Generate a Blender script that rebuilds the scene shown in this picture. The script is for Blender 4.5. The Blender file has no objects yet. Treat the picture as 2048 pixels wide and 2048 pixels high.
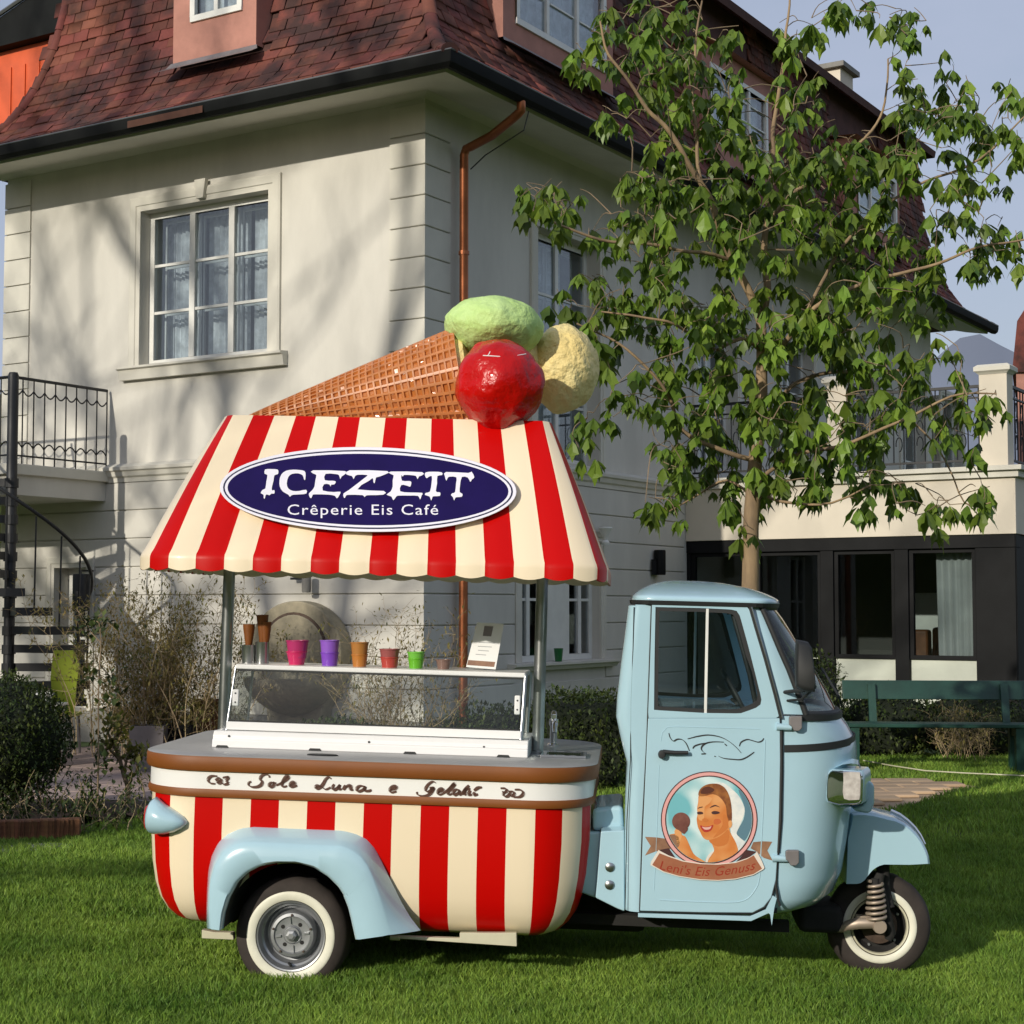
import bpy, bmesh, math, random
import numpy as np
from mathutils import Vector, Matrix, noise as mnoise
random.seed(7); np.random.seed(7)
sc = bpy.context.scene
COL = sc.collection
R = math.radians
# ---------------------------------------------------------------- camera
F = 3325.0 / 2048.0 * 36.0
PITCH = R(3.29)
cam_d = bpy.data.cameras.new('camera'); cam = bpy.data.objects.new('camera', cam_d); COL.objects.link(cam)
cam.location = (0, 0, 1.55); cam.rotation_euler = (math.pi/2 + PITCH, 0, 0)
cam_d.sensor_width = 36; cam_d.lens = F; cam_d.clip_start = .1; cam_d.clip_end = 6000
sc.camera = cam
# ---------------------------------------------------------------- sky and sun
SUN_AZ, SUN_EL = R(36.0), R(20.0)      # the sun stands behind the camera, 36 degrees to its left
sun_dir = Vector((-math.sin(SUN_AZ)*math.cos(SUN_EL), -math.cos(SUN_AZ)*math.cos(SUN_EL), math.sin(SUN_EL)))
world = bpy.data.worlds.new('World'); sc.world = world; world.use_nodes = True
wn = world.node_tree; wn.nodes.clear()
w_out = wn.nodes.new('ShaderNodeOutputWorld'); w_bg = wn.nodes.new('ShaderNodeBackground')
w_sky = wn.nodes.new('ShaderNodeTexSky'); w_sky.sky_type = 'NISHITA'; w_sky.sun_disc = False
w_sky.sun_elevation = SUN_EL; w_sky.sun_rotation = math.atan2(sun_dir.x, sun_dir.y)
w_sky.air_density = 1.2; w_sky.dust_density = 2.0
w_tc = wn.nodes.new('ShaderNodeTexCoord'); w_mp = wn.nodes.new('ShaderNodeMapping'); w_mp.inputs['Scale'].default_value = (1, 1, 2.6)
w_nz = wn.nodes.new('ShaderNodeTexNoise'); w_nz.inputs['Scale'].default_value = 2.2; w_nz.inputs['Detail'].default_value = 7; w_nz.inputs['Roughness'].default_value = .55
w_rp = wn.nodes.new('ShaderNodeValToRGB'); w_rp.color_ramp.elements[0].position = .30; w_rp.color_ramp.elements[0].color = (.45,.45,.45,1); w_rp.color_ramp.elements[1].position = .72; w_rp.color_ramp.elements[1].color = (.93,.93,.93,1)
w_mix = wn.nodes.new('ShaderNodeMixRGB'); w_mix.inputs['Color2'].default_value = (4.75, 5.3, 6.9, 1)
L = wn.links.new
L(w_tc.outputs['Generated'], w_mp.inputs['Vector']); L(w_mp.outputs['Vector'], w_nz.inputs['Vector']); L(w_nz.outputs['Fac'], w_rp.inputs['Fac'])
L(w_rp.outputs['Color'], w_mix.inputs['Fac']); L(w_sky.outputs['Color'], w_mix.inputs['Color1']); L(w_mix.outputs['Color'], w_bg.inputs['Color'])
w_bg.inputs['Strength'].default_value = 0.10
L(w_bg.outputs['Background'], w_out.inputs['Surface'])
sun_d = bpy.data.lights.new('sun', 'SUN'); sun_d.energy = 3.5; sun_d.angle = R(.7); sun_d.color = (1.0, .93, .80)
sun = bpy.data.objects.new('sun', sun_d); COL.objects.link(sun)
sun.rotation_euler = sun_dir.to_track_quat('Z', 'Y').to_euler(); sun.location = (-12, -16, 12)
sc.view_settings.view_transform = 'Standard'; sc.view_settings.look = 'None'; sc.view_settings.gamma = 1
sc.view_settings.exposure = 0.0; sc.view_settings.use_curve_mapping = False
sc.cycles.max_bounces = 8; sc.cycles.transparent_max_bounces = 16; sc.cycles.caustics_reflective = False; sc.cycles.caustics_refractive = False
# ---------------------------------------------------------------- small helpers
CAM = Vector((0, 0, 1.55)); FWD = Vector((0, math.cos(PITCH), math.sin(PITCH))); UPV = Vector((0, -math.sin(PITCH), math.cos(PITCH)))
def ray(px, py): return Vector(((px-1024)/3325.0, 0, 0)) + UPV*((1024-py)/3325.0) + FWD
def at(px, py, Y):
    d = ray(px, py); return CAM + d*(Y/d.y)
def hit(px, py, p0, n):
    d = ray(px, py); return CAM + d*((p0-CAM).dot(n)/d.dot(n))
def ground_z(x, y):
    fade = min(1, max(0, (13.0-y)/4.0)); fade = fade*fade*(3-2*fade)
    xx = max(-3.6, min(3.6, x+.92))
    return -.028*xx*fade
def on_ground(px, py):
    p = hit(px, py, Vector((0,0,0)), Vector((0,0,1)))
    for _ in range(4): p = hit(px, py, Vector((0,0,ground_z(p.x,p.y))), Vector((0,0,1)))
    return p
def tag(o, label=None, cat=None, group=None, kind=None):
    if label: o['label'] = label
    if cat: o['category'] = cat
    if group: o['group'] = group
    if kind: o['kind'] = kind
    return o
ROOTI = {}
def empty(name, loc, label, cat, group=None, M=None):
    o = bpy.data.objects.new(name, None); COL.objects.link(o); o.empty_display_size = .1
    m = M if M is not None else Matrix.Translation(Vector(loc))
    o.matrix_world = m; ROOTI[o.name] = m.inverted()
    return tag(o, label, cat, group)
def rooti(o):
    while o.parent: o = o.parent
    return ROOTI.get(o.name)
class G:
    """collects geometry of ONE mesh"""
    def __init__(s): s.v = []; s.f = []; s.m = []
    def add(s, vs, fs, mi=0):
        n = len(s.v); s.v += [tuple(v) for v in vs]
        for f in fs: s.f.append([n+i for i in f]); s.m.append(mi)
        return s
    def box(s, p0, p1, fn=None, mi=0):
        x0,y0,z0 = p0; x1,y1,z1 = p1
        vs = [(x0,y0,z0),(x1,y0,z0),(x1,y1,z0),(x0,y1,z0),(x0,y0,z1),(x1,y0,z1),(x1,y1,z1),(x0,y1,z1)]
        if fn: vs = [fn(*v) for v in vs]
        return s.add(vs, [(0,3,2,1),(4,5,6,7),(0,1,5,4),(1,2,6,5),(2,3,7,6),(3,0,4,7)], mi)
    def tube(s, pts, rad, n=6, cap=True, mi=0, closed=False):
        pts = [Vector(p) for p in pts]; k = len(pts)
        if not hasattr(rad, '__len__'): rad = [rad]*k
        base = len(s.v); prev = None
        for i,p in enumerate(pts):
            if closed: t = pts[(i+1)%k]-pts[i-1]
            else: t = pts[min(i+1,k-1)]-pts[max(i-1,0)]
            if t.length < 1e-9: t = Vector((0,0,1))
            t.normalize()
            if prev is None:
                a = Vector((0,0,1)) if abs(t.z) < .9 else Vector((1,0,0)); prev = t.cross(a).normalized()
            else:
                prev = (prev - t*prev.dot(t))
                if prev.length < 1e-6: prev = t.orthogonal()
                prev.normalize()
            b = t.cross(prev)
            for j in range(n):
                an = 2*math.pi*j/n; s.v.append(tuple(p + (prev*math.cos(an)+b*math.sin(an))*rad[i]))
        for i in range(k if closed else k-1):
            for j in range(n):
                a = base+i*n+j; b2 = base+i*n+(j+1)%n; i2 = (i+1)%k
                s.f.append([a, b2, base+i2*n+(j+1)%n, base+i2*n+j]); s.m.append(mi)
        if cap and not closed:
            s.f.append([base+j for j in range(n)][::-1]); s.m.append(mi)
            s.f.append([base+(k-1)*n+j for j in range(n)]); s.m.append(mi)
        return s
    def rings(s, rs, closed=True, cap0=False, cap1=False, mi=0, mfn=None, flip=False):
        n = len(rs[0]); base = len(s.v)
        for r in rs: s.v += [tuple(p) for p in r]
        for i in range(len(rs)-1):
            for j in range(n if closed else n-1):
                j2 = (j+1) % n
                q = [base+i*n+j, base+i*n+j2, base+(i+1)*n+j2, base+(i+1)*n+j]
                s.f.append(q[::-1] if flip else q); s.m.append(mfn(i,j) if mfn else mi)
        if cap0: s.f.append([base+j for j in range(n)][::-1] if not flip else [base+j for j in range(n)]); s.m.append(mfn(0,0) if mfn else mi)
        if cap1: s.f.append([base+(len(rs)-1)*n+j for j in range(n)]); s.m.append(mfn(len(rs)-2,0) if mfn else mi)
        return s
    def prism(s, poly, fn, d0, d1, mi=0):
        """poly: 2D points, fn(x,y,d) -> 3D, extruded from d0 to d1"""
        n = len(poly)
        vs = [fn(x,y,d0) for x,y in poly]+[fn(x,y,d1) for x,y in poly]
        fs = [list(range(n))[::-1], list(range(n,2*n))]+[[i,(i+1)%n,n+(i+1)%n,n+i] for i in range(n)]
        return s.add(vs, fs, mi)
    def ring_prism(s, outer, inner, fn, d0, d1, mi=0):
        """frame between two outlines of equal count"""
        n = len(outer)
        A = [fn(x,y,d0) for x,y in outer]; B = [fn(x,y,d0) for x,y in inner]; C = [fn(x,y,d1) for x,y in inner]; D = [fn(x,y,d1) for x,y in outer]
        return s.rings([A,B,C,D,A], True, mi=mi)
    def lathe(s, prof, fn, n=32, mi=0, mfn=None, flip=False):
        """prof: (r, a) ; fn(x,y,a) -> 3D, axis is a"""
        rs = [[fn(r*math.cos(2*math.pi*j/n), r*math.sin(2*math.pi*j/n), a) for j in range(n)] for r,a in prof]
        return s.rings(rs, True, mi=mi, mfn=mfn, flip=flip)
    def build(s, name, mats, parent=None, smooth=None, bevel=0, local=False, seg=2, sub=0):
        me = bpy.data.meshes.new(name)
        v = s.v
        if parent is not None and not local:
            mi = rooti(parent)
            if mi is not None: v = [tuple(mi @ Vector(p)) for p in v]
        me.from_pydata(v, [], s.f)
        if not isinstance(mats, (list,tuple)): mats = [mats]
        for m in mats: me.materials.append(m)
        if len(mats) > 1: me.polygons.foreach_set('material_index', s.m)
        bm = bmesh.new(); bm.from_mesh(me)
        bmesh.ops.remove_doubles(bm, verts=bm.verts, dist=1e-5)
        bmesh.ops.recalc_face_normals(bm, faces=bm.faces); bm.to_mesh(me); bm.free()
        if smooth is not None:
            me.polygons.foreach_set('use_smooth', [True]*len(me.polygons)); me.set_sharp_from_angle(angle=R(smooth))
        me.update()
        o = bpy.data.objects.new(name, me); COL.objects.link(o)
        if parent is not None: o.parent = parent
        if sub:
            mo = o.modifiers.new('sub','SUBSURF'); mo.levels = sub; mo.render_levels = sub
        if bevel:
            mo = o.modifiers.new('bevel','BEVEL'); mo.width = bevel; mo.segments = seg; mo.limit_method = 'ANGLE'; mo.angle_limit = R(38)
            if smooth is None: me.polygons.foreach_set('use_smooth', [True]*len(me.polygons))
            mo.harden_normals = True
        return o
def fast_mesh(name, verts, faces_n, idx, mats, parent=None, mi=None, smooth=False):
    """numpy arrays to one mesh; idx flat loop vertex indices, faces_n verts per face (array)"""
    me = bpy.data.meshes.new(name)
    verts = np.asarray(verts, dtype=np.float32).reshape(-1,3)
    if parent is not None:
        m = rooti(parent)
        if m is not None:
            M = np.array(m); verts = (verts @ M[:3,:3].T + M[:3,3]).astype(np.float32)
    me.vertices.add(len(verts)); me.vertices.foreach_set('co', verts.ravel())
    idx = np.asarray(idx, dtype=np.int32).ravel(); faces_n = np.asarray(faces_n, dtype=np.int32)
    me.loops.add(len(idx)); me.loops.foreach_set('vertex_index', idx)
    me.polygons.add(len(faces_n)); st = np.concatenate([[0], np.cumsum(faces_n)[:-1]]).astype(np.int32)
    me.polygons.foreach_set('loop_start', st); me.polygons.foreach_set('loop_total', faces_n)
    if not isinstance(mats, (list,tuple)): mats = [mats]
    for m in mats: me.materials.append(m)
    if mi is not None: me.polygons.foreach_set('material_index', np.asarray(mi, dtype=np.int32))
    if smooth: me.polygons.foreach_set('use_smooth', np.ones(len(faces_n), dtype=bool))
    me.update(calc_edges=True)
    o = bpy.data.objects.new(name, me); COL.objects.link(o)
    if parent is not None: o.parent = parent
    return o
# ---------------------------------------------------------------- materials
def M_(name, col, rough=.6, metal=0, var=0, vs=5, col2=None, bump=0, bs=40, coat=0, spec=.5, coords='Object', rnd=0, detail=4, trans=0, emis=None, bd=.01, stretch=None, lo=.35, hi=.65, sss=0):
    m = bpy.data.materials.new(name); m.use_nodes = True; nt = m.node_tree; N = nt.nodes; K = nt.links.new
    b = N['Principled BSDF']; b.inputs['Roughness'].default_value = rough; b.inputs['Metallic'].default_value = metal
    b.inputs['Specular IOR Level'].default_value = spec; b.inputs['Coat Weight'].default_value = coat; b.inputs['Coat Roughness'].default_value = .06
    c = (*col, 1) if len(col) == 3 else col
    b.inputs['Base Color'].default_value = c
    tc = N.new('ShaderNodeTexCoord'); src = N.new('ShaderNodeNewGeometry').outputs['Position'] if coords=='World' else tc.outputs[coords]
    if stretch:
        mp = N.new('ShaderNodeMapping'); mp.inputs['Scale'].default_value = stretch; K(src, mp.inputs['Vector']); src = mp.outputs['Vector']
    out = None
    if var or col2:
        nz = N.new('ShaderNodeTexNoise'); nz.inputs['Scale'].default_value = vs; nz.inputs['Detail'].default_value = detail; nz.inputs['Roughness'].default_value = .62; K(src, nz.inputs['Vector'])
        rp = N.new('ShaderNodeValToRGB'); rp.color_ramp.elements[0].position = lo; rp.color_ramp.elements[1].position = hi
        a = c; d = (*col2,1) if col2 else tuple(min(1,x*(1+var)) for x in c[:3])+(1,)
        if not col2: a = tuple(x*(1-var) for x in c[:3])+(1,)
        rp.color_ramp.elements[0].color = a; rp.color_ramp.elements[1].color = d
        K(nz.outputs['Fac'], rp.inputs['Fac']); out = rp.outputs['Color']
    if rnd:
        if rnd < 0: g = N.new('ShaderNodeNewGeometry'); ro = g.outputs['Random Per Island']; r_ = -rnd
        else: g = N.new('ShaderNodeObjectInfo'); ro = g.outputs['Random']; r_ = rnd
        hsv = N.new('ShaderNodeHueSaturation'); mr = N.new('ShaderNodeMapRange'); mr.inputs['To Min'].default_value = 1-r_; mr.inputs['To Max'].default_value = 1+r_
        K(ro, mr.inputs['Value']); K(mr.outputs['Result'], hsv.inputs['Value'])
        mh = N.new('ShaderNodeMapRange'); mh.inputs['From Min'].default_value = 0; mh.inputs['To Min'].default_value = .5-.03*r_; mh.inputs['To Max'].default_value = .5+.03*r_
        ml = N.new('ShaderNodeMath'); ml.operation = 'MULTIPLY'; ml.inputs[1].default_value = 7.13; fr = N.new('ShaderNodeMath'); fr.operation = 'FRACT'
        K(ro, ml.inputs[0]); K(ml.outputs[0], fr.inputs[0]); K(fr.outputs[0], mh.inputs['Value']); K(mh.outputs['Result'], hsv.inputs['Hue'])
        if out: K(out, hsv.inputs['Color'])
        else: hsv.inputs['Color'].default_value = c
        out = hsv.outputs['Color']
    if out: K(out, b.inputs['Base Color'])
    if bump:
        n2 = N.new('ShaderNodeTexNoise'); n2.inputs['Scale'].default_value = bs; n2.inputs['Detail'].default_value = 5; K(src, n2.inputs['Vector'])
        bp = N.new('ShaderNodeBump'); bp.inputs['Strength'].default_value = bump; bp.inputs['Distance'].default_value = bd
        K(n2.outputs['Fac'], bp.inputs['Height']); K(bp.outputs['Normal'], b.inputs['Normal'])
    if trans:
        tr = N.new('ShaderNodeBsdfTranslucent'); mx = N.new('ShaderNodeMixShader'); mx.inputs['Fac'].default_value = trans
        if out: K(out, tr.inputs['Color'])
        else: tr.inputs['Color'].default_value = c
        K(b.outputs['BSDF'], mx.inputs[1]); K(tr.outputs['BSDF'], mx.inputs[2]); K(mx.outputs['Shader'], N['Material Output'].inputs['Surface'])
    return m
def glass(name, tint=(.9,.95,.95), refl=1.0, rough=.0):
    m = bpy.data.materials.new(name); m.use_nodes = True; nt = m.node_tree; N = nt.nodes; K = nt.links.new; N.remove(N['Principled BSDF'])
    t = N.new('ShaderNodeBsdfTransparent'); t.inputs['Color'].default_value = (*tint,1)
    g = N.new('ShaderNodeBsdfGlossy'); g.inputs['Roughness'].default_value = rough
    lw = N.new('ShaderNodeLayerWeight'); lw.inputs['Blend'].default_value = .5
    pw = N.new('ShaderNodeMath'); pw.operation = 'POWER'; pw.inputs[1].default_value = 4.5; K(lw.outputs['Facing'], pw.inputs[0])
    mu = N.new('ShaderNodeMath'); mu.operation = 'MULTIPLY_ADD'; mu.inputs[1].default_value = .9; mu.inputs[2].default_value = .035*refl; mu.use_clamp = True
    mx = N.new('ShaderNodeMixShader'); K(pw.outputs[0], mu.inputs[0]); K(mu.outputs[0], mx.inputs['Fac'])
    K(t.outputs['BSDF'], mx.inputs[1]); K(g.outputs['BSDF'], mx.inputs[2]); K(mx.outputs['Shader'], N['Material Output'].inputs['Surface'])
    return m
MT = dict(
 stucco=M_('stucco',(.60,.58,.525),.9,var=.075,vs=1.7,stretch=(1,1,.35),detail=6,bump=.25,bs=60,bd=.004),
 stucco_hi=M_('stucco_trim',(.62,.60,.53),.85,var=.05,vs=2,bump=.15,bs=50,bd=.003),
 stucco_pl=M_('plinth_render',(.22,.215,.20),.9,var=.12,vs=3,bump=.3,bs=50,bd=.004),
 groove=M_('joint_grey',(.22,.21,.19),.95),  # even grey of the bed between paving slabs
 white=M_('white_paint',(.74,.74,.70),.45,var=.04,vs=6,bump=.05,bs=30),
 pink=M_('dormer_render',(.42,.20,.155),.85,var=.12,vs=3,bump=.2,bs=40,bd=.004),
 zinc=M_('zinc_flashing',(.22,.20,.20),.5,metal=.4,var=.15,vs=4),
 tile=M_('clay_tile',(.045,.018,.016),.85,col2=(.155,.045,.032),vs=1.5,bump=.5,bs=35,bd=.005,rnd=.30,coords='World',lo=.40,hi=.60),
 tile_j=M_('clay_tiles_joined',(.050,.020,.016),.88,col2=(.17,.050,.034),vs=1.5,bump=.5,bs=35,bd=.005,rnd=-.30,coords='World',lo=.4,hi=.6),
 roofbase=M_('roof_base',(.07,.03,.025),.9,var=.2,vs=5),
 orange=M_('orange_cladding',(.62,.10,.025),.5,var=.12,vs=2,rnd=.1),
 gutter=M_('dark_gutter',(.008,.009,.009),.75,spec=.15,var=.2,vs=3),
 gutter_lip=M_('gutter_lip',(.16,.165,.17),.4,metal=.6),
 darkcopper=M_('dark_copper',(.10,.040,.022),.5,metal=.5,var=.2,vs=4),
 copper=M_('copper_pipe',(.36,.125,.055),.36,metal=.75,var=.2,vs=3,bump=.05,bs=20),
 iron=M_('black_iron',(.022,.023,.025),.5,metal=.3,var=.15,vs=6),
 darkglass=glass('window_glass',(.86,.90,.92),3.0),
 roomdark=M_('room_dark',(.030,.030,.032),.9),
 roomgrey=M_('room_grey',(.45,.46,.48),.9,var=.2,vs=1.5),
 curtain=M_('curtain',(.62,.63,.63),.9,var=.08,vs=3,trans=.2),
 lace=M_('lace_curtain',(.74,.75,.76),.9,var=.22,vs=9),
 anthr=M_('anthracite_frame',(.008,.0085,.0095),.6,spec=.15,var=.15,vs=4),
 creampanel=M_('cream_panel',(.55,.58,.50),.6,var=.04,vs=3),
 annex=M_('annex_render',(.66,.60,.50),.88,var=.05,vs=1.2,bump=.2,bs=60,bd=.004),
 wood_b=M_('brown_wood',(.20,.075,.03),.5,var=.25,vs=6),
 bench=M_('bench_green',(.010,.052,.038),.45,var=.15,vs=5,bump=.1,bs=30),
 lightblue=M_('pale_blue_paint',(.39,.575,.665),.24,coat=.7,var=.02,vs=3,spec=.4),
 red=M_('red_gelcoat',(.52,.0018,.001),.36,coat=.04,spec=.14),
 cream=M_('cream_gelcoat',(.84,.71,.51),.34,coat=.10,spec=.28),
 whiteband=M_('white_band',(.86,.85,.82),.35,coat=.2),
 brown=M_('brown_edge',(.21,.062,.007),.55,var=.06,vs=5),
 laminate=M_('grey_laminate',(.34,.34,.345),.35,var=.06,vs=8,spec=.6),
 lettering=M_('brown_lettering',(.09,.035,.02),.5),
 navy=M_('navy_sign',(.010,.004,.070),.45,spec=.15,var=.1,vs=6),
 signwhite=M_('sign_white',(.80,.78,.86),.4),
 signdark=M_('sign_line',(.012,.012,.05),.4),
 steel=M_('brushed_steel',(.42,.43,.43),.28,metal=.95,var=.12,vs=9),
 chrome=M_('chrome',(.78,.78,.78),.06,metal=1),
 rubber=M_('black_rubber',(.016,.017,.018),.6),
 tyre=M_('tyre',(.040,.031,.027),.85,var=.2,vs=8,bump=.2,bs=60,bd=.003),
 whitewall=M_('whitewall',(.76,.74,.61),.5,var=.06,vs=12),
 rim=M_('rim_silver',(.36,.37,.385),.38,metal=.65,var=.1,vs=15),
 underdark=M_('underbody',(.018,.017,.016),.9,var=.3,vs=8),
 rust=M_('rusty_steel',(.09,.06,.045),.7,metal=.3,var=.3,vs=20),
 chassis=M_('cream_chassis',(.55,.52,.38),.5,var=.06,vs=6),
 springm=M_('spring_steel',(.42,.34,.27),.5,metal=.5),
 cabdark=M_('cab_interior',(.035,.036,.04),.8),
 seat=M_('seat_vinyl',(.10,.07,.055),.6),
 shopglass=glass('shop_glass',(.76,.80,.80),1.2),
 carglass=glass('cab_glass',(.86,.90,.91),1.3),
 caseglass=glass('case_glass',(.95,.97,.96),.8),
 casewhite=M_('case_white_metal',(.84,.84,.84),.35,coat=.2),
 waffle=M_('waffle',(.42,.125,.028),.13,col2=(.55,.20,.055),vs=7,coat=.35),
 waffle_r=M_('waffle_ridge',(.52,.20,.07),.4,var=.15,vs=10),
 scoop_r=M_('red_scoop',(.52,.0025,.0015),.27,col2=(.36,.002,.001),vs=4,bump=.8,bs=14,bd=.02,coat=.15,spec=.3),
 scoop_g=M_('green_scoop',(.47,.68,.20),.6,col2=(.56,.76,.30),vs=5,bump=.9,bs=22,bd=.02),
 scoop_y=M_('yellow_scoop',(.86,.72,.33),.6,col2=(.80,.62,.24),vs=5,bump=1.0,bs=26,bd=.025),
 grass=M_('grass_blades',(.095,.19,.022),.55,col2=(.27,.40,.06),vs=1.1,rnd=-.42,trans=.28,lo=.3,hi=.7,spec=.3),
 soilgrass=M_('lawn_ground',(.060,.100,.020),.95,var=.3,vs=3,bump=.4,bs=30),
 soil=M_('soil',(.045,.028,.018),.95,var=.35,vs=9,bump=.8,bs=30,bd=.02),
 paving=M_('pink_paving',(.30,.225,.20),.9,var=.12,vs=5,bump=.3,bs=40,bd=.004,rnd=.12),
 pathstone=M_('path_stone',(.42,.30,.19),.9,var=.15,vs=2.5,bump=.3,bs=40,bd=.004,rnd=.1),
 gravel=M_('pale_gravel',(.33,.31,.28),.95,var=.4,vs=60,bump=.9,bs=90,bd=.02),
 brick=M_('edging_brick',(.17,.075,.035),.9,var=.3,vs=8,bump=.5,bs=40,bd=.006,rnd=.3),
 bark=M_('tan_bark',(.36,.25,.14),.85,col2=(.20,.14,.085),vs=9,bump=.5,bs=40,bd=.006,stretch=(1,1,.25)),
 twig=M_('twig_bark',(.24,.175,.11),.85,var=.35,vs=4),
 leaf=M_('tree_leaf',(.060,.115,.013),.42,col2=(.19,.29,.035),vs=1.6,rnd=.38,trans=.34,spec=.4),
 leaf_j=M_('tree_leaf_joined',(.060,.115,.013),.42,col2=(.19,.29,.035),vs=1.6,rnd=-.38,trans=.34,spec=.4),
 dry=M_('dry_stems',(.34,.26,.15),.9,var=.3,vs=5,rnd=-.3),
 dryleaf=M_('dry_leaf',(.36,.27,.10),.8,col2=(.17,.18,.045),vs=2.2,rnd=-.4,trans=.5),
 box=M_('clipped_leaf',(.028,.055,.010),.6,col2=(.075,.10,.018),vs=3,rnd=-.5,trans=.2),
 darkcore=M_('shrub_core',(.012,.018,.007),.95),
 stone=M_('fountain_stone',(.36,.315,.22),.9,col2=(.22,.20,.145),vs=4,bump=.6,bs=25,bd=.01),
 hill=M_('far_hill',(.16,.19,.27),1,var=.15,vs=.004),  # haze of distance put into the blue-grey base colour
)
# ================================================================ GROUND
def H3(x,y,d=0): return Vector((x,y,ground_z(x,y)+d))
gx = [-400,-60,-20,-12,-8]+[i*.5 for i in range(-12,13)]+[8,12,20,60,400]
gy = [-400,-60,-20,-5,0]+[i*.5 for i in range(6,33)]+[20,30,60,120,900]
gnd = G(); gnd.rings([[H3(x,y,-.012) for x in gx] for y in gy], closed=False)
o = gnd.build('ground', MT['soilgrass'], smooth=60); tag(o, kind='structure')
def in_poly(x,y,poly):
    c = np.zeros(x.shape, bool); n = len(poly)
    for i in range(n):
        x1,y1 = poly[i]; x2,y2 = poly[(i+1)%n]
        m = ((y1>y) != (y2>y)) & (x < (x2-x1)*(y-y1)/(y2-y1+1e-12)+x1)
        c ^= m
    return c
BED = [(-9,10.75),(-3.3,10.85),(-2.85,12.1),(-1.6,12.9),(-.6,13.6),(.1,15.0),(-1.2,16.6),(-9,20)]
PAVE = [(-7.5,13.3),(-2.0,13.35),(-1.2,14.2),(-.9,15.3),(-2.2,17.2),(-5.6,18.9),(-7.5,19)]
PATHPX = [(1440,1556),(1600,1558),(1880,1563),(1955,1573),(1905,1584),(1850,1602),(1760,1622),(1600,1632),(1440,1640)]
PATH = [tuple(on_ground(*p).xy) for p in PATHPX]
bed = G(); bx = np.linspace(-9,.2,40); by = np.linspace(10.7,17,34)
def bedz(x,y): return ground_z(x,y)+.05+.05*mnoise.noise(Vector((x*1.3,y*1.3,0)))+.025*mnoise.noise(Vector((x*6,y*6,3)))
idx = {}
X,Y = np.meshgrid(bx,by); ins = in_poly(X,Y,BED) & ~in_poly(X,Y,PAVE)
for j in range(33):
    for i in range(39):
        if ins[j:j+2,i:i+2].sum() >= 3:
            bed.add([(x,y,bedz(x,y) if ins[b_,a_] else ground_z(x,y)-.02) for (x,y,a_,b_) in ((bx[i],by[j],i,j),(bx[i+1],by[j],i+1,j),(bx[i+1],by[j+1],i+1,j+1),(bx[i],by[j+1],i,j+1))],[(0,1,2,3)])
o = bed.build('flower_bed', MT['soil'], smooth=80); tag(o, kind='structure')
pv = G(); pv.prism(PAVE, lambda x,y,d: (x,y,ground_z(x,y)+d), -.05, -.002)
pvo = pv.build('paved_terrace', MT['groove']); tag(pvo, kind='structure')
# paving slabs, one by one
PI_ = np.array([[0.,0.]])
def slab_obj(name, c, w, d, h, ang, mat, parent, bev=.006):
    key = (round(w,3),round(d,3),round(h,3),mat.name)
    if key not in SLABS:
        g = G(); b = .008
        g.rings([[(sx*(w/2),sy*(d/2),0) for sx,sy in ((-1,-1),(1,-1),(1,1),(-1,1))],[(sx*(w/2),sy*(d/2),h-b) for sx,sy in ((-1,-1),(1,-1),(1,1),(-1,1))],[(sx*(w/2-b),sy*(d/2-b),h) for sx,sy in ((-1,-1),(1,-1),(1,1),(-1,1))]],True,cap1=True)
        t = g.build('tmp', mat); SLABS[key] = t.data; bpy.data.objects.remove(t)
    o = bpy.data.objects.new(name, SLABS[key]); COL.objects.link(o); o.parent = parent
    o.location = c; o.rotation_euler = (random.uniform(-.006,.006), random.uniform(-.006,.006), ang); return o
SLABS = {}
for j in range(13):
    for i in range(12):
        a = R(148); c = Vector((-4.4,15.6,0)) + Vector((math.cos(a),math.sin(a),0))*(i-6)*.5 + Vector((-math.sin(a),math.cos(a),0))*(j-6.5)*.5
        if in_poly(np.array([c.x]),np.array([c.y]),PAVE)[0]:
            slab_obj('paving_slab',(c.x,c.y,ground_z(c.x,c.y)-.01+random.uniform(0,.004)),.485,.485,.03,a,MT['paving'],pvo)
pp = G(); pp.prism(PATH, lambda x,y,d: (x,y,ground_z(x,y)+d), -.05, .0)
ppo = pp.build('garden_path', MT['pathstone']); tag(ppo, kind='structure')
ys = [p[1] for p in PATH]; xs_ = [p[0] for p in PATH]
yy = min(ys); k = 0
while yy < max(ys):
    dd = .27; xx = min(xs_) + (k%2)*.2
    while xx < max(xs_):
        ww = .40
        if in_poly(np.array([xx+ww/2]),np.array([yy+dd/2]),PATH)[0] and in_poly(np.array([xx+ww*.9]),np.array([yy+dd*.75]),PATH)[0]:
            slab_obj('path_stone',(xx+ww/2,yy+dd/2,ground_z(xx+ww/2,yy+dd/2)+.004),ww-.012,dd-.012,.022,0,MT['pathstone'],ppo)
        xx += ww
    yy += dd; k += 1
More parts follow.
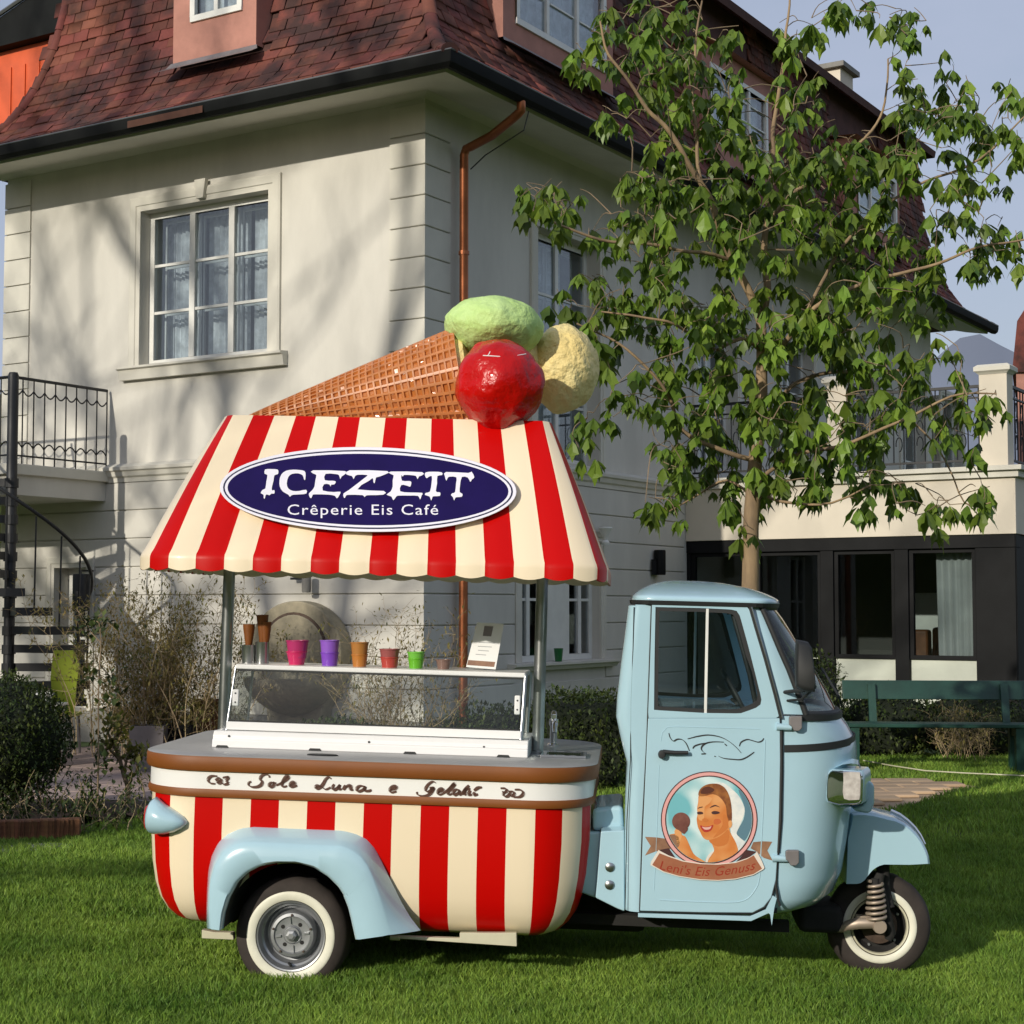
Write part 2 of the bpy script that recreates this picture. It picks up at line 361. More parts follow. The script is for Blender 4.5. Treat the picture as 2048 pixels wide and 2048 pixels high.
# edging bricks and gravel at the bed
eb = empty('brick_edging', (-3.0,10.9,0), 'low row of upright brown bricks edging the flower bed at the left', 'garden edging')
e0 = on_ground(-60,1684); e1 = on_ground(150,1676); nbr = 40
for i in range(nbr):
    p = e0.lerp(e1, i/(nbr-1)); b = .005
    if i == 0:
        g = G(); g.rings([[(sx*.03,sy*.035,z) for sx,sy in ((-1,-1),(1,-1),(1,1),(-1,1))] for z in (-.03,.125)]+[[(sx*.022,sy*.027,.133) for sx,sy in ((-1,-1),(1,-1),(1,1),(-1,1))]],True,cap1=True)
        t = g.build('brick', MT['brick'], eb, local=True); BR = t
    else: t = BR.copy(); COL.objects.link(t)
    t.parent = eb; t.location = p - Vector((-3.0,10.9,0)); t.rotation_euler = (random.uniform(-.08,.08), random.uniform(-.1,.1), random.uniform(-.2,.2))
gv = G(); e2 = [on_ground(x,y) for x,y in ((-80,1712),(60,1706),(150,1697),(160,1690),(100,1690),(-80,1692))]
gv.prism([(p.x,p.y) for p in e2], lambda x,y,d:(x,y,ground_z(x,y)+d), -.03, .012)
o = gv.build('gravel_strip', MT['gravel']); tag(o, kind='structure')
# ---------------------------------------------------------------- grass blades
def grass(n, x0,x1,y0,y1, hmin,hmax, wd, acc=None, wide=False):
    x = np.random.uniform(x0,x1,n); y = np.random.uniform(y0,y1,n)
    core_ = (np.abs(x) < .36*y+.35) & (y > 5.6); keep = ((~core_ & ~((x>1.5)&(y>17.5))) if wide else core_) & ~in_poly(x,y,BED) & ~in_poly(x,y,PATH)
    if acc is not None: keep &= acc(x,y)
    x = x[keep]; y = y[keep]; n = len(x)
    fade = np.clip((13-y)/4,0,1); fade = fade*fade*(3-2*fade); z = -.028*np.clip(x+.92,-3.6,3.6)*fade-.012
    cl = .5+.5*np.sin(x*5.1+np.sin(y*3.7)*2)*np.sin(y*4.3+np.cos(x*2.9)*2)
    cl2 = .5+.5*np.sin(x*17+np.sin(y*13)*2)*np.sin(y*15+np.cos(x*11)*2)
    h = np.random.uniform(hmin,hmax,n)*(.62+.35*cl+.35*cl2)
    a = np.random.uniform(0,2*np.pi,n); ln = np.random.uniform(.1,.75,n)*h; w = wd*np.random.uniform(.7,1.3,n)
    la = np.random.uniform(0,2*np.pi,n)
    dx = np.cos(a)*w/2; dy = np.sin(a)*w/2; lx = np.cos(la)*ln; ly = np.sin(la)*ln
    V = np.zeros((n,5,3),np.float32)
    V[:,0] = np.stack([x-dx,y-dy,z],1); V[:,1] = np.stack([x+dx,y+dy,z],1)
    V[:,2] = np.stack([x+dx*.8+lx*.3,y+dy*.8+ly*.3,z+h*.6],1); V[:,3] = np.stack([x-dx*.8+lx*.3,y-dy*.8+ly*.3,z+h*.6],1)
    V[:,4] = np.stack([x+lx,y+ly,z+h],1)
    return V.reshape(-1,3)
parts_ = [grass(300000,-3.2,3.2,5.6,8.2,.028,.058,.0048), grass(230000,-4.2,4.2,8.2,11.5,.03,.062,.0065), grass(170000,-6.2,6.4,11.5,17.5,.035,.07,.010), grass(330000,-9,9,3.0,17.5,.03,.065,.013,wide=True)]
V = np.concatenate(parts_); nb = len(V)//5; b0 = np.arange(nb)[:,None]*5
I = np.concatenate([b0+np.array([[0,1,2,3]]), b0+np.array([[3,2,4]])],1).ravel()
fn_ = np.tile([4,3], nb)
o = fast_mesh('grass', V, fn_, I, MT['grass']); tag(o, 'short green lawn grass the ice cream truck stands on', 'grass', kind='stuff')
# ================================================================ HOUSE
C0 = Vector((-.9,17.0,0)); dL = Vector((-.848,.530,0)).normalized(); nL = Vector((-.530,-.848,0)).normalized()
dR = Vector((.530,.848,0)).normalized(); nR = Vector((.848,-.530,0)).normalized()
C0 = at(848,700,17.0); C0.z = 0
def FL(t,o,z): return C0 + dL*t + nL*o + Vector((0,0,z))
def FR(t,o,z): return C0 + dR*t + nR*o + Vector((0,0,z))
A0 = FR(6.07,0,0); A0.z = 0
def FA(s,o,z): return A0 - dL*s + nL*o + Vector((0,0,z))
def FB(s,o,z): return A0 - dL*AW + dR*s + nR*o + Vector((0,0,z))
def tz(fn, px, py, o=0):
    p0 = fn(0,o,0); p1 = fn(1,o,0); d = (p1-p0).normalized(); n = d.cross(Vector((0,0,1)))
    h = hit(px,py,p0,n); return ((h-p0).dot(d), h.z)
OV = .8
for _o in np.linspace(.5,1.3,161):
    _p = C0+(nL+nR)*(_o+.065); _d = at(912,97,_p.y)
    if abs(_d.x-_p.x) < abs((at(912,97,(C0+(nL+nR)*(OV+.065)).y)-(C0+(nL+nR)*(OV+.065))).x): OV = float(_o)
OV = min(.95,OV)
EAVE = at(912,97,(C0+(nL+nR)*(OV+.065)).y).z-.03
JZ = at(850,187,C0.y).z; ELEFT = .20
print('OV',OV,'EAVE',EAVE,'JZ',JZ)
house = empty('house', C0, 'pale grey stucco villa with dark red mansard roof behind the truck', 'house')
# openings (t0,t1,z0,z1)
wl0 = tz(FL,540,390); wl1 = tz(FL,285,400); wlb = tz(FL,410,705)
WL = (wl0[0], wl1[0], tz(FL,540,705)[1], tz(FL,540,380)[1])
dl0 = tz(FL,176,1135); dl1 = tz(FL,112,1135)
DL = (dl0[0], dl1[0], .35, dl0[1])
def opening(fn,x0,x1,ytop,ybot):
    a = tz(fn,x0,ytop); b = tz(fn,x1,ytop); t0,t1 = min(a[0],b[0]),max(a[0],b[0]); xm=(x0+x1)/2
    return (t0,t1,tz(fn,xm,ybot)[1],tz(fn,xm,ytop)[1])
WR1 = opening(FR,1072,1196,475,925)
WR1 = (WR1[0],WR1[1],3.25,WR1[3])
WR2 = opening(FR,1040,1198,1085,1322)
WR2 = (WR2[0],WR2[1],WR2[2],2.35)
extraR = []   # more upper windows along the receding facade
for px_ in (1392,1560,1700,1800,1880):
    t,_ = tz(FR,px_,700); extraR.append((t,t+1.3,3.5,5.6))
FLOOR1 = 3.02; ZB = .38
def wall(fn, t0,t1,z0,z1, holes, name, mat, depth=.28, reveal=None):
    ts = sorted({t0,t1}|{h[0] for h in holes}|{h[1] for h in holes}); zs = sorted({z0,z1}|{h[2] for h in holes}|{h[3] for h in holes})
    ts = [t for t in ts if t0<=t<=t1]; zs = [z for z in zs if z0<=z<=z1]
    g = G()
    for i in range(len(ts)-1):
        for j in range(len(zs)-1):
            tm,zm = (ts[i]+ts[i+1])/2,(zs[j]+zs[j+1])/2
            if any(h[0]<tm<h[1] and h[2]<zm<h[3] for h in holes): continue
            g.add([fn(ts[i],0,zs[j]),fn(ts[i+1],0,zs[j]),fn(ts[i+1],0,zs[j+1]),fn(ts[i],0,zs[j+1])],[(0,1,2,3)])
    for h in holes:
        c = [(h[0],h[2]),(h[1],h[2]),(h[1],h[3]),(h[0],h[3])]
        for k in range(4):
            a,b = c[k],c[(k+1)%4]; g.add([fn(a[0],0,a[1]),fn(b[0],0,b[1]),fn(b[0],-depth,b[1]),fn(a[0],-depth,a[1])],[(0,1,2,3)])
    return g
LEND = 6.3; REND = tz(FR,1992,648,OV)[0]-OV-.06
g = wall(FL,0,LEND,ZB,JZ,[WL,DL],'wall',None)
g2 = wall(FR,0,REND,ZB,JZ,[WR1,WR2]+extraR,'wall',None)
n0 = len(g.v); g.v += g2.v; g.f += [[i+n0 for i in f] for f in g2.f]; g.m += g2.m
# back walls of the block
g.add([FL(LEND,0,0),FL(LEND,-9,0),FL(LEND,-9,EAVE),FL(LEND,0,EAVE)],[(0,1,2,3)])
g.add([FR(REND,0,0),FR(REND,-6.3,0),FR(REND,-6.3,EAVE),FR(REND,0,EAVE)],[(0,1,2,3)])
walls = g.build('wall', MT['stucco'], house)
# plinth
g = G(); g.box((0,0,-.1),(LEND+.03,.04,ZB),lambda t,o,z: FL(t if t>0 else -.04,o,z)); g.box((0,-.02,-.1),(REND,.04,ZB+.0),lambda t,o,z: FR(t if t>0 else .04 if o<0 else 0,o,z))
g.build('plinth', MT['stucco_pl'], house)
# rusticated ground-floor courses
def split(t0,t1,holes,z0,z1):
    segs = [(t0,t1)]
    for h in holes:
        if h[2] < (z0+z1)/2 < h[3]:
            ns = []
            for a,b in segs:
                if h[1] <= a or h[0] >= b: ns.append((a,b)); continue
                if h[0] > a: ns.append((a,h[0]))
                if h[1] < b: ns.append((h[1],b))
            segs = ns
    return segs
zc = [ZB]; step = (FLOOR1-ZB-.02)/8
for k in range(8):
    z0 = ZB+k*step; z1 = z0+step
    padL = (DL[0]-.14,DL[1]+.14,DL[2],DL[3]+.12); padR = (WR2[0]-.14,WR2[1]+.14,WR2[2]-.1,WR2[3]+.14)
    for fn,tend,hs in ((FL,LEND,[padL]),(FR,6.0,[padR])):
        for a,b in split(0,tend,hs,z0,z1):
            g = G(); gp = .007; e = .022; b_ = .006
            a2 = a if a>0 else -e*0
            ring = lambda o,s: [fn(a+s if a>0 else -o,o,z0+gp+s),fn(b-s,o,z0+gp+s),fn(b-s,o,z1-gp-s),fn(a+s if a>0 else -o,o,z1-gp-s)]
            g.rings([ring(.001,0),ring(e-b_,0),ring(e,b_)],True,cap1=True)
            g.build('wall_course', MT['stucco'], house)
# corner quoins on the upper floor
def quoin(fn1,fn2,z0,z1,w1,w2):
    g = G(); e=.022; gp=.006
    P = lambda o,s,z: [fn1(w1-s,.001,z),fn1(w1-s,o,z),fn1(-o,o,z),fn2(w2-s,o,z),fn2(w2-s,.001,z)]
    g.rings([P(e-.006,0,z0+gp),P(e,0,z0+gp+.006),P(e,0,z1-gp-.006),P(e-.006,0,z1-gp)],False)
    n = len(g.v); 
    g.add([p for p in P(e-.006,0,z1-gp)]+[fn1(0,.001,z1-gp)],[(0,1,2,5),(5,2,3,4)])
    g.add([p for p in P(e-.006,0,z0+gp)]+[fn1(0,.001,z0+gp)],[(2,1,0,5),(4,3,2,5)])
    return g.build('quoin', MT['stucco_hi'], house)
qz0 = FLOOR1+.22; qn = 11; qh = (JZ-.10-qz0)/qn
w1 = tz(FL,781,500)[0]; w2 = tz(FR,898,500)[0]
for k in range(qn): quoin(FL,FR,qz0+k*qh,qz0+(k+1)*qh,w1,w2)
t62 = tz(FL,62,500)[0]
def FLend(t,o,z): return C0+dL*LEND + (-nL)*t + dL*o + Vector((0,0,z))
for k in range(qn):
    g = G(); e=.022
    g.box((t62,.001,qz0+k*qh+.006),(LEND+.02,e,qz0+(k+1)*qh-.006),FL); g.build('quoin', MT['stucco_hi'], house, bevel=.004, seg=1)
# string cornice
def sweep(prof, name, mat, tl=LEND, tr=6.07, smooth=None, t_in=0):
    g = G(); rs = [[FL(tl,o,z) for o,z in prof],[FL(-o,o,z) for o,z in prof],[FR(tr,o,z) for o,z in prof]]
    g.rings(rs,True,cap0=True,cap1=True); return g.build(name, mat, house, smooth=smooth)
sweep([(0.001,FLOOR1-.02),(.03,FLOOR1-.02),(.035,FLOOR1+.03),(.06,FLOOR1+.05),(.075,FLOOR1+.10),(.10,FLOOR1+.115),(.105,FLOOR1+.15),(.03,FLOOR1+.19),(.001,FLOOR1+.20)],'string_cornice',MT['stucco_hi'],smooth=30)
# eaves soffit (cove) and gutter
SZ = EAVE-.115
cv = [(.001,JZ-.05),(.03,JZ-.03),(.10,JZ),(OV*.45,JZ-.02-(JZ-SZ)*.4),(OV-.12,SZ),(OV-.10,SZ+.06),(OV-.10,JZ+.08),(.001,JZ+.08)]
sweep(cv,'eaves_cove',MT['stucco_hi'],tl=LEND+ELEFT-.1,tr=REND+OV-.1,smooth=30)
g = G(); gpr = [(OV-.10,EAVE+.03),(OV-.10,EAVE-.055),(OV-.07,EAVE-.10),(OV-.0,EAVE-.115),(OV+.05,EAVE-.08),(OV+.065,EAVE-.02),(OV+.065,EAVE+.03),(OV+.05,EAVE+.03),(OV+.04,EAVE-.03),(OV-.06,EAVE-.05),(OV-.08,EAVE+.03)]
g.rings([[FL(LEND+ELEFT,o,z) for o,z in gpr],[FL(-o,o,z) for o,z in gpr],[FR(REND+OV,o,z) for o,z in gpr]],True,cap0=True,cap1=True)
gut = g.build('gutter', MT['gutter'], house, smooth=40)
g = G(); g.tube([FL(LEND+ELEFT,OV+.062,EAVE+.034),FL(-OV-.062,OV+.062,EAVE+.034),FR(REND+OV,OV+.062,EAVE+.034)],.010,6); g.build('gutter_lip', MT['gutter_lip'], gut)
g = G(); ta,tb = tz(FL,255,270,OV+.07)[0],tz(FL,405,240,OV+.07)[0]
g.box((tb,OV+.067,EAVE-.085),(ta,OV+.074,EAVE-.01),FL); g.build('gutter_patch', MT['darkcopper'], gut)
# ---- roof
PR = [(0,0),(.20,.07),(.40,.20),(.58,.40),(.74,.66),(.88,1.0),(1.0,1.42),(1.08,1.9),(1.14,2.5),(1.18,3.1),(1.2,3.4)]
def prof(s):
    Lc = [0]
    for a,b in zip(PR,PR[1:]): Lc.append(Lc[-1]+math.hypot(b[0]-a[0],b[1]-a[1]))
    x = s
    for i in range(len(PR)-1):
        if x <= Lc[i+1] or i == len(PR)-2:
            f = (x-Lc[i])/(Lc[i+1]-Lc[i]); a,b = PR[i],PR[i+1]
            return (a[0]+(b[0]-a[0])*f, a[1]+(b[1]-a[1])*f, math.atan2(b[1]-a[1],b[0]-a[0]))
SL = sum(math.hypot(b[0]-a[0],b[1]-a[1]) for a,b in zip(PR,PR[1:]))
EZ = EAVE+.03; RO = OV+.03
def roofpt(fn,t,s,lift=0):
    d,h,a = prof(s); return fn(t, RO-d+lift*math.sin(a), EZ+h+lift*math.cos(a))
g = G(); rows = []
for k in range(21):
    d,h,a = prof(SL*k/20); o = RO-d
    rows.append([FL(LEND+ELEFT+.03-d,o-9,EZ+h),FL(LEND+ELEFT+.03-d,o,EZ+h),FL(-o,o,EZ+h),FR(REND+OV+.03-d,o,EZ+h),FR(REND+OV+.03-d,o-8,EZ+h)])
g.rings(rows,False)
# upper low-pitch roof with projecting kick
d,h,a = prof(SL); o_ = RO-d; up=[]
for (dd,hh) in ((-.32,-.22),(-.34,-.10),(-.2,0),(1.5,.95),(4.2,2.2)):
    o2 = o_-dd; up.append([FL(LEND+ELEFT+.03-d-dd,o2-6,EZ+h+hh),FL(LEND+ELEFT+.03-d-dd,o2,EZ+h+hh),FL(-o2,o2,EZ+h+hh),FR(REND+OV+.03-d-dd,o2,EZ+h+hh),FR(REND+OV+.03-d-dd,o2-6,EZ+h+hh)])
g.rings([rows[-1]]+up,False)
roof = g.build('roof', MT['roofbase'], house)
# dormers: (fn,t0,t1,z0,z1)
def dorm(fn,pa,pb,o=.12):
    a = tz(fn,*pa,o); b = tz(fn,*pb,o); return (fn,min(a[0],b[0]),max(a[0],b[0]),(a[1]+b[1])/2,2.3,o)
DORM = [dorm(FL,(346,122),(512,96),.30), dorm(FR,(1006,80),(1226,186),.22), dorm(FR,(1405,300),(1545,380),.22), dorm(FR,(1705,460),(1800,510),.22)]
DORM = [DORM[0],DORM[1]]+[d[:4]+(1.55,)+d[5:] for d in DORM[2:]]
def tile_ok(fn,t,z):
    for f,t0,t1,z0,hh,o in DORM:
        if f is fn and t0-.05 < t < t1+.05 and z > z0-.10: return False
    return True
TW,TR_ = .235,.135
tiles = []
for fn,tend,nm in ((FL,LEND,'L'),(FR,REND,'R')):
    nrow = int(SL/TR_)
    for k in range(nrow):
        s = k*TR_; d,h,a = prof(s+.05)
        if fn is FL and h > 2.3: break
        t = -(RO-d)-.02 + (k%2)*TW/2
        while t < tend+(ELEFT if fn is FL else OV)+.03-d:
            if tile_ok(fn,t+TW/2,EZ+h): 
                c = roofpt(fn,t+TW/2,s+.06,.006); tiles.append((fn,t,s,a,c))
            t += TW
def inview(c):
    d = c-CAM; y = d.dot(FWD); px = 1024+3325*d.x/y; py = 1024-3325*d.dot(UPV)/y
    return -30<px<2080 and -30<py<1100, y
near = []; rest = []
for T in tiles:
    ok,y = inview(T[4]); (near if ok and T[0] is FL else rest).append((y,T))
near.sort(key=lambda q:q[0]); rest += near[300:]; near = near[:300]
tg = G(); w,l,th = TW-.010,.19,.018
tg.rings([[(-w/2,0,0),(w/2,0,0),(w/2,l,0),(-w/2,l,0)],[(-w/2,0,th-.004),(w/2,0,th-.004),(w/2,l,th),(-w/2,l,th)],[(-w/2+.005,.005,th),(w/2-.005,.005,th),(w/2-.005,l,th),(-w/2+.005,l,th)]],True,cap1=True)
tmp = tg.build('roof_tile', MT['tile']); tile_me = tmp.data; bpy.data.objects.remove(tmp)
hinv = ROOTI[house.name]
def tile_M(T):
    fn,t,s,a,c = T; X = (fn(1,0,0)-fn(0,0,0)).normalized(); out = (fn(0,1,0)-fn(0,0,0))
    upd = -out*math.cos(a)+Vector((0,0,1))*math.sin(a)
    nrm = out*math.sin(a)+Vector((0,0,1))*math.cos(a)
    sgn = X.cross(upd).dot(nrm); 
    if sgn < 0: X = -X
    p = roofpt(fn,t+TW/2,s,.004); m = Matrix((X,upd,nrm)).transposed().to_4x4(); m.translation = p
    return m @ Matrix.Rotation(random.gauss(0,.018),4,'Z') @ Matrix.Rotation(-.10+random.gauss(0,.022),4,'X') @ Matrix.Translation((random.gauss(0,.003),random.gauss(0,.004),random.uniform(0,.008)+.012))
for y,T in near:
    o = bpy.data.objects.new('roof_tile', tile_me); COL.objects.link(o); o.parent = roof; o.matrix_local = hinv @ tile_M(T)
tv = np.array([v.co[:] for v in tile_me.vertices]); tf = [list(p.vertices) for p in tile_me.polygons]
VV=[];II=[];FN=[];n=0
for y,T in rest:
    m = np.array(tile_M(T)); VV.append(tv@m[:3,:3].T+m[:3,3])
    for f in tf: II += [n+i for i in f]; FN.append(len(f))
    n += len(tv)
o = fast_mesh('roof_tiles', np.concatenate(VV), FN, II, MT['tile_j'], roof); tag(o, kind='stuff')
# ridge tiles down the hip at the corner, and at the left verge
def hip(fnpt, n, name):
    for k in range(n):
        s0 = SL*.62*k/n; s1 = SL*.62*(k+1)/n+.05
        p0,p1 = fnpt(s0),fnpt(s1); g = G(); ax = (p1-p0).normalized(); sd = ax.cross(Vector((0,0,1))).normalized(); u = sd.cross(ax)
        r0,r1 = .085,.07
        A = [p0+sd*r0*math.cos(q)+u*r0*.8*math.sin(q) for q in np.linspace(-.4,math.pi+.4,9)]; B = [p1+sd*r1*math.cos(q)+u*r1*.8*math.sin(q) for q in np.linspace(-.4,math.pi+.4,9)]
        g.rings([A,B],False,cap0=True); g.build('ridge_tile', MT['tile'], roof, smooth=50)
def hp1(s): d,h,a = prof(s); return FL(-(RO-d),RO-d,EZ+h+.01)
def hp2(s): d,h,a = prof(s); return FL(LEND+ELEFT+.03-d,RO-d,EZ+h+.01)
def hp3(s): d,h,a = prof(s); return FR(REND+OV+.03-d,RO-d,EZ+h+.01)
hip(hp1,9,'r'); hip(hp2,9,'r')
# ---- windows
def bars(fn, rects, o0, o1, name, mat, parent, bev=.004):
    g = G()
    for r in rects: g.box((r[0],o0,r[2]),(r[1],o1,r[3]),fn)
    return g.build(name, mat, parent, bevel=bev, seg=1)
def window(fn, op, cols, rows, parent, depth=.14, fw=.07, mw=.075, bw=.032, frame_mat=None, curtain=None, inner=True, room='roomgrey', trim=None, muntins_double=False):
    t0,t1,z0,z1 = op; fm = frame_mat or MT['white']; o0,o1 = -depth-.05,-depth
    fr = G(); 
    for r in ((t0,t1,z0,z0+fw),(t0,t1,z1-fw,z1)): fr.box((r[0],o0,r[2]),(r[1],o1,r[3]),fn)
    for r in ((t0,t0+fw,z0+fw,z1-fw),(t1-fw,t1,z0+fw,z1-fw)): fr.box((r[0],o0,r[2]),(r[1],o1,r[3]),fn)
    f = fr.build('window', fm, parent, bevel=.004, seg=1)
    a0,a1,b0,b1 = t0+fw,t1-fw,z0+fw,z1-fw; cw = (a1-a0)/cols; rh = (b1-b0)/rows
    for i in range(1,cols): bars(fn,[(a0+i*cw-mw/2,a0+i*cw+mw/2,b0,b1)],o0+.004,o1+.006,'mullion',fm,f)
    for i in range(cols):
        x0 = a0+i*cw+(mw/2 if i else 0); x1 = a0+(i+1)*cw-(mw/2 if i<cols-1 else 0)
        for j in range(1,rows):
            z = b0+j*rh; bars(fn,[(x0,x1,z-bw/2,z+bw/2)],o0+.012,o1-.008,'glazing_bar',fm,f,.002)
        g = G(); g.box((x0,o0+.022,b0),(x1,o0+.027,b1),fn); g.build('pane', MT['darkglass'], f)
    if inner:   # inner casements of the old double window
        o2 = o0-.11; q=.028
        for i in range(cols):
            x0 = a0+i*cw+.02; x1 = a0+(i+1)*cw-.02
            rr = [(x0,x0+q,b0,b1),(x1-q,x1,b0,b1)]+[(x0+q,x1-q,b0+j*rh-q/2 if j else b0,b0+j*rh+q/2) for j in range(rows)]+[(x0+q,x1-q,b1-q,b1)]
            bars(fn,rr,o2-.02,o2,'inner_casement',fm,f,.002)
    if curtain:
        for (ca,cb) in curtain:
            g = G(); n = 24; top=[];bot=[]
            for k in range(n+1):
                t = t0+(t1-t0)*(ca+(cb-ca)*k/n); o = o0-.26+.022*math.sin(k*1.9)+.01*math.sin(k*.7+1)
                top.append(fn(t,o,z1)); bot.append(fn(t,o*1.0,z0))
            g.rings([bot,top],False); g.build('curtain', MT['lace'], f, smooth=70)
    g = G(); c=[(t0-.02,z0-.02),(t1+.02,z0-.02),(t1+.02,z1+.02),(t0-.02,z1+.02)]
    A=[fn(t,-depth-.06,z) for t,z in c]; B=[fn(t,-depth-.8,z) for t,z in c]; g.rings([A,B],True,cap1=True); g.build('room', MT[room], f)
    return f
def trimframe(fn, op, w, prj, parent, name='window_surround', bottom=False, mat=None):
    t0,t1,z0,z1 = op; g = G(); rs=[]
    for (s,o) in ((0,.001),(0,prj),(w*.35,prj),(w*.4,prj+.012),(w*.85,prj+.012),(w,prj+.0),(w,.001)):
        rs.append([fn(t0-s,o,z0-(s if bottom else 0)),fn(t0-s,o,z1+s),fn(t1+s,o,z1+s),fn(t1+s,o,z0-(s if bottom else 0))])
    g.rings(rs, bottom); 
    return g.build(name, mat or MT['stucco_hi'], parent)
def sill(fn, op, parent, over=.16, h=.10, prj=.12, mat=None):
    t0,t1,z0,z1 = op; g = G(); pr = [(.0,z0),(prj,z0-.01),(prj,z0-.035),(prj-.035,z0-.05),(prj-.06,z0-h),(.001,z0-h)]
    g.rings([[fn(t0-over,o,z) for o,z in pr],[fn(t1+over,o,z) for o,z in pr]],True,cap0=True,cap1=True); return g.build('window_sill', mat or MT['stucco_hi'], parent)
window(FL, WL, 3, 3, house, depth=.13, fw=.075, mw=.085, bw=.034, curtain=[(.0,.30),(.33,.66),(.72,1)])
trimframe(FL, WL, .17, .03, house); sill(FL, WL, house, .27, .16, .13)
g = G(); tm=(WL[0]+WL[1])/2
g.prism([(tm-.05,WL[3]+.02),(tm+.05,WL[3]+.02),(tm+.085,WL[3]+.24),(tm-.085,WL[3]+.24)], lambda x,y,d: FL(x,d,y), .03, .085)
g.build('keystone', MT['stucco_hi'], house, bevel=.006)
f = window(FR, WR1, 2, 4, house, depth=.16, curtain=[(0,.9)]); trimframe(FR, WR1, .14, .03, house)
for i,e in enumerate(extraR): window(FR, e, 2, 3, house, depth=.16, curtain=[(0,.8)], inner=False); trimframe(FR, e, .12, .03, house)
# ground-floor double window with panel between
tA,tB,zA,zB = WR2; th_ = (tB-tA)
w1_=(tA,tA+th_*.36,zA,zB); w2_=(tB-th_*.34,tB,zA,zB)
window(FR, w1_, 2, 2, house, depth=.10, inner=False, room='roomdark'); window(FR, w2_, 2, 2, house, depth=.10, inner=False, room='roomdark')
g = G(); g.box((w1_[1],-.14,zA),(w2_[0],-.06,zB),FR); g.build('shutter_panel', MT['white'], house, bevel=.01)
trimframe(FR, WR2, .13, .03, house); sill(FR, WR2, house, .3, .09, .14)
# left ground-floor door
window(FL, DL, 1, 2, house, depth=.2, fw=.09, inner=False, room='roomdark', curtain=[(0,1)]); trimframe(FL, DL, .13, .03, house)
# dormers
for (fn,t0,t1,z0,hh,o) in DORM:
    first = (fn is FL); z1 = z0+hh; 
    wt0,wt1 = (t0+.16*(t1-t0),t1-.22*(t1-t0)) if first else (t0+.10*(t1-t0),t1-.08*(t1-t0))
    wz0 = z0+(.42 if first else .22); wz1 = z1-.25
    g = wall(fn,t0,t1,z0,z1,[(wt0,wt1,wz0,wz1)],'d',None,.1); g.v = [tuple(Vector(v)+(fn(0,1,0)-fn(0,0,0))*o) for v in g.v]
    for t in (t0,t1): g.add([fn(t,o,z0),fn(t,-1.0,z0),fn(t,-1.0,z1),fn(t,o,z1)],[(0,1,2,3)])
    g.add([fn(t0-.12,o+.14,z1),fn(t1+.12,o+.14,z1),fn(t1+.12,-1,z1+.1),fn(t0-.12,-1,z1+.1)],[(0,1,2,3)])
    dm = g.build('dormer', MT['pink'], house)
    fo = lambda t,oo,z,fn=fn,o=o: fn(t,oo+o,z)
    t_,z_ = (wt0,wt1),(wz0,wz1)
    for (x0,x1,y0,y1,o0,o1) in ((wt0,wt1,wz0,wz0+.07,-.02,.03),(wt0,wt1,wz1-.07,wz1,-.02,.03),(wt0,wt0+.07,wz0+.07,wz1-.07,-.02,.03),(wt1-.07,wt1,wz0+.07,wz1-.07,-.02,.03)):
        pass
    g = G(); 
    for r in ((wt0,wt1,wz0,wz0+.07),(wt0,wt1,wz1-.07,wz1),(wt0,wt0+.07,wz0+.07,wz1-.07),(wt1-.07,wt1,wz0+.07,wz1-.07)): g.box((r[0],-.03,r[2]),(r[1],.025,r[3]),fo)
    nc = 2 if first else 3
    for i in range(1,nc): c = wt0+(wt1-wt0)*i/nc; g.box((c-.03,-.03,wz0+.07),(c+.03,.02,wz1-.07),fo)
    for j in (1,2,3) if not first else (1,2):
        z = wz0+(wz1-wz0)*j/(4 if not first else 3)
        for i in range(nc): g.box((wt0+.07+(wt1-wt0)*i/nc,-.025,z-.012),(wt0-.07+(wt1-wt0)*(i+1)/nc,.01,z+.012),fo)
    g.build('dormer_window', MT['white'], dm, bevel=.004, seg=1)
    g = G(); g.box((wt0,-.02,wz0),(wt1,-.015,wz1),fo); g.build('pane', MT['darkglass'], dm)
    g = G(); top=[];bot=[]
    for k in range(41):
        t = wt0+(wt1-wt0)*k/40; oo = -.13+.018*math.sin(k*1.7); top.append(fo(t,oo,wz1)); bot.append(fo(t,oo,wz0))
    g.rings([bot,top],False); g.build('curtain', MT['lace'], dm, smooth=70)
    # lead apron below
    g = G(); g.rings([[fo(t0-.02,.012,z0+.0),fo(t1+.02,.012,z0+.0)],[fo(t0-.06,.05,z0-.06),fo(t1+.06,.05,z0-.06)],[fo(t0-.1,.20,z0-.14),fo(t1+.1,.20,z0-.14)]],False); g.build('flashing', MT['zinc'], dm)
# downpipe
pt = lambda px,py,o: FR(tz(FR,px,py,o)[0],o,tz(FR,px,py,o)[1])
t_dp = tz(FR,928,400,.11)[0]
pth = [FR(tz(FR,1042,205,OV-.02)[0],OV-.02,EAVE-.1)]
p_top = pth[0]; pth += [p_top+Vector((0,0,-.10))]
e1_ = FR(t_dp,.11,tz(FR,930,300,.11)[1]); s1_ = pth[-1]
for q in (.04,.12,.5,.88,.96): pth.append(s1_.lerp(e1_,q)+Vector((0,0,-.05*math.sin(q*math.pi))))
pth += [e1_+Vector((0,0,-.06)),FR(t_dp,.11,4.2),FR(t_dp,.11,.25)]
g = G(); g.tube(pth,.048,14); dp = g.build('downpipe', MT['copper'], house, smooth=60)
g = G()
for z in (5.3,3.6,1.9,.6): g.lathe([(.048,-.02),(.058,-.02),(.058,.02),(.048,.02)],lambda x,y,a,z=z: FR(t_dp+x,.11+y,z+a),16)
g.build('pipe_clamp', MT['copper'], dp)
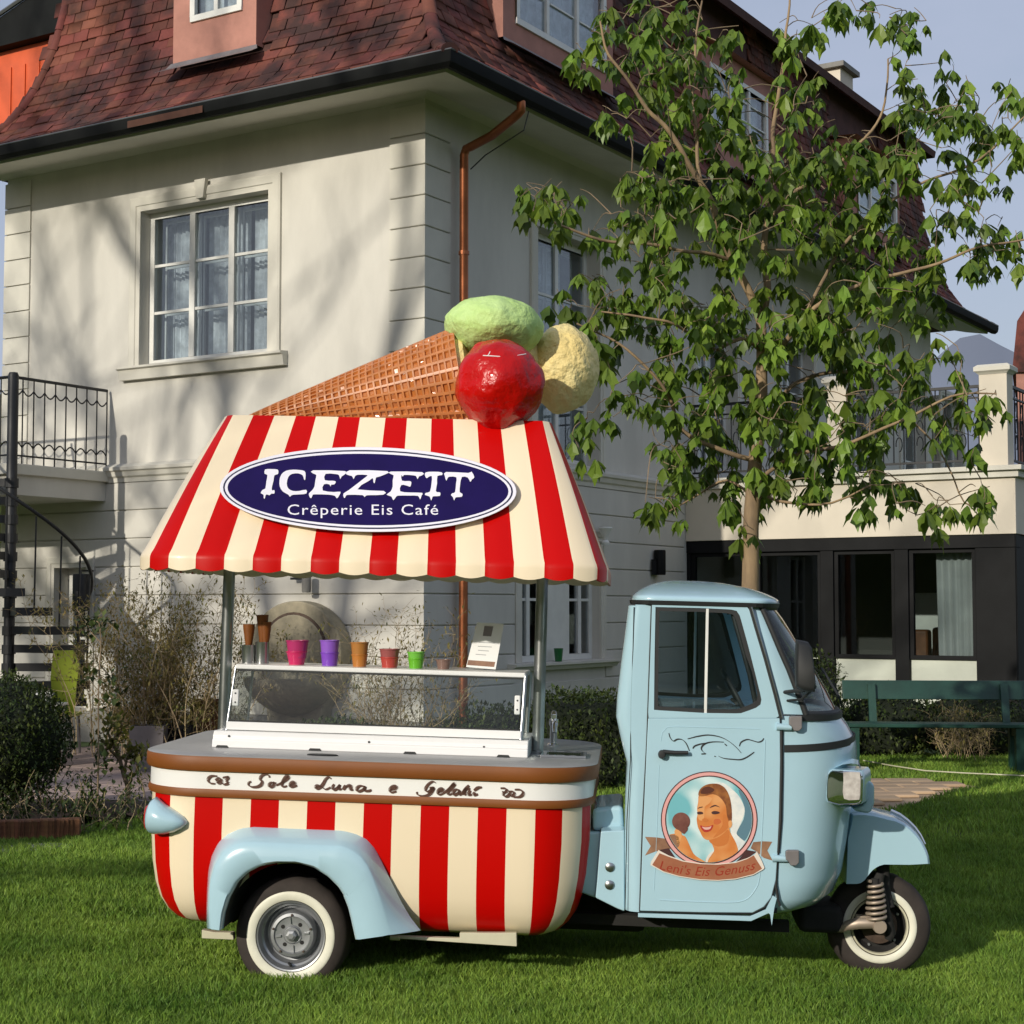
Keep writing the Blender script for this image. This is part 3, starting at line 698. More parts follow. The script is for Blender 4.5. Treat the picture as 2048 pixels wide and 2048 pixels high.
g = G(); g.tube([p_top+Vector((.08,0,-.1)),p_top+Vector((.03,0,-.30)),e1_.lerp(s1_,.3)+Vector((.05,0,-.18)),e1_+Vector((.07,-.03,-.22))],.007,6); g.build('earth_wire', MT['iron'], dp)
# chimney on far roof
cp = FR(14.5,-1.6,0); cy = cp.y
ch = at(1660,150,cy); g = G(); g.box((-.32,-.32,-2.2),(.32,.32,0),lambda x,y,z: ch+dR*x+nR*y+Vector((0,0,z)))
c_ = g.build('chimney', MT['annex'], house)
g = G(); g.box((-.42,-.42,-.001),(.42,.42,.09),lambda x,y,z: ch+dR*x+nR*y+Vector((0,0,z))); g.build('chimney_cap', MT['stucco_pl'], c_)
g = G(); g.box((-.335,-.335,-.95),(.335,.335,-.45),lambda x,y,z: ch+dR*x+nR*y+Vector((0,0,z))); g.build('chimney_band', MT['orange'], c_)
# orange clad roof dormer of the rear wing at the left edge
oc = at(60,150,24.0)
def OB(x,y,z): return oc+dL*x*-1+nL*y+Vector((0,0,z))
g = G(); g.prism([(-1.0,-1.2),(-.75,.15),(-.95,.45),(2.0,.45),(2.0,-1.2)], lambda x,y,d: OB(x,d,y), -2.5, 0)
ob_ = g.build('rear_dormer', MT['orange'], house)
g = G()
for k in range(9): x=-.7+k*.3; g.box((x,-.001,-1.2),(x+.012,.02,.18),OB)
g.build('standing_seam', MT['orange'], ob_)
g = G(); g.prism([(-1.35,.46),(-1.4,.62),(.3,1.12),(2.2,1.12),(2.2,.46)], lambda x,y,d: OB(x,d,y), -2.5, .18); g.build('dormer_roof', MT['gutter'], ob_)
g = G(); g.box((-1.42,.17,.60),(-1.2,.22,.66),OB); g.tube([OB(-1.42,.2,.65),OB(.3,.2,1.15)],.035,6); g.build('roof_edge', MT['gutter_lip'], ob_)
# ================================================================ ANNEX with terrace
AW = 4.5
AW = tz(FA,2031,980)[0]
annex = empty('annex_building', FA(2,0,0), 'cream single storey annex with dark glazed front and roof terrace beside the villa', 'building')
zp0 = tz(FA,1700,1075)[1]; zp1 = tz(FA,1700,945)[1]; zsill = tz(FA,1740,1317,-.1)[1]
def aband(o0,o1,z0,z1,name,mat,bev=.006,parent=annex):
    g = G(); pr=[(0,o0),(0,o1)]
    g.rings([[FA(0,o0,z0),FA(AW-o0*0,o0,z0),FB(4.5,o0,z0),FB(4.5,o1,z0),FB(-o1,o1,z0),FA(0,o1,z0)],[FA(0,o0,z1),FA(AW,o0,z1),FB(4.5,o0,z1),FB(4.5,o1,z1),FB(-o1,o1,z1),FA(0,o1,z1)]],True,cap0=True,cap1=True)
    return g.build(name, mat, parent, bevel=bev, seg=1)
aband(-.3,0,zp0,zp1-.14,'parapet',MT['annex'])
aband(-.33,.05,zp1-.14,zp1-.06,'parapet_cornice',MT['stucco_hi']); aband(-.36,.10,zp1-.06,zp1,'coping',MT['stucco_hi'])
g = G(); g.add([FA(0,-.2,zp1-.3),FA(AW-.2,-.2,zp1-.3),FA(AW-.2,-4,zp1-.3),FA(0,-4,zp1-.3)],[(0,1,2,3)]); g.build('terrace_floor', MT['stucco_pl'], annex)
# terrace pillars and iron railing
def pillar(s, w=.30, fn=FA, oo=-.02, top=None):
    z0=zp1; z1=zp1+1.12; g=G(); g.box((s-w/2,oo-.26,z0),(s+w/2,oo,z1),fn); 
    p = g.build('pillar', MT['annex'], annex, bevel=.006, seg=1)
    g=G(); g.rings([[fn(s+sx*(w/2+e),oo-.13+sy*(.13+e),z1+z) for sx,sy in ((-1,-1),(1,-1),(1,1),(-1,1))] for e,z in ((.0,0.0),(.02,.02),(.05,.04),(.05,.09),(.01,.12))],True,cap0=True,cap1=True); g.build('pillar_cap', MT['stucco_hi'], p)
s1 = tz(FA,1672,860)[0]; s2 = tz(FA,1986,860)[0]
pillar(s1,.26); pillar(s2,.34)
s0 = .05
def railing(fn,a,b,name='terrace_railing'):
    zt = zp1+.98; zb = zp1+.08; g=G(); r = G(); 
    r.box((a,-.16,zt),(b,-.12,zt+.035),fn); root = r.build('railing', MT['iron'], annex)
    for (q0,q1) in ((zb,zb+.025),(zt-.13,zt-.11)): r = G(); r.box((a,-.155,q0),(b,-.125,q1),fn); r.build('rail', MT['iron'], root)
    n = max(2,int((b-a)/.13))
    for i in range(n+1):
        t = a+.03+(b-a-.06)*i/n; g = G(); g.tube([fn(t,-.14,zb),fn(t,-.14,zt)],.009,5)
        if i < n and i%2==0:
            tm = t+(b-a-.06)/n/2; rr=.05
            for (zc,sg) in ((zb+.25,1),(zb+.45,-1),(zb+.65,1)):
                g.tube([fn(tm+rr*math.cos(q)*.8*sg,-.14,zc+rr*1.8*math.sin(q)) for q in np.linspace(-1.5,3.4,12)],.007,4)
        g.build('baluster', MT['iron'], root)
    return root
railing(FA,s0,s1-.14); railing(FA,s1+.14,s2-.18); railing(FB,.25,3.4)
# glazed front: dark posts, panes, low panels, head beam
zh = zp0; posts = [(1363,1382),(1500,1512),(1642,1668),(1790,1818),(1952,2040)]
fr = G()
for i,(a,b) in enumerate(posts):
    ta,tb = tz(FA,a,1200,-.05)[0],tz(FA,b,1200,-.05)[0]; fr.box((max(0.001,ta),-.20,0),(min(tb,AW-.01),-.03,zh-.16),FA)
fr.box((0.001,-.22,zh-.16),(AW-.01,-.02,zh-.001),FA)
fr.box((0.001,-.19,-.05),(AW-.01,-.04,.08),FA)
shop = fr.build('glazed_front', MT['anthr'], annex, bevel=.006, seg=1)
def AS(px): return tz(FA,px,1200,-.05)[0]
spans = [(AS(1382),AS(1500)),(AS(1512),AS(1642)),(AS(1668),AS(1790)),(AS(1818),AS(1952))]
for i,(a,b) in enumerate(spans):
    if i >= 2:
        g = G(); g.box((a,-.13,.08),(b,-.10,zsill),FA); g.build('lower_panel', MT['creampanel'], shop, bevel=.004, seg=1)
        z0 = zsill
    else:
        z0 = .08
    g = G(); g.box((a,-.12,z0),(b,-.112,zh-.16),FA); g.build('pane', MT['shopglass'], shop)
    if i == 1:
        g = G(); x = b-.05; g.box((AS(1600),-.125,.9),(AS(1642),-.10,zsill-.001),FA); g.build('lower_panel', MT['creampanel'], shop)
    g = G(); q=.05
    g.ring_prism([(a,z0),(b,z0),(b,zh-.16),(a,zh-.16)],[(a+q,z0+q),(b-q,z0+q),(b-q,zh-.16-q),(a+q,zh-.16-q)],lambda x,y,d: FA(x,d,y),-.14,-.07); g.build('sash', MT['anthr'], shop)
g = G(); g.box((0.0,-3.2,-.04),(AW-.02,-3.1,zh),FA); g.add([FA(0,-3.2,.02),FA(AW,-3.2,.02),FA(AW,-.2,.02),FA(0,-.2,.02)],[(0,1,2,3)]); g.add([FA(0,-3.2,zh-.01),FA(AW,-3.2,zh-.01),FA(AW,-.2,zh-.01),FA(0,-.2,zh-.01)],[(0,1,2,3)])
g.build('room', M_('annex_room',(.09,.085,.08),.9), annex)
# curtain in the last pane, inside
a,b = spans[3]; z1 = zh-.2; g = G(); top=[];mid=[];bot=[]
for k in range(31):
    f_ = k/30; t = a+.32*(b-a)+(b-a)*.66*f_; o = -.30+.02*math.sin(k*1.3); 
    top.append(FA(t,o,z1)); bot.append(FA(t+(.02*(1-f_)),o,zsill+.03))
g.rings([bot,top],False); g.build('curtain', MT['curtain'], annex, smooth=70)
# furniture seen through the glass
sofa = empty('sofa', FA(AS(1740),-1.2,0), 'brown sofa seen through the glazed front of the annex', 'sofa')
g=G(); g.box((AS(1735),-1.5,.45),(AS(1790),-1.3,.45+zsill-.10),FA); g.build('backrest', MT['wood_b'], sofa, bevel=.04)
g=G(); g.box((AS(1735),-1.3,.1),(AS(1872),-.7,.75),FA); g.build('seat', MT['wood_b'], sofa, bevel=.05)
g=G(); g.box((AS(1798),-1.5,.45),(AS(1872),-1.3,zsill+.38),FA); g.build('backrest', MT['wood_b'], sofa, bevel=.04)
cb = empty('shelf_unit', FA(AS(1840),-1.8,0), 'white shelf unit inside the annex beside the curtain', 'shelf')
g=G(); g.box((AS(1825),-2.1,0),(AS(1905),-1.7,2.2),FA); g.build('body', MT['roomgrey'], cb, bevel=.01)
for z in (1.0,1.35,1.7): g=G(); g.box((AS(1825),-1.7,z),(AS(1905),-1.66,z+.02),FA); g.build('shelf', MT['white'], cb)
kt = empty('kitchen_counter', FA(AS(1700),-2.4,0), 'white counter deep inside the annex behind the glass', 'counter')
g=G(); g.box((AS(1690),-2.6,0),(AS(1800),-2.2,1.75),FA); g.build('body', MT['white'], kt, bevel=.01)
lampshelf = G()
# annex side wall
g = G(); g.add([FB(0,-.02,0),FB(4.5,-.02,0),FB(4.5,-.02,zp0),FB(0,-.02,zp0)],[(0,1,2,3)]); g.build('side_wall', MT['anthr'], annex)
# wall fittings on the right facade
def wp(fn,px,py,o): t,z = tz(fn,px,py,o); return fn(t,o,z)
ub = empty('meter_pipe', wp(FR,1318,1130,.08), 'dark cylindrical fitting on the villa side wall left of the annex', 'wall fitting')
g=G(); c=wp(FR,1320,1150,.1); g.lathe([(0,0),(.07,0),(.075,.02),(.075,.30),(.07,.32),(0,.32)],lambda x,y,a: c+Vector((x,y,a)),16); g.build('canister', MT['anthr'], ub, smooth=40)
g=G(); c2=wp(FR,1308,1150,.06); g.box((-.03,-.03,0),(.03,.03,.2),lambda x,y,z: c2+Vector((x,y,z))); g.build('bracket', MT['anthr'], ub)
wl = empty('wall_lamp', wp(FR,1213,1060,.1), 'small white wall lamp above the ground floor window frame', 'wall lamp')
c=wp(FR,1211,1090,.14); g=G(); g.lathe([(0,0),(.045,0),(.05,.03),(.03,.06),(.035,.10),(.085,.20),(.08,.215),(0,.20)],lambda x,y,a: c+Vector((x,y,a)),18); g.build('lamp_shade', MT['white'], wl, smooth=40)
g=G(); g.tube([c+Vector((0,0,.05)),c-nR*.14+Vector((0,0,.05))],.02,8); g.build('bracket', MT['white'], wl)
sp = empty('wall_spotlight', wp(FL,610,1165,.1), 'small grey spotlight on the villa wall under the striped canopy edge', 'wall lamp')
c=wp(FL,613,1168,.16); g=G(); g.lathe([(0,-.09),(.045,-.09),(.05,-.08),(.05,.09),(0,.09)],lambda x,y,a: c+Vector((x,y,a)),16); g.build('lamp_body', MT['stucco_pl'], sp, smooth=40)
g=G(); g.box((0,-.02,-.012),(.2,.02,.012),lambda x,y,z: wp(FL,612,1157,.1)+dL*x+nL*y+Vector((0,0,z))); g.build('arm', MT['iron'], sp)
gc = empty('green_cup', wp(FR,1117,1300,.09), 'dark green cup standing on the ground floor window sill', 'cup')
t_,z_=tz(FR,1117,1320,.05); c=FR(t_,.05,WR2[2]); g=G(); g.lathe([(0,0),(.04,0),(.055,.15),(.05,.15),(.036,.01),(0,.01)],lambda x,y,a: c+Vector((x,y,a)),16); g.build('cup_body', M_('green_glaze',(.02,.14,.04),.3), gc, smooth=40)
# ================================================================ SPIRAL STAIR and BALCONY
st_c = at(21,1100,18.0); sx,sy = st_c.x,st_c.y
stair = empty('spiral_staircase', (sx,sy,0), 'black iron spiral staircase at the left edge beside the balcony', 'staircase')
def SC(x,y,z): return Vector((sx+x,sy+y,z))
ztop = at(21,745,18.0).z
g = G(); g.lathe([(0,0),(.058,0),(.058,ztop-.03),(.045,ztop),(0,ztop)],lambda x,y,a: SC(x,y,a),16); g.build('centre_post', MT['iron'], stair, smooth=40)
hr=[]
BALZ = 3.13
for i in range(14):
    ang = R(44-20*i); z = .55+.2*i
    if i == 13: break
    g = G(); a0,a1 = ang-R(13),ang+R(13); r0,r1=.05,.86
    pts = [(r0*math.cos(a0),r0*math.sin(a0)),(r1*math.cos(a0),r1*math.sin(a0)),(r1*math.cos(ang),r1*math.sin(ang)),(r1*math.cos(a1),r1*math.sin(a1)),(r0*math.cos(a1),r0*math.sin(a1))]
    g.prism(pts, lambda x,y,d: SC(x,y,d), z-.085, z); t = g.build('tread', MT['iron'], stair)
    g = G(); g.lathe([(.06,-.1),(.075,-.1),(.075,.0),(.06,0)],lambda x,y,a,z=z: SC(x,y,z+a-.0),14); g.tube([SC(.07,0,z-.09),SC(.07,0,z-.09)],.001,3); g.build('collar', MT['iron'], t)
    g = G(); g.tube([SC(.83*math.cos(ang),.83*math.sin(ang),z),SC(.85*math.cos(ang),.85*math.sin(ang),z+.95)],.010,6); g.build('baluster', MT['iron'], stair)
for k in range(70):
    a = R(50-20*13*k/69); z = .5+2.6*k/69; hr.append(SC(.86*math.cos(a),.86*math.sin(a),z+.97))
g = G(); g.tube(hr,.020,8); g.build('handrail', MT['iron'], stair, smooth=60)
bt0 = tz(FL,222,940)[0]
balc = empty('balcony', FL(bt0+1,.7,BALZ), 'small pale balcony with thin black iron railing at the left of the villa', 'balcony')
BO = 1.5
g = G(); g.box((bt0,.0,BALZ-.12),(bt0+3.2,BO,BALZ),FL); g.build('slab', MT['stucco_hi'], balc, bevel=.01)
g = G(); g.box((bt0+.06,.0,BALZ-.34),(bt0+3.2,BO-.06,BALZ-.12),FL); g.build('beam', MT['stucco'], balc)
RZ = BALZ+.93
def brail(pts, n, skip=0):
    a,b = pts; g = G(); g.tube([a+Vector((0,0,.95)),b+Vector((0,0,.95))],.018,8); r = g.build('top_rail', MT['iron'], balc)
    g = G(); g.tube([a+Vector((0,0,.09)),b+Vector((0,0,.09))],.011,6); g.build('bottom_rail', MT['iron'], balc)
    for i in range(n+1):
        p = a.lerp(b,i/n); g = G(); g.tube([p+Vector((0,0,.0)),p+Vector((0,0,.95))],.0085,5); g.build('baluster', MT['iron'], balc)
        if i < n:
            q = a.lerp(b,(i+1)/n)
            for (zz,sg) in ((.80,-1),(.20,1)):
                g = G(); g.tube([p.lerp(q,f)+Vector((0,0,zz+sg*.06*math.sin(math.pi*f)-sg*.02)) for f in np.linspace(0,1,9)],.009,4); g.build('scroll', MT['iron'], balc)
brail((FL(bt0+.03,.05,BALZ),FL(bt0+.03,BO-.03,BALZ)),9); brail((FL(bt0+.03,BO-.03,BALZ),FL(bt0+3.1,BO-.03,BALZ)),18)
# wall lantern next to the door (dark)
ln = empty('wall_lantern', wp(FL,160,1185,.2), 'dark grey cylindrical lantern on the wall behind the spiral stairs', 'lantern')
c = wp(FL,161,1222,.22); hh_ = (wp(FL,161,1148,.22)-c).z; g=G(); g.lathe([(0,0),(.09,0),(.094,.01),(.094,hh_-.01),(.09,hh_),(0,hh_)],lambda x,y,a: c+Vector((x,y,a)),20); g.build('lantern_body', MT['iron'], ln, smooth=40)
g=G(); g.tube([c+Vector((0,0,hh_)),c+Vector((0,0,hh_+.04)),c-nL*.22+Vector((0,0,hh_+.04))],.012,6); g.build('bracket', MT['iron'], ln)
# things under the stairs
lm = M_('lime_plastic',(.24,.30,.008),.4); gn = M_('green_plastic',(.03,.32,.13),.4)
chv = empty('garden_chair', at(118,1420,17.2)*1.0, 'lime green garden chair behind the spiral stair treads', 'chair'); c = at(118,1300,17.4); cz = 0
def CH(x,y,z): return Vector((c.x+x,c.y+y,z))
g=G(); g.prism([(-.14,.78),(-.11,1.1),(.10,1.1),(.17,.95),(.17,.78)],lambda x,y,d: CH(x,d,y),.18,.22); g.build('backrest', lm, chv, bevel=.008)
g=G(); g.box((-.2,-.22,.42),(.2,.2,.46),CH); g.build('seat', lm, chv, bevel=.01)
g=G(); g.prism([(-.12,.46),(-.13,.78),(.14,.78),(.12,.46)],lambda x,y,d: CH(x,d,y),.19,.21); g.build('back_panel', lm, chv)
for sx_ in (-.17,.17):
    for sy_ in (-.18,.17): g=G(); g.tube([CH(sx_,sy_,.42),CH(sx_*1.1,sy_*1.1,-.0)],.014,6); g.build('leg', MT['steel'], chv)
tb = empty('side_table', at(75,1400,16.9), 'white garden table behind the spiral stair treads', 'table'); c3 = at(75,1365,16.8)
def TB(x,y,z): return Vector((c3.x+x,c3.y+y,z))
g=G(); g.box((-.26,-.2,.56),(.26,.2,.59),TB); g.build('table_top', MT['white'], tb, bevel=.006)
for sx_ in (-.22,.22):
    for sy_ in (-.17,.17): g=G(); g.tube([TB(sx_,sy_,.56),TB(sx_,sy_,0)],.012,6); g.build('leg', MT['white'], tb)
wb = empty('white_basin', TB(0,0,.59), 'shallow white basin on the garden table behind the stairs', 'basin'); g=G(); g.lathe([(0,.0),(.10,0),(.16,.09),(.17,.09),(.165,.10),(.15,.10),(.09,.012),(0,.012)],lambda x,y,a: TB(x,y,.59+a),24); g.build('basin_body', MT['white'], wb, smooth=40)
gt = empty('green_tub', TB(.02,-.3,.3), 'green and white plastic tub low behind the stair treads', 'tub'); c4=at(80,1425,16.2)
zz = c4.z-.04
stl = empty('wooden_crate', Vector((c4.x,c4.y,0)), 'small dark wooden crate carrying the green tub behind the stairs', 'crate')
for k in range(3):
    g=G(); g.box((-.17,-.13,k*zz/3+.01),(.17,.13,(k+1)*zz/3-.008),lambda x,y,z: Vector((c4.x+x,c4.y+y,z))); g.build('board', MT['wood_b'], stl, bevel=.004)
g=G(); g.lathe([(0,0),(.11,0),(.13,.10),(.0,.10)],lambda x,y,a: Vector((c4.x+x,c4.y+y,zz+a)),20); g.build('tub_body', gn, gt, smooth=40)
g=G(); g.lathe([(0,.101),(.14,.101),(.14,.125),(.0,.13)],lambda x,y,a: Vector((c4.x+x,c4.y+y,zz+a)),20); g.build('lid', MT['white'], gt, smooth=40)
# ---------------------------------------------------------------- bench
bz = on_ground(1745,1538); 
bench = empty('park_bench', (bz.x+1.0,bz.y,0), 'dark green wooden park bench on the lawn before the annex', 'bench')
b_a = at(1692,1380,bz.y-.1); bx0 = b_a.x; BW = 2.3
eX = Vector((.995,-.08,0)); eY = Vector((.08,.995,0))
def BN(x,y,z): return Vector((bx0,bz.y,0))+eX*x+eY*y+Vector((0,0,z))
zt = at(1692,1361,bz.y+.1).z; zb = at(1692,1398,bz.y+.1).z; zs = at(1700,1442,bz.y).z
g=G(); g.rings([[BN(0,.10,zb),BN(0,.14,zb),BN(0,.19,zt),BN(0,.15,zt)],[BN(BW,.10,zb),BN(BW,.14,zb),BN(BW,.19,zt),BN(BW,.15,zt)]],True,cap0=True,cap1=True); g.build('back_board', MT['bench'], bench, bevel=.006)
g=G(); g.box((0,-.36,zs-.035),(BW,-.20,zs),BN); g.build('seat_board', MT['bench'], bench, bevel=.006)
g=G(); g.box((0,-.185,zs-.035),(BW,-.03,zs),BN); g.build('seat_board', MT['bench'], bench, bevel=.006)
for x in (.24,1.50,2.2):
    g=G(); g.prism([(-.02,zs-.03),(.03,zs-.03),(.13,zt-.03),(.09,zt-.03)],lambda p,q,d,x=x: BN(x+d,p,q),0,.07); g.build('back_support', MT['bench'], bench)
for x in (.02,1.55,2.15):
    g=G(); g.box((x,-.34,0),(x+.08,-.26,zs-.036),BN); g.build('leg', MT['bench'], bench); g=G(); g.box((x,-.06,0),(x+.08,.02,zs-.036),BN); g.build('leg', MT['bench'], bench)
    g=G(); g.box((x+.01,-.26,zs-.12),(x+.07,-.06,zs-.04),BN); g.build('stretcher', MT['bench'], bench)
# garden hose line on the lawn
pts = [on_ground(*p)+Vector((0,0,.045)) for p in ((1727,1530),(1780,1540),(1850,1551),(1930,1556),(2060,1562))]
hs = empty('garden_hose', pts[1], 'thin pale garden hose lying across the lawn near the bench', 'hose'); g=G(); g.tube(pts,.006,6); g.build('hose_line', MT['chassis'], hs, smooth=60)
# far hill and neighbour roof
hl = G(); prof_ = [(1850,735),(1890,700),(1920,676),(1960,668),(2000,690),(2030,705),(2100,690),(2250,640),(2400,720)]
front=[at(x,y,700) for x,y in prof_]; hl.rings([[Vector((p.x*.98,640,-5)) for p in front],[Vector((p.x,690,p.z*.6)) for p in front],front,[Vector((p.x*1.05,900,p.z*.7)) for p in front]],False)
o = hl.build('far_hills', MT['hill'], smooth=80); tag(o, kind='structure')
nb_ = empty('neighbour_house', at(2040,900,40)*1.0, 'red brown neighbouring house wall at the right edge above the terrace', 'house')
c5 = at(2030,620,42); g=G(); sl_=lambda x,y,z: c5+Vector((x+y*.32,y,z)); g.box((0,0,-9),(5,5,-1.6),sl_); g.build('wall', MT['pink'], nb_)
g=G(); g.prism([(-.1,-1.6),(0.05,-.3),(.5,.4),(1.6,1.1),(5,1.1),(5,-1.6)],lambda x,y,d: sl_(x,d,y),-.1,5); g.build('roof', MT['tile_j'], nb_)
# ================================================================ ICE CREAM TRUCK
O_T = hit(581,1962,Vector((0,0,0)),Vector((0,0,1)))
TM_ = Matrix.Translation(O_T) @ Matrix.Rotation(R(-4),4,'Z') @ Matrix.Rotation(R(1.6),4,'Y')
TI_ = TM_.inverted()
truck = empty('ice_cream_truck', None, 'pale blue three-wheeled ice cream truck with red and cream striped body and canopy', 'truck', M=TM_)
dirm = TI_.to_3x3(); camL = TI_ @ CAM
def PL(px,py,p0,n):
    d = dirm @ ray(px,py); p0 = Vector(p0); n = Vector(n); return camL + d*((p0-camL).dot(n)/d.dot(n))
def P(px,py,v=0.0): return PL(px,py,(0,v,0),(0,1,0))
def Pz(px,py,w): return PL(px,py,(0,0,w),(0,0,1))
def TB_(g,name,mat,parent=None,**k): return g.build(name,mat,parent or truck,local=True,**k)
W = 1.42                                   # body width
def zz_(n,f=2.76,ox=0,oy=0): return lambda x,y: (ox+x/f, oy+y/f)
def px_list(pts,f,ox,oy): return [(ox+x/f,oy+y/f) for x,y in pts]
def resample(pts,n,closed=False):
    pts = [Vector(p) for p in pts]; 
    if closed: pts = pts+[pts[0]]
    L_=[0]
    for a,b in zip(pts,pts[1:]): L_.append(L_[-1]+(b-a).length)
    out=[]
    for i in range(n):
        s = L_[-1]*i/(n if closed else n-1); k=0
        while k < len(L_)-2 and L_[k+1] < s: k+=1
        f=(s-L_[k])/max(1e-9,L_[k+1]-L_[k]); out.append(pts[k].lerp(pts[k+1],min(1,f)))
    return out
def smooth_poly(pts,n,closed=False):
    """catmull-rom through points"""
    P_=[Vector(p) for p in pts]; m=len(P_); out=[]
    segs = m if closed else m-1
    for i in range(segs):
        p0=P_[(i-1)%m] if closed or i>0 else P_[0]; p1=P_[i]; p2=P_[(i+1)%m]; p3=P_[(i+2)%m] if closed or i<m-2 else P_[-1]
        for k in range(n):
            t=k/n; out.append(.5*((2*p1)+(p2-p0)*t+(2*p0-5*p1+4*p2-p3)*t*t+(3*p1-p0-3*p2+p3)*t**3))
    if not closed: out.append(P_[-1])
    return out
# ---- rounded rectangle perimeter by arc length (starts on the near face at u=0 going +u)
def rrect(u0,u1,v0,v1,r):
    a = u1-u0-2*r; b = v1-v0-2*r; q = math.pi*r/2; tot = 2*a+2*b+4*q
    def f(s):
        s %= tot
        if s < a: return Vector((u0+r+s,v0,0)),Vector((0,-1,0))
        s -= a
        if s < q: t=s/r; n=Vector((math.sin(t),-math.cos(t),0)); return Vector((u1-r,v0+r,0))+n*r,n
        s -= q
        if s < b: return Vector((u1,v0+r+s,0)),Vector((1,0,0))
        s -= b
        if s < q: t=s/r; n=Vector((math.cos(t),math.sin(t),0)); return Vector((u1-r,v1-r,0))+n*r,n
        s -= q
        if s < a: return Vector((u1-r-s,v1,0)),Vector((0,1,0))
        s -= a
        if s < q: t=s/r; n=Vector((-math.sin(t),math.cos(t),0)); return Vector((u0+r,v1-r,0))+n*r,n
        s -= q
        if s < b: return Vector((u0,v1-r-s,0)),Vector((-1,0,0))
        s -= b
        t=s/r; n=Vector((-math.cos(t),-math.sin(t),0)); return Vector((u0+r,v0+r,0))+n*r,n
    return f,tot,a
BR_ = .26
uL = P(297,1640,BR_*.7).x; uR = P(1180,1640,BR_*.7).x
rf,tot,aflat = rrect(uL,uR,0,W,BR_)
sw = (P(1137,1620).x-P(341+0,1620).x)/14.0     # stripe width
s_first = P(445,1620).x-(uL+BR_)              # arc position of a red/cream boundary (red before it)
nst = round(tot/sw); 
if nst % 2: nst += 1
swt = tot/nst
SUB = 4
wtop = P(700,1592).z
levels = [(wtop,0),(.60,.0),(.45,.012),(.36,.028),(.30,.048),(.25,.08),(.215,.12),(.195,.17),(.19,.30)]
levels = [(w-.0,i) for w,i in levels]
# keep true stripe width on the near face; spread the remainder over the far side
cuts = []; 
k0 = -4; s = s_first + k0*sw
S = [s_first + (k0)*sw + j*sw for j in range(0, int((aflat+2*BR_*1.6+ .9)/sw)+1)]
last = S[-1]; rem = tot-(last-S[0]); m_ = max(2,round(rem/sw)); m_ += (len(S)-1+m_)%2
S += [last+rem*(j+1)/m_ for j in range(m_-1)]
cols = []; colm = []
for j in range(len(S)):
    a = S[j]; b = S[j+1] if j+1 < len(S) else S[0]+tot
    # stripe just before s_first (index -k0-1) is red
    for q in range(SUB): cols.append(a+(b-a)*q/SUB); colm.append(1 if (j-(-k0-1))%2==0 else 0)
rings_=[]
for w,ins in levels:
    ring=[]
    for s in cols:
        p,n = rf(s); ring.append(p-n*ins+Vector((0,0,w)))
    rings_.append(ring)
g = G(); g.rings(rings_,True,mfn=lambda i,j: colm[j]); g.f.append([len(g.v)-len(cols)+j for j in range(len(cols))][::-1]); g.m.append(2)
g.f.append([j for j in range(len(cols))]); g.m.append(2)
body = TB_(g,'body',[MT['cream'],MT['red'],MT['underdark']],smooth=40)
# cut the wheel openings (boolean applied here, cutter removed)
wc = P(581,1873,0.02)
cut = G(); arch_r = .275
pts=[(wc.x+arch_r*1.02*math.cos(t),wc.z+arch_r*math.sin(t)+.03) for t in np.linspace(0,math.pi,25)]+[(wc.x-arch_r*1.02,.0),(wc.x+arch_r*1.02,.0)]
for (v0,v1) in ((-.1,.34),(W-.34,W+.1)): cut.prism(pts,lambda x,y,d:(x,d,y),v0,v1)
co = cut.build('tmp_cut',[MT['underdark']]); co.data.materials.clear()
for m in (MT['cream'],MT['red'],MT['underdark']): co.data.materials.append(m)
co.data.polygons.foreach_set('material_index',[2]*len(co.data.polygons)); co.matrix_world = TM_
mo = body.modifiers.new('cut','BOOLEAN'); mo.operation='DIFFERENCE'; mo.object=co; mo.solver='EXACT'
dg = bpy.context.evaluated_depsgraph_get(); dg.update(); nm = bpy.data.meshes.new_from_object(body.evaluated_get(dg)); body.modifiers.clear(); body.data = nm; bpy.data.objects.remove(co)
nm.polygons.foreach_set('use_smooth',[True]*len(nm.polygons)); nm.set_sharp_from_angle(angle=R(40))
# ---- bands round the top and the counter
def band(prof,name,mat,cap=False,r=BR_,smooth=40,parent=None):
    f,t,a = rf,tot,aflat; n=140; g=G(); rs=[]
    for o,w in prof:
        ring=[]
        for i in range(n):
            p,nn = f(t*i/n); ring.append(p+nn*o+Vector((0,0,w)))
        rs.append(ring)
    g.rings(rs,True,cap0=cap,cap1=cap); return TB_(g,name,mat,parent,smooth=smooth)
def wat(py,px=740,v=-.02): return P(px,py,v).z
# measured heights at px 740: counter top edge 1523, brown bottom 1553, white bottom 1588, bead bottom 1604
wb0,wb1,wb2,wb3 = wat(1606),wat(1590),wat(1554),wat(1523)
band([(.000,wb0-.004),(.014,wb0),(.020,(wb0+wb1)/2),(.014,wb1),(.0,wb1)],'lower_bead',MT['brown'])
band([(.0,wb1-.002),(.010,wb1-.002),(.010,wb2),(.0,wb2)],'name_band',MT['whiteband'])
band([(.0,wb2),(.022,wb2),(.030,wb2+.012),(.030,wb3-.010),(.026,wb3-.002),(.0,wb3-.002)],'counter_edge',MT['brown'])
ct = band([(.025,wb3-.004),(.027,wb3),(.022,wb3+.003)],'counter_top',MT['laminate'],cap=True)
CZ = wb3+.003
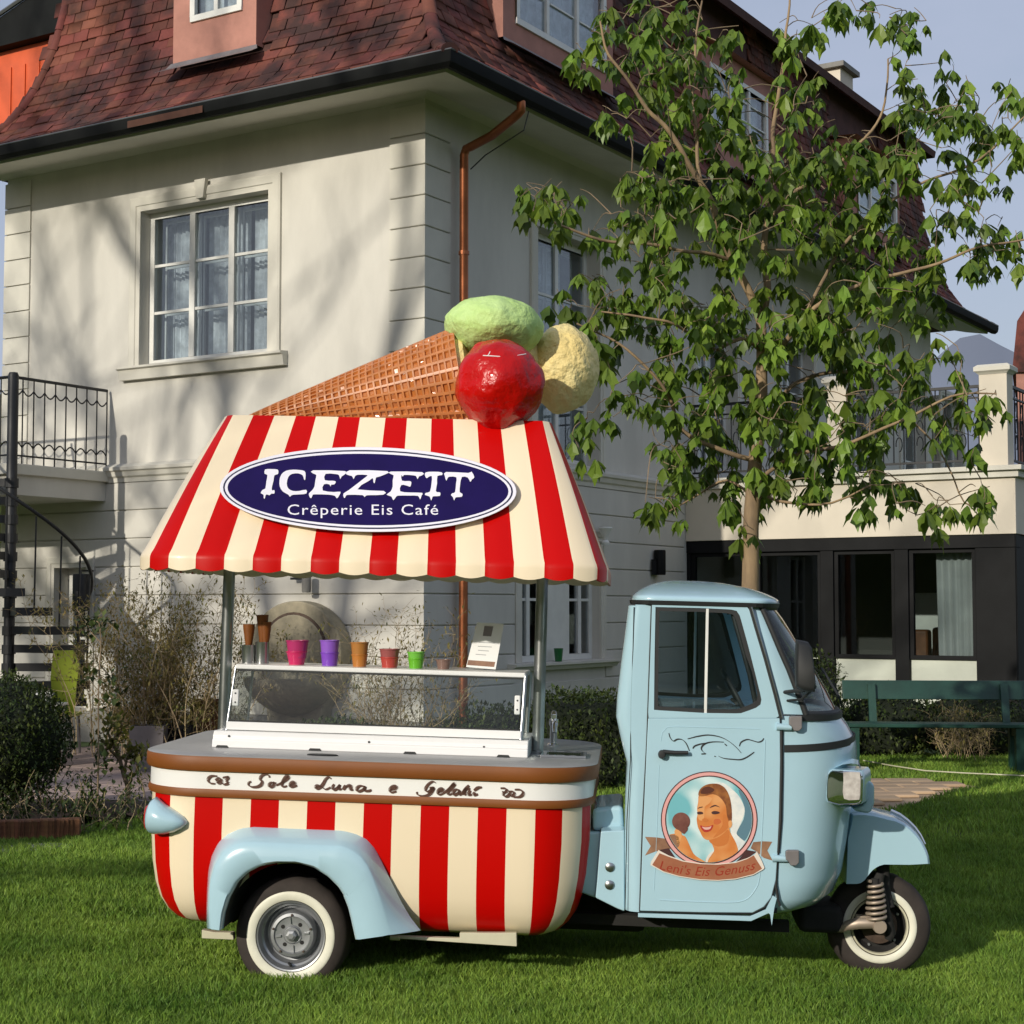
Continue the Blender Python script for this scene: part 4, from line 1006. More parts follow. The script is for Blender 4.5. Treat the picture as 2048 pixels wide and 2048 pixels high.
# ---- lettering on the white band: pen strokes
def strokes(lst, fn, name, mat, rad, parent=None, flat=.35):
    g = G()
    for s_ in lst:
        pts = smooth_poly([(x,y,0) for x,y in s_],5)
        m=len(pts); w=[]
        for i in range(m):
            d2=(pts[min(i+1,m-1)]-pts[max(i-1,0)]); d2=d2.normalized() if d2.length>0 else Vector((1,0,0)); w.append(rad*(.38+.80*abs(d2.x*-.55+d2.y*.83))*(.55+.45*math.sin(math.pi*min(1,max(0,(i+.6)/m)))))
        P3=[fn(p.x,p.y) for p in pts]
        for i in range(m-1):
            a,b=P3[i],P3[i+1]; d=(b-a)
            if d.length<1e-6: continue
            n=d.cross(fn.nrm).normalized() if hasattr(fn,'nrm') else d.cross(Vector((0,-1,0))).normalized()
            g.add([a-n*w[i],a+n*w[i],b+n*w[i+1],b-n*w[i+1]],[(0,1,2,3)])
        for i in (0,m-1):
            pass
    return TB_(g,name,mat,parent)
# traced in an enlargement of the band (scale 2.76, origin 380,1530)
LET = {
 'orn1':[[(150,62),(118,62),(100,80),(112,100),(140,104)],[(140,85),(160,72),(175,88),(160,102),(150,92),(170,85)],[(180,70),(215,66),(200,85),(212,100),(190,108),(176,98)]],
 'Sole':[[(440,70),(434,57),(414,52),(394,62),(388,78),(398,92),(394,108),(374,120),(345,122),(325,112),(324,98),(338,92)],[(462,98),(446,98),(436,112),(444,122),(460,116),(466,102),(458,96),(476,100)],
         [(476,112),(505,100),(534,80),(546,64),(534,62),(518,82),(508,106),(514,121),(536,116)],[(548,112),(574,108),(580,97),(566,95),(552,110),(560,123),(592,114)]],
 'Luna':[[(780,78),(768,68),(750,78),(738,100),(722,121),(702,131),(693,122),(706,113),(728,122),(750,135),(776,124)],[(796,106),(786,126),(796,137),(814,128),(828,108)],[(828,108),(820,132),(838,134)],
         [(846,138),(860,112)],[(858,124),(878,112),(890,116),(884,136),(902,138)],
         [(968,120),(938,116),(920,132),(930,146),(954,138),(970,118)],[(970,118),(962,140),(984,144),(1002,138)]],
 'e':[[(1108,138),(1136,130),(1140,118),(1122,118),(1104,136),(1112,152),(1140,146)]],
 'Gelati':[[(1358,100),(1340,92),(1315,108),(1300,135),(1315,148),(1338,136),(1345,126),(1325,160),(1290,172),(1258,164),(1252,148)],[(1322,128),(1350,126)],
         [(1368,150),(1395,142),(1398,132),(1382,132),(1368,150),(1376,164),(1398,158)],[(1398,158),(1430,132),(1455,106),(1462,104),(1448,122),(1424,150),(1428,164),(1446,160)],
         [(1490,140),(1468,136),(1452,152),(1460,166),(1478,158),(1490,140)],[(1490,140),(1486,162),(1500,164)],[(1500,164),(1520,136),(1540,112)],[(1512,134),(1548,132)],[(1520,136),(1514,160),(1526,166)],[(1548,140),(1536,164),(1556,164)],[(1568,142),(1590,126),(1612,124)],[(1572,150),(1566,166),(1590,162)]],
 'orn2':[[(1714,128),(1740,130),(1750,142),(1738,150),(1722,146)],[(1742,150),(1728,162),(1742,174),(1760,168),(1768,150),(1752,142)],[(1762,146),(1784,148),(1790,162),(1776,172),(1762,162)],[(1792,136),(1825,138),(1840,158),(1820,176),(1786,178)]],
}
def fband(x,y): return P(380+x/2.76,1530+y/2.76,-.0125)
fband_n = None
for k_,v_ in LET.items():
    strokes(v_, fband, 'lettering', MT['lettering'], .0072)
# ---- rear wheel (near and far) and front wheel
def wheel(cx,cv,cz,r,name,ww0,ww1,width,front=False,outsign=-1):
    """outsign -1: face towards -v"""
    f = lambda a0: (lambda x,y,a: Vector((cx+x,cv+outsign*a,cz+y)))
    F_ = f(0); root = G()
    # tyre profile r,a with a outward
    pr=[(ww0-.004,-.01),(ww0,.010),(ww1,.016),(r*.90,.006),(r*.965,-.012),(r*.995,-.034)]
    nt=64; g=G(); rs=[[F_(rr*math.cos(2*math.pi*j/nt),rr*math.sin(2*math.pi*j/nt),a) for j in range(nt)] for rr,a in pr]
    # tread: notched ring
    for a in (-.042,-width+.042):
        rs.append([F_((r if (j%4)<2 else r*.972)*math.cos(2*math.pi*j/nt),(r if (j%4)<2 else r*.972)*math.sin(2*math.pi*j/nt),a) for j in range(nt)])
    for rr,a in ((r*.965,-width+.01),(r*.9,-width-.006),(ww0,-width)): rs.append([F_(rr*math.cos(2*math.pi*j/nt),rr*math.sin(2*math.pi*j/nt),a) for j in range(nt)])
    g.rings(rs,True); wh = TB_(g,name,MT['tyre'],smooth=50)
    g=G(); g.lathe([(ww0+.001,.004),(ww0+.003,.0135),(ww0+.012,.019),(ww1-.01,.0195),(ww1-.002,.0175),(ww1,.0150)],F_,64); TB_(g,'whitewall',MT['whitewall'],wh,smooth=40)
    return wh,F_
wr = 0.243
rw,F_ = wheel(wc.x,0.035,wc.z,wr,'rear_wheel',.146,.187,.15)
g=G(); g.lathe([(.148,.0),(.145,.012),(.139,.010),(.134,-.010),(.130,-.022),(.122,-.028),(.118,-.050),(.112,-.062),(.100,-.066),(.097,-.030),(.090,-.018),(.078,-.016),(.074,-.024),(.055,-.026),(.040,-.026),(.034,-.020),(.032,-.012),(0,-.012)],F_,64); rm=TB_(g,'rim',MT['rim'],rw,smooth=30)
for k in range(4):
    a=R(45+90*k+8); x,y=.052*math.cos(a),.052*math.sin(a); g=G(); g.lathe([(0,-.0255),(.0085,-.0255),(.0085,-.024),(0,-.0235)],lambda p,q,r_,x=x,y=y: F_(x+p,y+q,r_),12); TB_(g,'bolt_hole',MT['underdark'],rw)
    a=R(90*k+8); x,y=.060*math.cos(a),.060*math.sin(a); g=G(); g.box((-.012,-.004,-.026),(.012,.004,-.018),lambda p,q,r_,x=x,y=y,a=a: F_(x+p*math.cos(a),y+p*math.sin(a)+q,r_)); TB_(g,'rib',MT['rim'],rw)
g=G(); g.lathe([(.026,-.012),(.022,.006),(.012,.010),(0,.010)],F_,6); TB_(g,'hub_nut',MT['rim'],rw)
for k in range(5):
    a=R(72*k+20); x,y=.083*math.cos(a),.083*math.sin(a); g=G(); g.lathe([(.005,-.018),(.005,-.010),(0,-.009)],lambda p,q,r_,x=x,y=y: F_(x+p,y+q,r_),6); TB_(g,'wheel_nut',MT['rust'],rw)
g=G(); g.tube([F_(-.012,-.120,-.030),F_(.004,-.124,-.002)],.006,6); TB_(g,'valve',MT['rubber'],rw)
rw2,F2 = wheel(wc.x,W-.035,wc.z,wr,'rear_wheel',.146,.187,.15,outsign=1)
g=G(); g.lathe([(.148,.0),(.139,.010),(.12,-.04),(.10,-.066),(.08,-.016),(0,-.016)],F2,32); TB_(g,'rim',MT['rim'],rw2,smooth=30)
g=G(); g.tube([Vector((wc.x,.15,wc.z)),Vector((wc.x,W-.15,wc.z))],.035,10); TB_(g,'axle',MT['underdark'])
# ---- rear fender
z7 = lambda L_: [(x/2.76,1348+y/2.76) for x,y in L_]; z8 = lambda L_: [(680+x/2.76,1348+y/2.76) for x,y in L_]
base = z7([(1142,1400),(1140,1300),(1143,1200),(1150,1080),(1170,1000),(1205,930),(1260,880),(1330,850),(1400,842),(1700,855),(1880,862)])+z8([(40,868),(100,885),(150,912),(190,960),(230,1035),(290,1160),(345,1270),(390,1345),(445,1415)])
outer = z7([(1160,1405),(1152,1300),(1155,1210),(1165,1140),(1190,1060),(1230,1000),(1290,955),(1350,938),(1420,935),(1700,950),(1830,955)])+z8([(0,952),(60,975),(110,1010),(150,1060),(180,1130),(215,1230),(240,1320),(258,1400),(268,1440)])
arch = z7([(1222,1412),(1226,1380),(1235,1320),(1262,1240),(1310,1150),(1370,1095),(1440,1060),(1530,1043),(1640,1043),(1730,1068),(1810,1118),(1870,1178),(1915,1250)])+z8([(15,1215),(45,1290),(62,1360),(75,1420),(85,1465)])
NF=64; vo=-.105
B_=resample([P(x,y,.004) for x,y in base],NF); O_=resample([P(x,y,vo) for x,y in outer],NF); A_=resample([P(x,y,vo) for x,y in arch],NF)
def lerp_ring(a,b,f,vf): return [Vector((p.x+(q.x-p.x)*f,p.y+(q.y-p.y)*vf,p.z+(q.z-p.z)*f)) for p,q in zip(a,b)]
rs=[B_,lerp_ring(B_,O_,.10,.16),lerp_ring(B_,O_,.45,.55),lerp_ring(B_,O_,.86,.93),lerp_ring(B_,O_,.96,.985),O_]
O2=[Vector((q.x+(a.x-q.x)*.18,vo-.012,q.z+(a.z-q.z)*.18)) for q,a in zip(O_,A_)]
A1=[Vector((q.x+(a.x-q.x)*.88,vo-.014,q.z+(a.z-q.z)*.88)) for q,a in zip(O_,A_)]
A2=[a+Vector((0,0.002,0)) for a in A_]; A3=[a+Vector((0,.035,0)) for a in A_]
g=G(); g.rings(rs+[O2,A1,A2,A3],False)
# feet
for e in (0,NF-1):
    g.add([r[e] for r in rs+[O2,A1,A2,A3]]+[Vector((A3[e].x,0,A3[e].z))],[list(range(len(rs)+5))])
fd=TB_(g,'rear_fender',MT['lightblue'],smooth=55)
g=G(); A4=[Vector((a.x,.01,a.z)) for a in A_]; Ai=[Vector((a.x+(wc.x-a.x)*.04,-.06,a.z+(wc.z-a.z)*.04)) for a in A_]; A5=[Vector((p.x,.30,p.z)) for p in A4]
g.rings([A3,A4,A5],False); TB_(g,'wheel_well',MT['underdark'],fd,smooth=50)
# far fender (simple mirror)
mir=lambda r:[Vector((p.x,W-p.y,p.z)) for p in r]
g=G(); g.rings([mir(r) for r in rs+[O2,A1,A2,A3]],False); TB_(g,'rear_fender',MT['lightblue'],smooth=55)
# ---- tail lamp housings (blue bullets on the rear corners)
for side in (0,1):
    cyv = .085; fl=(lambda p: p) if side==0 else (lambda p: Vector((p.x,W-p.y,p.z)))
    secs = z7([(795,0),(800,0),(815,0),(840,0),(900,0),(960,0),(1005,0),(1030,0)])
    tops = [760,722,700,684,725,757,785,812]; bots=[850,880,888,892,890,876,853,828]; depth=[.05,.075,.085,.088,.07,.055,.04,.012]
    g=G(); rs2=[]
    for (sx_,_),t_,b_,d_ in zip(secs,tops,bots,depth):
        pt_=P(sx_,1348+t_/2.76,-.01); pb_=P(sx_,1348+b_/2.76,-.01); c=(pt_+pb_)/2; h=(pt_.z-pb_.z)/2
        cv = .085 - .0; off = {0:.07,1:.06,2:.05,3:.04,4:.02,5:.008,6:.0,7:.0}[len(rs2)]
        rs2.append([fl(Vector((c.x,off-d_*math.cos(q)*1.0 if math.cos(q)>0 else off-d_*math.cos(q)*.9,c.z+h*math.sin(q)))) for q in np.linspace(0,2*math.pi,25)[:-1]])
    g.rings(rs2,True,cap0=True,cap1=True); tl=TB_(g,'tail_lamp_housing',MT['lightblue'],smooth=60)
    c0=sum(rs2[0],Vector())/24; g=G(); g.lathe([(.058,0),(.05,-.012),(0,-.016)],lambda x,y,a: c0+Vector((a-.001,x*.8,y)),20); TB_(g,'tail_lamp',M_('lamp_red_%d'%side,(.4,.01,.01),.15),tl,smooth=50)
# ---- chassis rails below
g=G(); q=[P(*z7([p])[0],.12) for p in ((1113,1412),(1113,1460),(1290,1468),(1285,1428),(1180,1425))]
g.prism([(p.x,p.z) for p in q],lambda x,y,d:(x,d,y),.12,.16); TB_(g,'tow_plate',MT['chassis'],bevel=.003)
a_=P(*z8([(300,1462)])[0],.02); b_=P(*z8([(970,1440)])[0],.02); c_=P(*z8([(972,1515)])[0],.02); m1=P(*z8([(655,1440)])[0],.02); m2=P(*z8([(655,1470)])[0],.02)
g=G(); g.prism([(a_.x,a_.z-.006),(c_.x,c_.z),(b_.x,b_.z),(m1.x,m1.z),(m2.x,m2.z),(a_.x,a_.z+.003)],lambda x,y,d:(x,d,y),.06,.09); TB_(g,'side_rail',MT['chassis'],bevel=.002)
g=G(); g.tube([Vector((a_.x-.02,.04,a_.z)),Vector((a_.x+.02,.04,a_.z))],.010,8); TB_(g,'rail_end',MT['chassis'])
for vv in (.45,W-.45): g=G(); g.box((uL+.1,vv-.03,.205),(P(1600,1800).x,vv+.03,.25)); TB_(g,'chassis_beam',MT['underdark'])
g=G(); g.box((uR-.2,.55,.15),(uR+.25,.95,.30)); TB_(g,'gearbox',MT['underdark'],bevel=.03)
# ---- canopy poles
u_p = [P(453,1300,.62).x, P(1081,1300,.62).x]
wtopc = P(740,1150,-.05).z
for u_ in u_p:
    g=G(); g.lathe([(.0,CZ),(.045,CZ),(.045,CZ+.008),(.027,CZ+.012),(.027,wtopc+.3),(0,wtopc+.3)],lambda x,y,a,u_=u_: Vector((u_+x,.62+y,a)),20); TB_(g,'canopy_pole',MT['steel'],smooth=40)
# ---- glass display case
VC=.34; cu0=P(424,1480,VC).x; cu1=P(1056,1500,VC).x; ch1=P(740,1466+6,VC).z
g=G()
pr=[(0,CZ),(0,CZ+.036),(.010,CZ+.040),(.010,ch1-.02),(.028,ch1),(.5,ch1),(.5,CZ)]
g.rings([[Vector((cu0,VC+a,b)) for a,b in pr],[Vector((cu1,VC+a,b)) for a,b in pr]],True,cap0=True,cap1=True); cbase=TB_(g,'display_base',MT['casewhite'],bevel=.008)
for px_ in (444,630,820,1007):
    u_=P(px_,1500,VC).x; g=G(); g.rings([[Vector((u_-.028,VC-.001,CZ)),Vector((u_+.028,VC-.001,CZ)),Vector((u_+.028,VC-.001,CZ+.004)),Vector((u_+.022,VC-.001,CZ+.011)),Vector((u_-.022,VC-.001,CZ+.011)),Vector((u_-.028,VC-.001,CZ+.004))],[Vector((u_-.028,VC+.02,CZ)),Vector((u_+.028,VC+.02,CZ)),Vector((u_+.028,VC+.02,CZ+.004)),Vector((u_+.022,VC+.02,CZ+.011)),Vector((u_-.022,VC+.02,CZ+.011)),Vector((u_-.028,VC+.02,CZ+.004))]],True,cap0=True)
    TB_(g,'vent_slot',MT['rubber'],cbase)
for px_,py_ in ((458,1472),(738,1484),(968,1494)):
    p=P(px_,py_,VC+.009); g=G(); g.lathe([(0,0),(.005,0),(.005,.003),(0,.003)],lambda x,y,a,p=p: p+Vector((x,-a,y)),10); TB_(g,'screw',MT['rubber'],cbase)
VG=VC+.05; gz0=ch1; gb0=P(740,1452,VG).z; VS=VC+.11
shz=P(740,1336,VS).z; su0=P(472,1333,VS).x; su1=P(1051,1349,VS).x; gu0=P(453,1450,VG).x; gu1=P(1042,1470,VG).x
g=G(); g.box((gu0,VG-.008,gz0+.004),(gu1,VG+.012,gb0)); TB_(g,'lower_rail',MT['casewhite'],bevel=.002)
g=G(); g.box((gu0+.01,VG+.0,gb0),(gu1-.01,VG+.01,gb0+.006)); TB_(g,'rail_seal',MT['rubber'])
g=G(); SD=.36
g.box((su0,VS-.012,shz-.022),(su1,VS+SD,shz)); shelf=TB_(g,'glass_case_shelf',MT['casewhite'],bevel=.006)
g=G(); g.box((su0+.01,VS-.004,shz-.030),(su1-.01,VS+.004,shz-.0225)); TB_(g,'shelf_seal',MT['rubber'],shelf)
def pane(pts,name,mat,th=.006):
    a,b,c=[Vector(p) for p in pts[:3]]; n=(b-a).cross(c-a).normalized()*th; g=G(); m=len(pts)
    g.add([Vector(p) for p in pts]+[Vector(p)+n for p in pts],[list(range(m))[::-1],list(range(m,2*m))]+[[i,(i+1)%m,m+(i+1)%m,m+i] for i in range(m)]); return TB_(g,name,mat)
pane([(gu0+.012,VG+.004,gb0+.006),(gu1-.012,VG+.004,gb0+.006),(su1-.012,VS,shz-.03),(su0+.012,VS,shz-.03)],'front_glass',MT['caseglass'])
pane([(gu0+.005,VG+.006,gz0),(su0+.005,VS,shz-.03),(su0+.005,VS+SD-.01,shz-.03),(gu0+.005,VS+SD-.01,gz0)],'side_glass',MT['caseglass'])
pane([(gu1-.005,VG+.006,gz0),(su1-.005,VS,shz-.03),(su1-.005,VS+SD-.01,shz-.03),(gu1-.005,VS+SD-.01,gz0)],'side_glass',MT['caseglass'])
for pa,pb,rd in (((gu1,VG,gz0),(su1,VS,shz-.01),.010),((gu1,VS+SD-.01,gz0),(su1,VS+SD-.01,shz-.01),.010),((gu0,VG,gz0),(su0,VS,shz-.01),.006),((gu0,VS+SD-.01,gz0),(su0,VS+SD-.01,shz-.01),.006)):
    g=G(); g.tube([pa,pb],rd,8); TB_(g,'corner_post',MT['steel'],smooth=50)
for (px_,py_,w_,h_) in ((472,1395,.018,.075),(1035,1410,.016,.085)):
    p=P(px_,py_,VG+.03); g=G(); g.box((p.x-w_/1.2,p.y-.012,p.z-h_/2),(p.x+w_/1.2,p.y+.006,p.z+h_/2)); lt=TB_(g,'latch',MT['casewhite'],bevel=.006)
    for dz in (-.02,.02): g=G(); g.lathe([(0,0),(.004,0),(.004,.002),(0,.002)],lambda x,y,a,p=p,dz=dz: Vector((p.x+x,p.y-.012-a,p.z+dz+y)),8); TB_(g,'screw',MT['rubber'],lt)
# ---- sink and tap on the right of the counter
sp_=Pz(1128,1512,CZ); g=G()
hb=.0; 
g.ring_prism([(-.10,-.11),(.10,-.11),(.10,.11),(-.10,.11)],[(-.075,-.085),(.075,-.085),(.075,.085),(-.075,.085)],lambda x,y,d: Vector((sp_.x+x,sp_.y+y,CZ+d)),.001,.012); g.box((sp_.x-.08,sp_.y-.09,CZ+.001),(sp_.x+.08,sp_.y+.09,CZ+.003)); sk=TB_(g,'sink',MT['chrome'],bevel=.003)
tp=Pz(1107,1490,CZ); tp=tp+Vector((.0,-.03,0)); g=G(); g.lathe([(.03,0),(.03,.006),(.018,.012),(.018,.09),(.024,.10),(.024,.125),(.0,.13)],lambda x,y,a: Vector((tp.x+x,tp.y+y,CZ+a)),16); g.tube([(tp.x,tp.y,CZ),(tp.x,tp.y,CZ+.075),(tp.x,tp.y,CZ+.10),(tp.x+.005,tp.y-.03,CZ+.115),(tp.x+.008,tp.y-.09,CZ+.10),(tp.x+.009,tp.y-.10,CZ+.07)],[.016,.016,.016,.014,.012,.012],12); TB_(g,'tap',MT['chrome'],smooth=50)
g=G(); g.rings([[Vector((tp.x+x,tp.y+y,CZ+z)) for x,y in ((-.014,-.018),(.014,-.018),(.014,.018),(-.014,.018))] for z in (.115,.15)]+[[Vector((tp.x+x,tp.y+y+.01,CZ+.165)) for x,y in ((-.008,-.014),(.008,-.014),(.008,.014),(-.008,.014))]],True,cap0=True,cap1=True); TB_(g,'tap_lever',MT['chrome'],bevel=.004)
g=G(); g.lathe([(.06,0),(.062,.003),(.055,.006),(0,.006)],lambda x,y,a: Pz(645,1511,CZ)+Vector((x*1.1,y*.5,a)),24); TB_(g,'counter_slot',MT['rubber'])
# ================================================================ CANOPY
v0c=-.06; v1c=W+.06
ctop_v=.30
# near face: plane through bottom front edge and top front edge
zb_=P(740,1122,v0c).z; zt_=P(740,835,ctop_v).z
fb=[(392,1),(449,0),(506,1),(563,0),(622,1),(679,0),(739,1),(794,0),(855,1),(912,0),(970,1),(1028,0),(1089,1),(1147,0)]   # boundary px and colour to its right (1 red)
ft=[507,549,592,632,677,720,771,814,863,906,954,1000,1047,1085]
ub_=[P(x,1122+(x-740)*.028,v0c).x for x,_ in fb]; ut_=[P(x,836+(x-740)*.028,ctop_v).x for x in ft]
cm=[c for _,c in fb]
# corner stripes (bottom u,v ; top u,v)
ubl=[P(338,1112,v0c+.012).x,P(301,1110,v0c+.055).x,P(282,1108,v0c+.15).x]; ubr=[P(1194,1132,v0c+.05).x,P(1213,1134,v0c+.15).x]
utl=[P(466,828,ctop_v+.01).x,P(455,827,ctop_v+.04).x,P(450,826,ctop_v+.09).x]; utr=[P(1098,846,ctop_v+.03).x,P(1103,846,ctop_v+.09).x]
bot=[(u,v0c) for u in ub_]+[(ubr[0],v0c+.05),(ubr[1],v0c+.15)]; top=[(u,ctop_v) for u in ut_]+[(utr[0],ctop_v+.03),(utr[1],ctop_v+.09)]
cmx=cm+[1]
# right side
nsd=11; vt1=W-ctop_v
uRb,uRt=ubr[1],utr[1]; uLb,uLt=ubl[2],utl[2]
for k in range(nsd+1):
    f=(k+1)/(nsd+1); bot.append((uRb+.0,v0c+.15+(v1c-v0c-.30)*f)); top.append((uRt,ctop_v+.09+(vt1-ctop_v-.18)*f)); cmx.append((k)%2)
# now at far right corner -> far side going -u
nfa=15
for k in range(nfa):
    f=(k)/(nfa-1); bot.append((uRb-.10-(uRb-uLb-.20)*f,v1c)); top.append((uRt-.05-(uRt-uLt-.10)*f,vt1)); cmx.append((k)%2)
for k in range(nsd+1):
    f=k/(nsd+1); bot.append((uLb,v1c-.15-(v1c-v0c-.30)*f)); top.append((uLt,vt1-.09-(vt1-ctop_v-.18)*f)); cmx.append((k+1)%2)
bot+=[(ubl[2],v0c+.15),(ubl[1],v0c+.055),(ubl[0],v0c+.012)]; top+=[(utl[2],ctop_v+.09),(utl[1],ctop_v+.04),(utl[0],ctop_v+.01)]
cmx+=[1-0,0,1]
# order colours: stripe j spans j..j+1 ; last three: left edge red?, cream, crimson ; then wraps to cream before 392
cmx=cmx[:len(bot)]
while len(cmx)<len(bot): cmx.append(0)
cmx[-3:]=[0,1,0]      # 282-301 cream, 301-338 red, 338-392 cream
n=len(bot); cmx[-4]=1
SB=6; prof_c=[(0.0,0),(.25,0),(.5,0),(.75,0),(.9,0),(.965,.0)]
valh=P(740,1150,v0c).z-zb_        # negative
cols_b=[];cols_t=[];cmat=[];frac=[]
for j in range(n):
    b0,b1=Vector(bot[j]+(0,)),Vector(bot[(j+1)%n]+(0,)); t0,t1=Vector(top[j]+(0,)),Vector(top[(j+1)%n]+(0,))
    for q in range(SB): f=q/SB; cols_b.append(b0.lerp(b1,f)); cols_t.append(t0.lerp(t1,f)); cmat.append(cmx[j]); frac.append(f)
N_=len(cols_b); cen=Vector(((uLb+uRb)/2,W/2,0)); rs=[]
def outn(i):
    d=cols_b[(i+1)%N_]-cols_b[i-1]; return Vector((d.y,-d.x,0)).normalized()
for (f,_) in [(x,0) for x in np.linspace(0,.955,8)]:
    rs.append([cols_t[i].lerp(cols_b[i],f)+Vector((0,0,zt_+(zb_-zt_)*f+.02*math.sin(math.pi*f)))+outn(i)*(.006*abs(math.sin(math.pi*frac[i]))*f) for i in range(N_)])
for (o,dz) in ((-.002,0.010),(.002,-.002),(.003,-.012)):
    rs.append([cols_b[i]+outn(i)*(o+.004*math.sin(math.pi*frac[i]))+Vector((0,0,zb_+dz)) for i in range(N_)])
rs.append([cols_b[i]+outn(i)*(.002+.006*math.sin(math.pi*frac[i]))+Vector((0,0,zb_+valh*.86-.011*math.sin(math.pi*frac[i]))) for i in range(N_)])
rs.append([cols_b[i]+outn(i)*(-.010+.006*math.sin(math.pi*frac[i]))+Vector((0,0,zb_+valh*.86-.011*math.sin(math.pi*frac[i]))) for i in range(N_)])
rs.append([cols_b[i]+outn(i)*(-.012)+Vector((0,0,zb_-.01)) for i in range(N_)])
rs.append([cols_t[i].lerp(cols_b[i],.9)+Vector((0,0,zb_+.05)) for i in range(N_)])
rs.append([cols_t[i].lerp(cols_b[i],.5)+Vector((0,0,zb_+.06)) for i in range(N_)])
g=G(); g.rings(rs,True,mfn=lambda i,j: cmat[j] if i<12 else 0); 
g.f.append([j for j in range(N_)]); g.m.append(0); nn_=len(g.v); g.f.append([nn_-N_+j for j in range(N_)]); g.m.append(0)
canopy=TB_(g,'canopy',[MT['cream'],MT['red']],smooth=32)
# sign on the near slope
fpl0=Vector((0,v0c,zb_)); fdir=Vector((0,ctop_v-v0c,zt_-zb_)).normalized(); fn_c=Vector((0,-fdir.z,fdir.y))
def CP(px,py,off=.0): return PL(px,py,fpl0+fn_c*off,fn_c)
def ell(cx,cy,a,b,n=72,rot=.015): 
    return [(cx+a*math.cos(2*math.pi*k/n)*math.cos(rot)-b*math.sin(2*math.pi*k/n)*math.sin(rot),cy+a*math.cos(2*math.pi*k/n)*math.sin(rot)+b*math.sin(2*math.pi*k/n)*math.cos(rot)) for k in range(n)]
cx_,cy_=736.5,979
def plate(poly,o0,o1,name,mat,parent=None,fn=CP,bevel=0): 
    g=G(); g.prism(poly,fn,o0,o1); return TB_(g,name,mat,parent,bevel=bevel)
sign=plate(ell(cx_,cy_,297,85),.018,.046,'sign_board',MT['signwhite'],canopy,bevel=.004)
plate(ell(cx_-.5,cy_,290,79),.0462,.0466,'sign_ring',MT['signdark'],canopy); plate(ell(cx_-.5,cy_,286.5,76),.0467,.0470,'sign_ring',MT['signwhite'],canopy)
plate(ell(cx_-.5,cy_,281,71.5),.0471,.0475,'sign_face',MT['navy'],canopy)
ICE=[[(290,190),(330,187),(370,190),(376,205),(372,220),(350,228),(345,260),(335,300),(335,325),(350,322),(350,345),(332,345),(318,356),(300,350),(292,362),(288,378),(281,372),(280,352),(262,342),(275,320),(292,312),(298,270),(305,225),(288,218)],
 [(425,198),(470,191),(510,193),(545,200),(551,225),(548,258),(540,250),(533,228),(505,215),(465,218),(440,238),(430,280),(440,312),(470,328),(510,328),(555,320),(556,345),(515,350),(480,352),(460,356),(450,366),(440,352),(405,332),(385,300),(383,260),(395,222)],
 [(600,195),(805,200),(802,222),(783,235),(774,252),(766,226),(740,219),(680,218),(675,258),(725,262),(746,268),(736,286),(716,288),(712,302),(704,286),(670,285),(662,325),(735,335),(776,333),(766,360),(752,376),(740,360),(700,352),(610,350),(596,356),(588,374),(578,368),(572,345),(592,325),(608,300),(614,260),(620,225),(598,215)],
 [(835,195),(1078,200),(1062,222),(1018,238),(1004,244),(996,278),(988,270),(984,246),(960,262),(885,318),(1055,328),(1052,352),(965,355),(940,358),(930,369),(918,355),(830,353),(812,358),(804,374),(797,368),(795,345),(830,322),(930,245),(948,226),(885,224),(868,236),(860,252),(850,232),(815,222)],
 [(1100,203),(1302,207),(1300,228),(1282,234),(1272,252),(1262,232),(1230,226),(1185,225),(1178,236),(1168,226),(1172,262),(1212,264),(1232,270),(1226,300),(1210,296),(1195,292),(1168,290),(1160,330),(1225,338),(1302,340),(1298,358),(1288,384),(1276,360),(1220,358),(1150,358),(1134,366),(1116,388),(1104,364),(1072,352),(1098,332),(1112,300),(1112,260),(1118,228),(1098,218)],
 [(1325,208),(1375,204),(1428,208),(1430,226),(1400,232),(1398,280),(1390,328),(1404,336),(1418,338),(1416,360),(1378,362),(1368,368),(1360,390),(1350,364),(1320,354),(1326,340),(1352,332),(1362,280),(1364,232),(1340,240),(1330,246),(1320,228)],
 [(1455,206),(1600,212),(1620,203),(1638,240),(1622,254),(1612,270),(1596,242),(1558,238),(1546,290),(1544,335),(1560,345),(1558,365),(1525,368),(1514,374),(1508,390),(1500,368),(1487,354),(1498,342),(1514,335),(1520,280),(1522,240),(1480,236),(1466,244),(1458,262),(1448,232)]]
for L_ in ICE:
    pts=[(440+x/3.22,880+y/3.22) for x,y in L_]; q=smooth_poly([(x,y,0) for x,y in pts],2,True); plate([(p.x,p.y) for p in q],.0476,.0505,'sign_letter',MT['signwhite'],canopy)
def text2d(s_,spacing=1.0):
    cu=bpy.data.curves.new('t','FONT'); cu.body=s_; cu.space_character=spacing; cu.resolution_u=3; ob=bpy.data.objects.new('t',cu); COL.objects.link(ob)
    dg=bpy.context.evaluated_depsgraph_get(); me=bpy.data.meshes.new_from_object(ob.evaluated_get(dg)); vs=[(v.co.x,v.co.y) for v in me.vertices]; fs=[list(p.vertices) for p in me.polygons]
    bpy.data.objects.remove(ob); bpy.data.meshes.remove(me); xs=[v[0] for v in vs]; ys=[v[1] for v in vs]
    x0,x1,y0,y1=min(xs),max(xs),min(ys),max(ys); return [((x-x0)/(x1-x0),(y-y0)/(y1-y0)) for x,y in vs],fs
def text_on(s_,fn,name,mat,parent=None,spacing=1.0):
    vs,fs=text2d(s_,spacing); g=G(); g.add([fn(x,y) for x,y in vs],fs); return TB_(g,name,mat,parent)
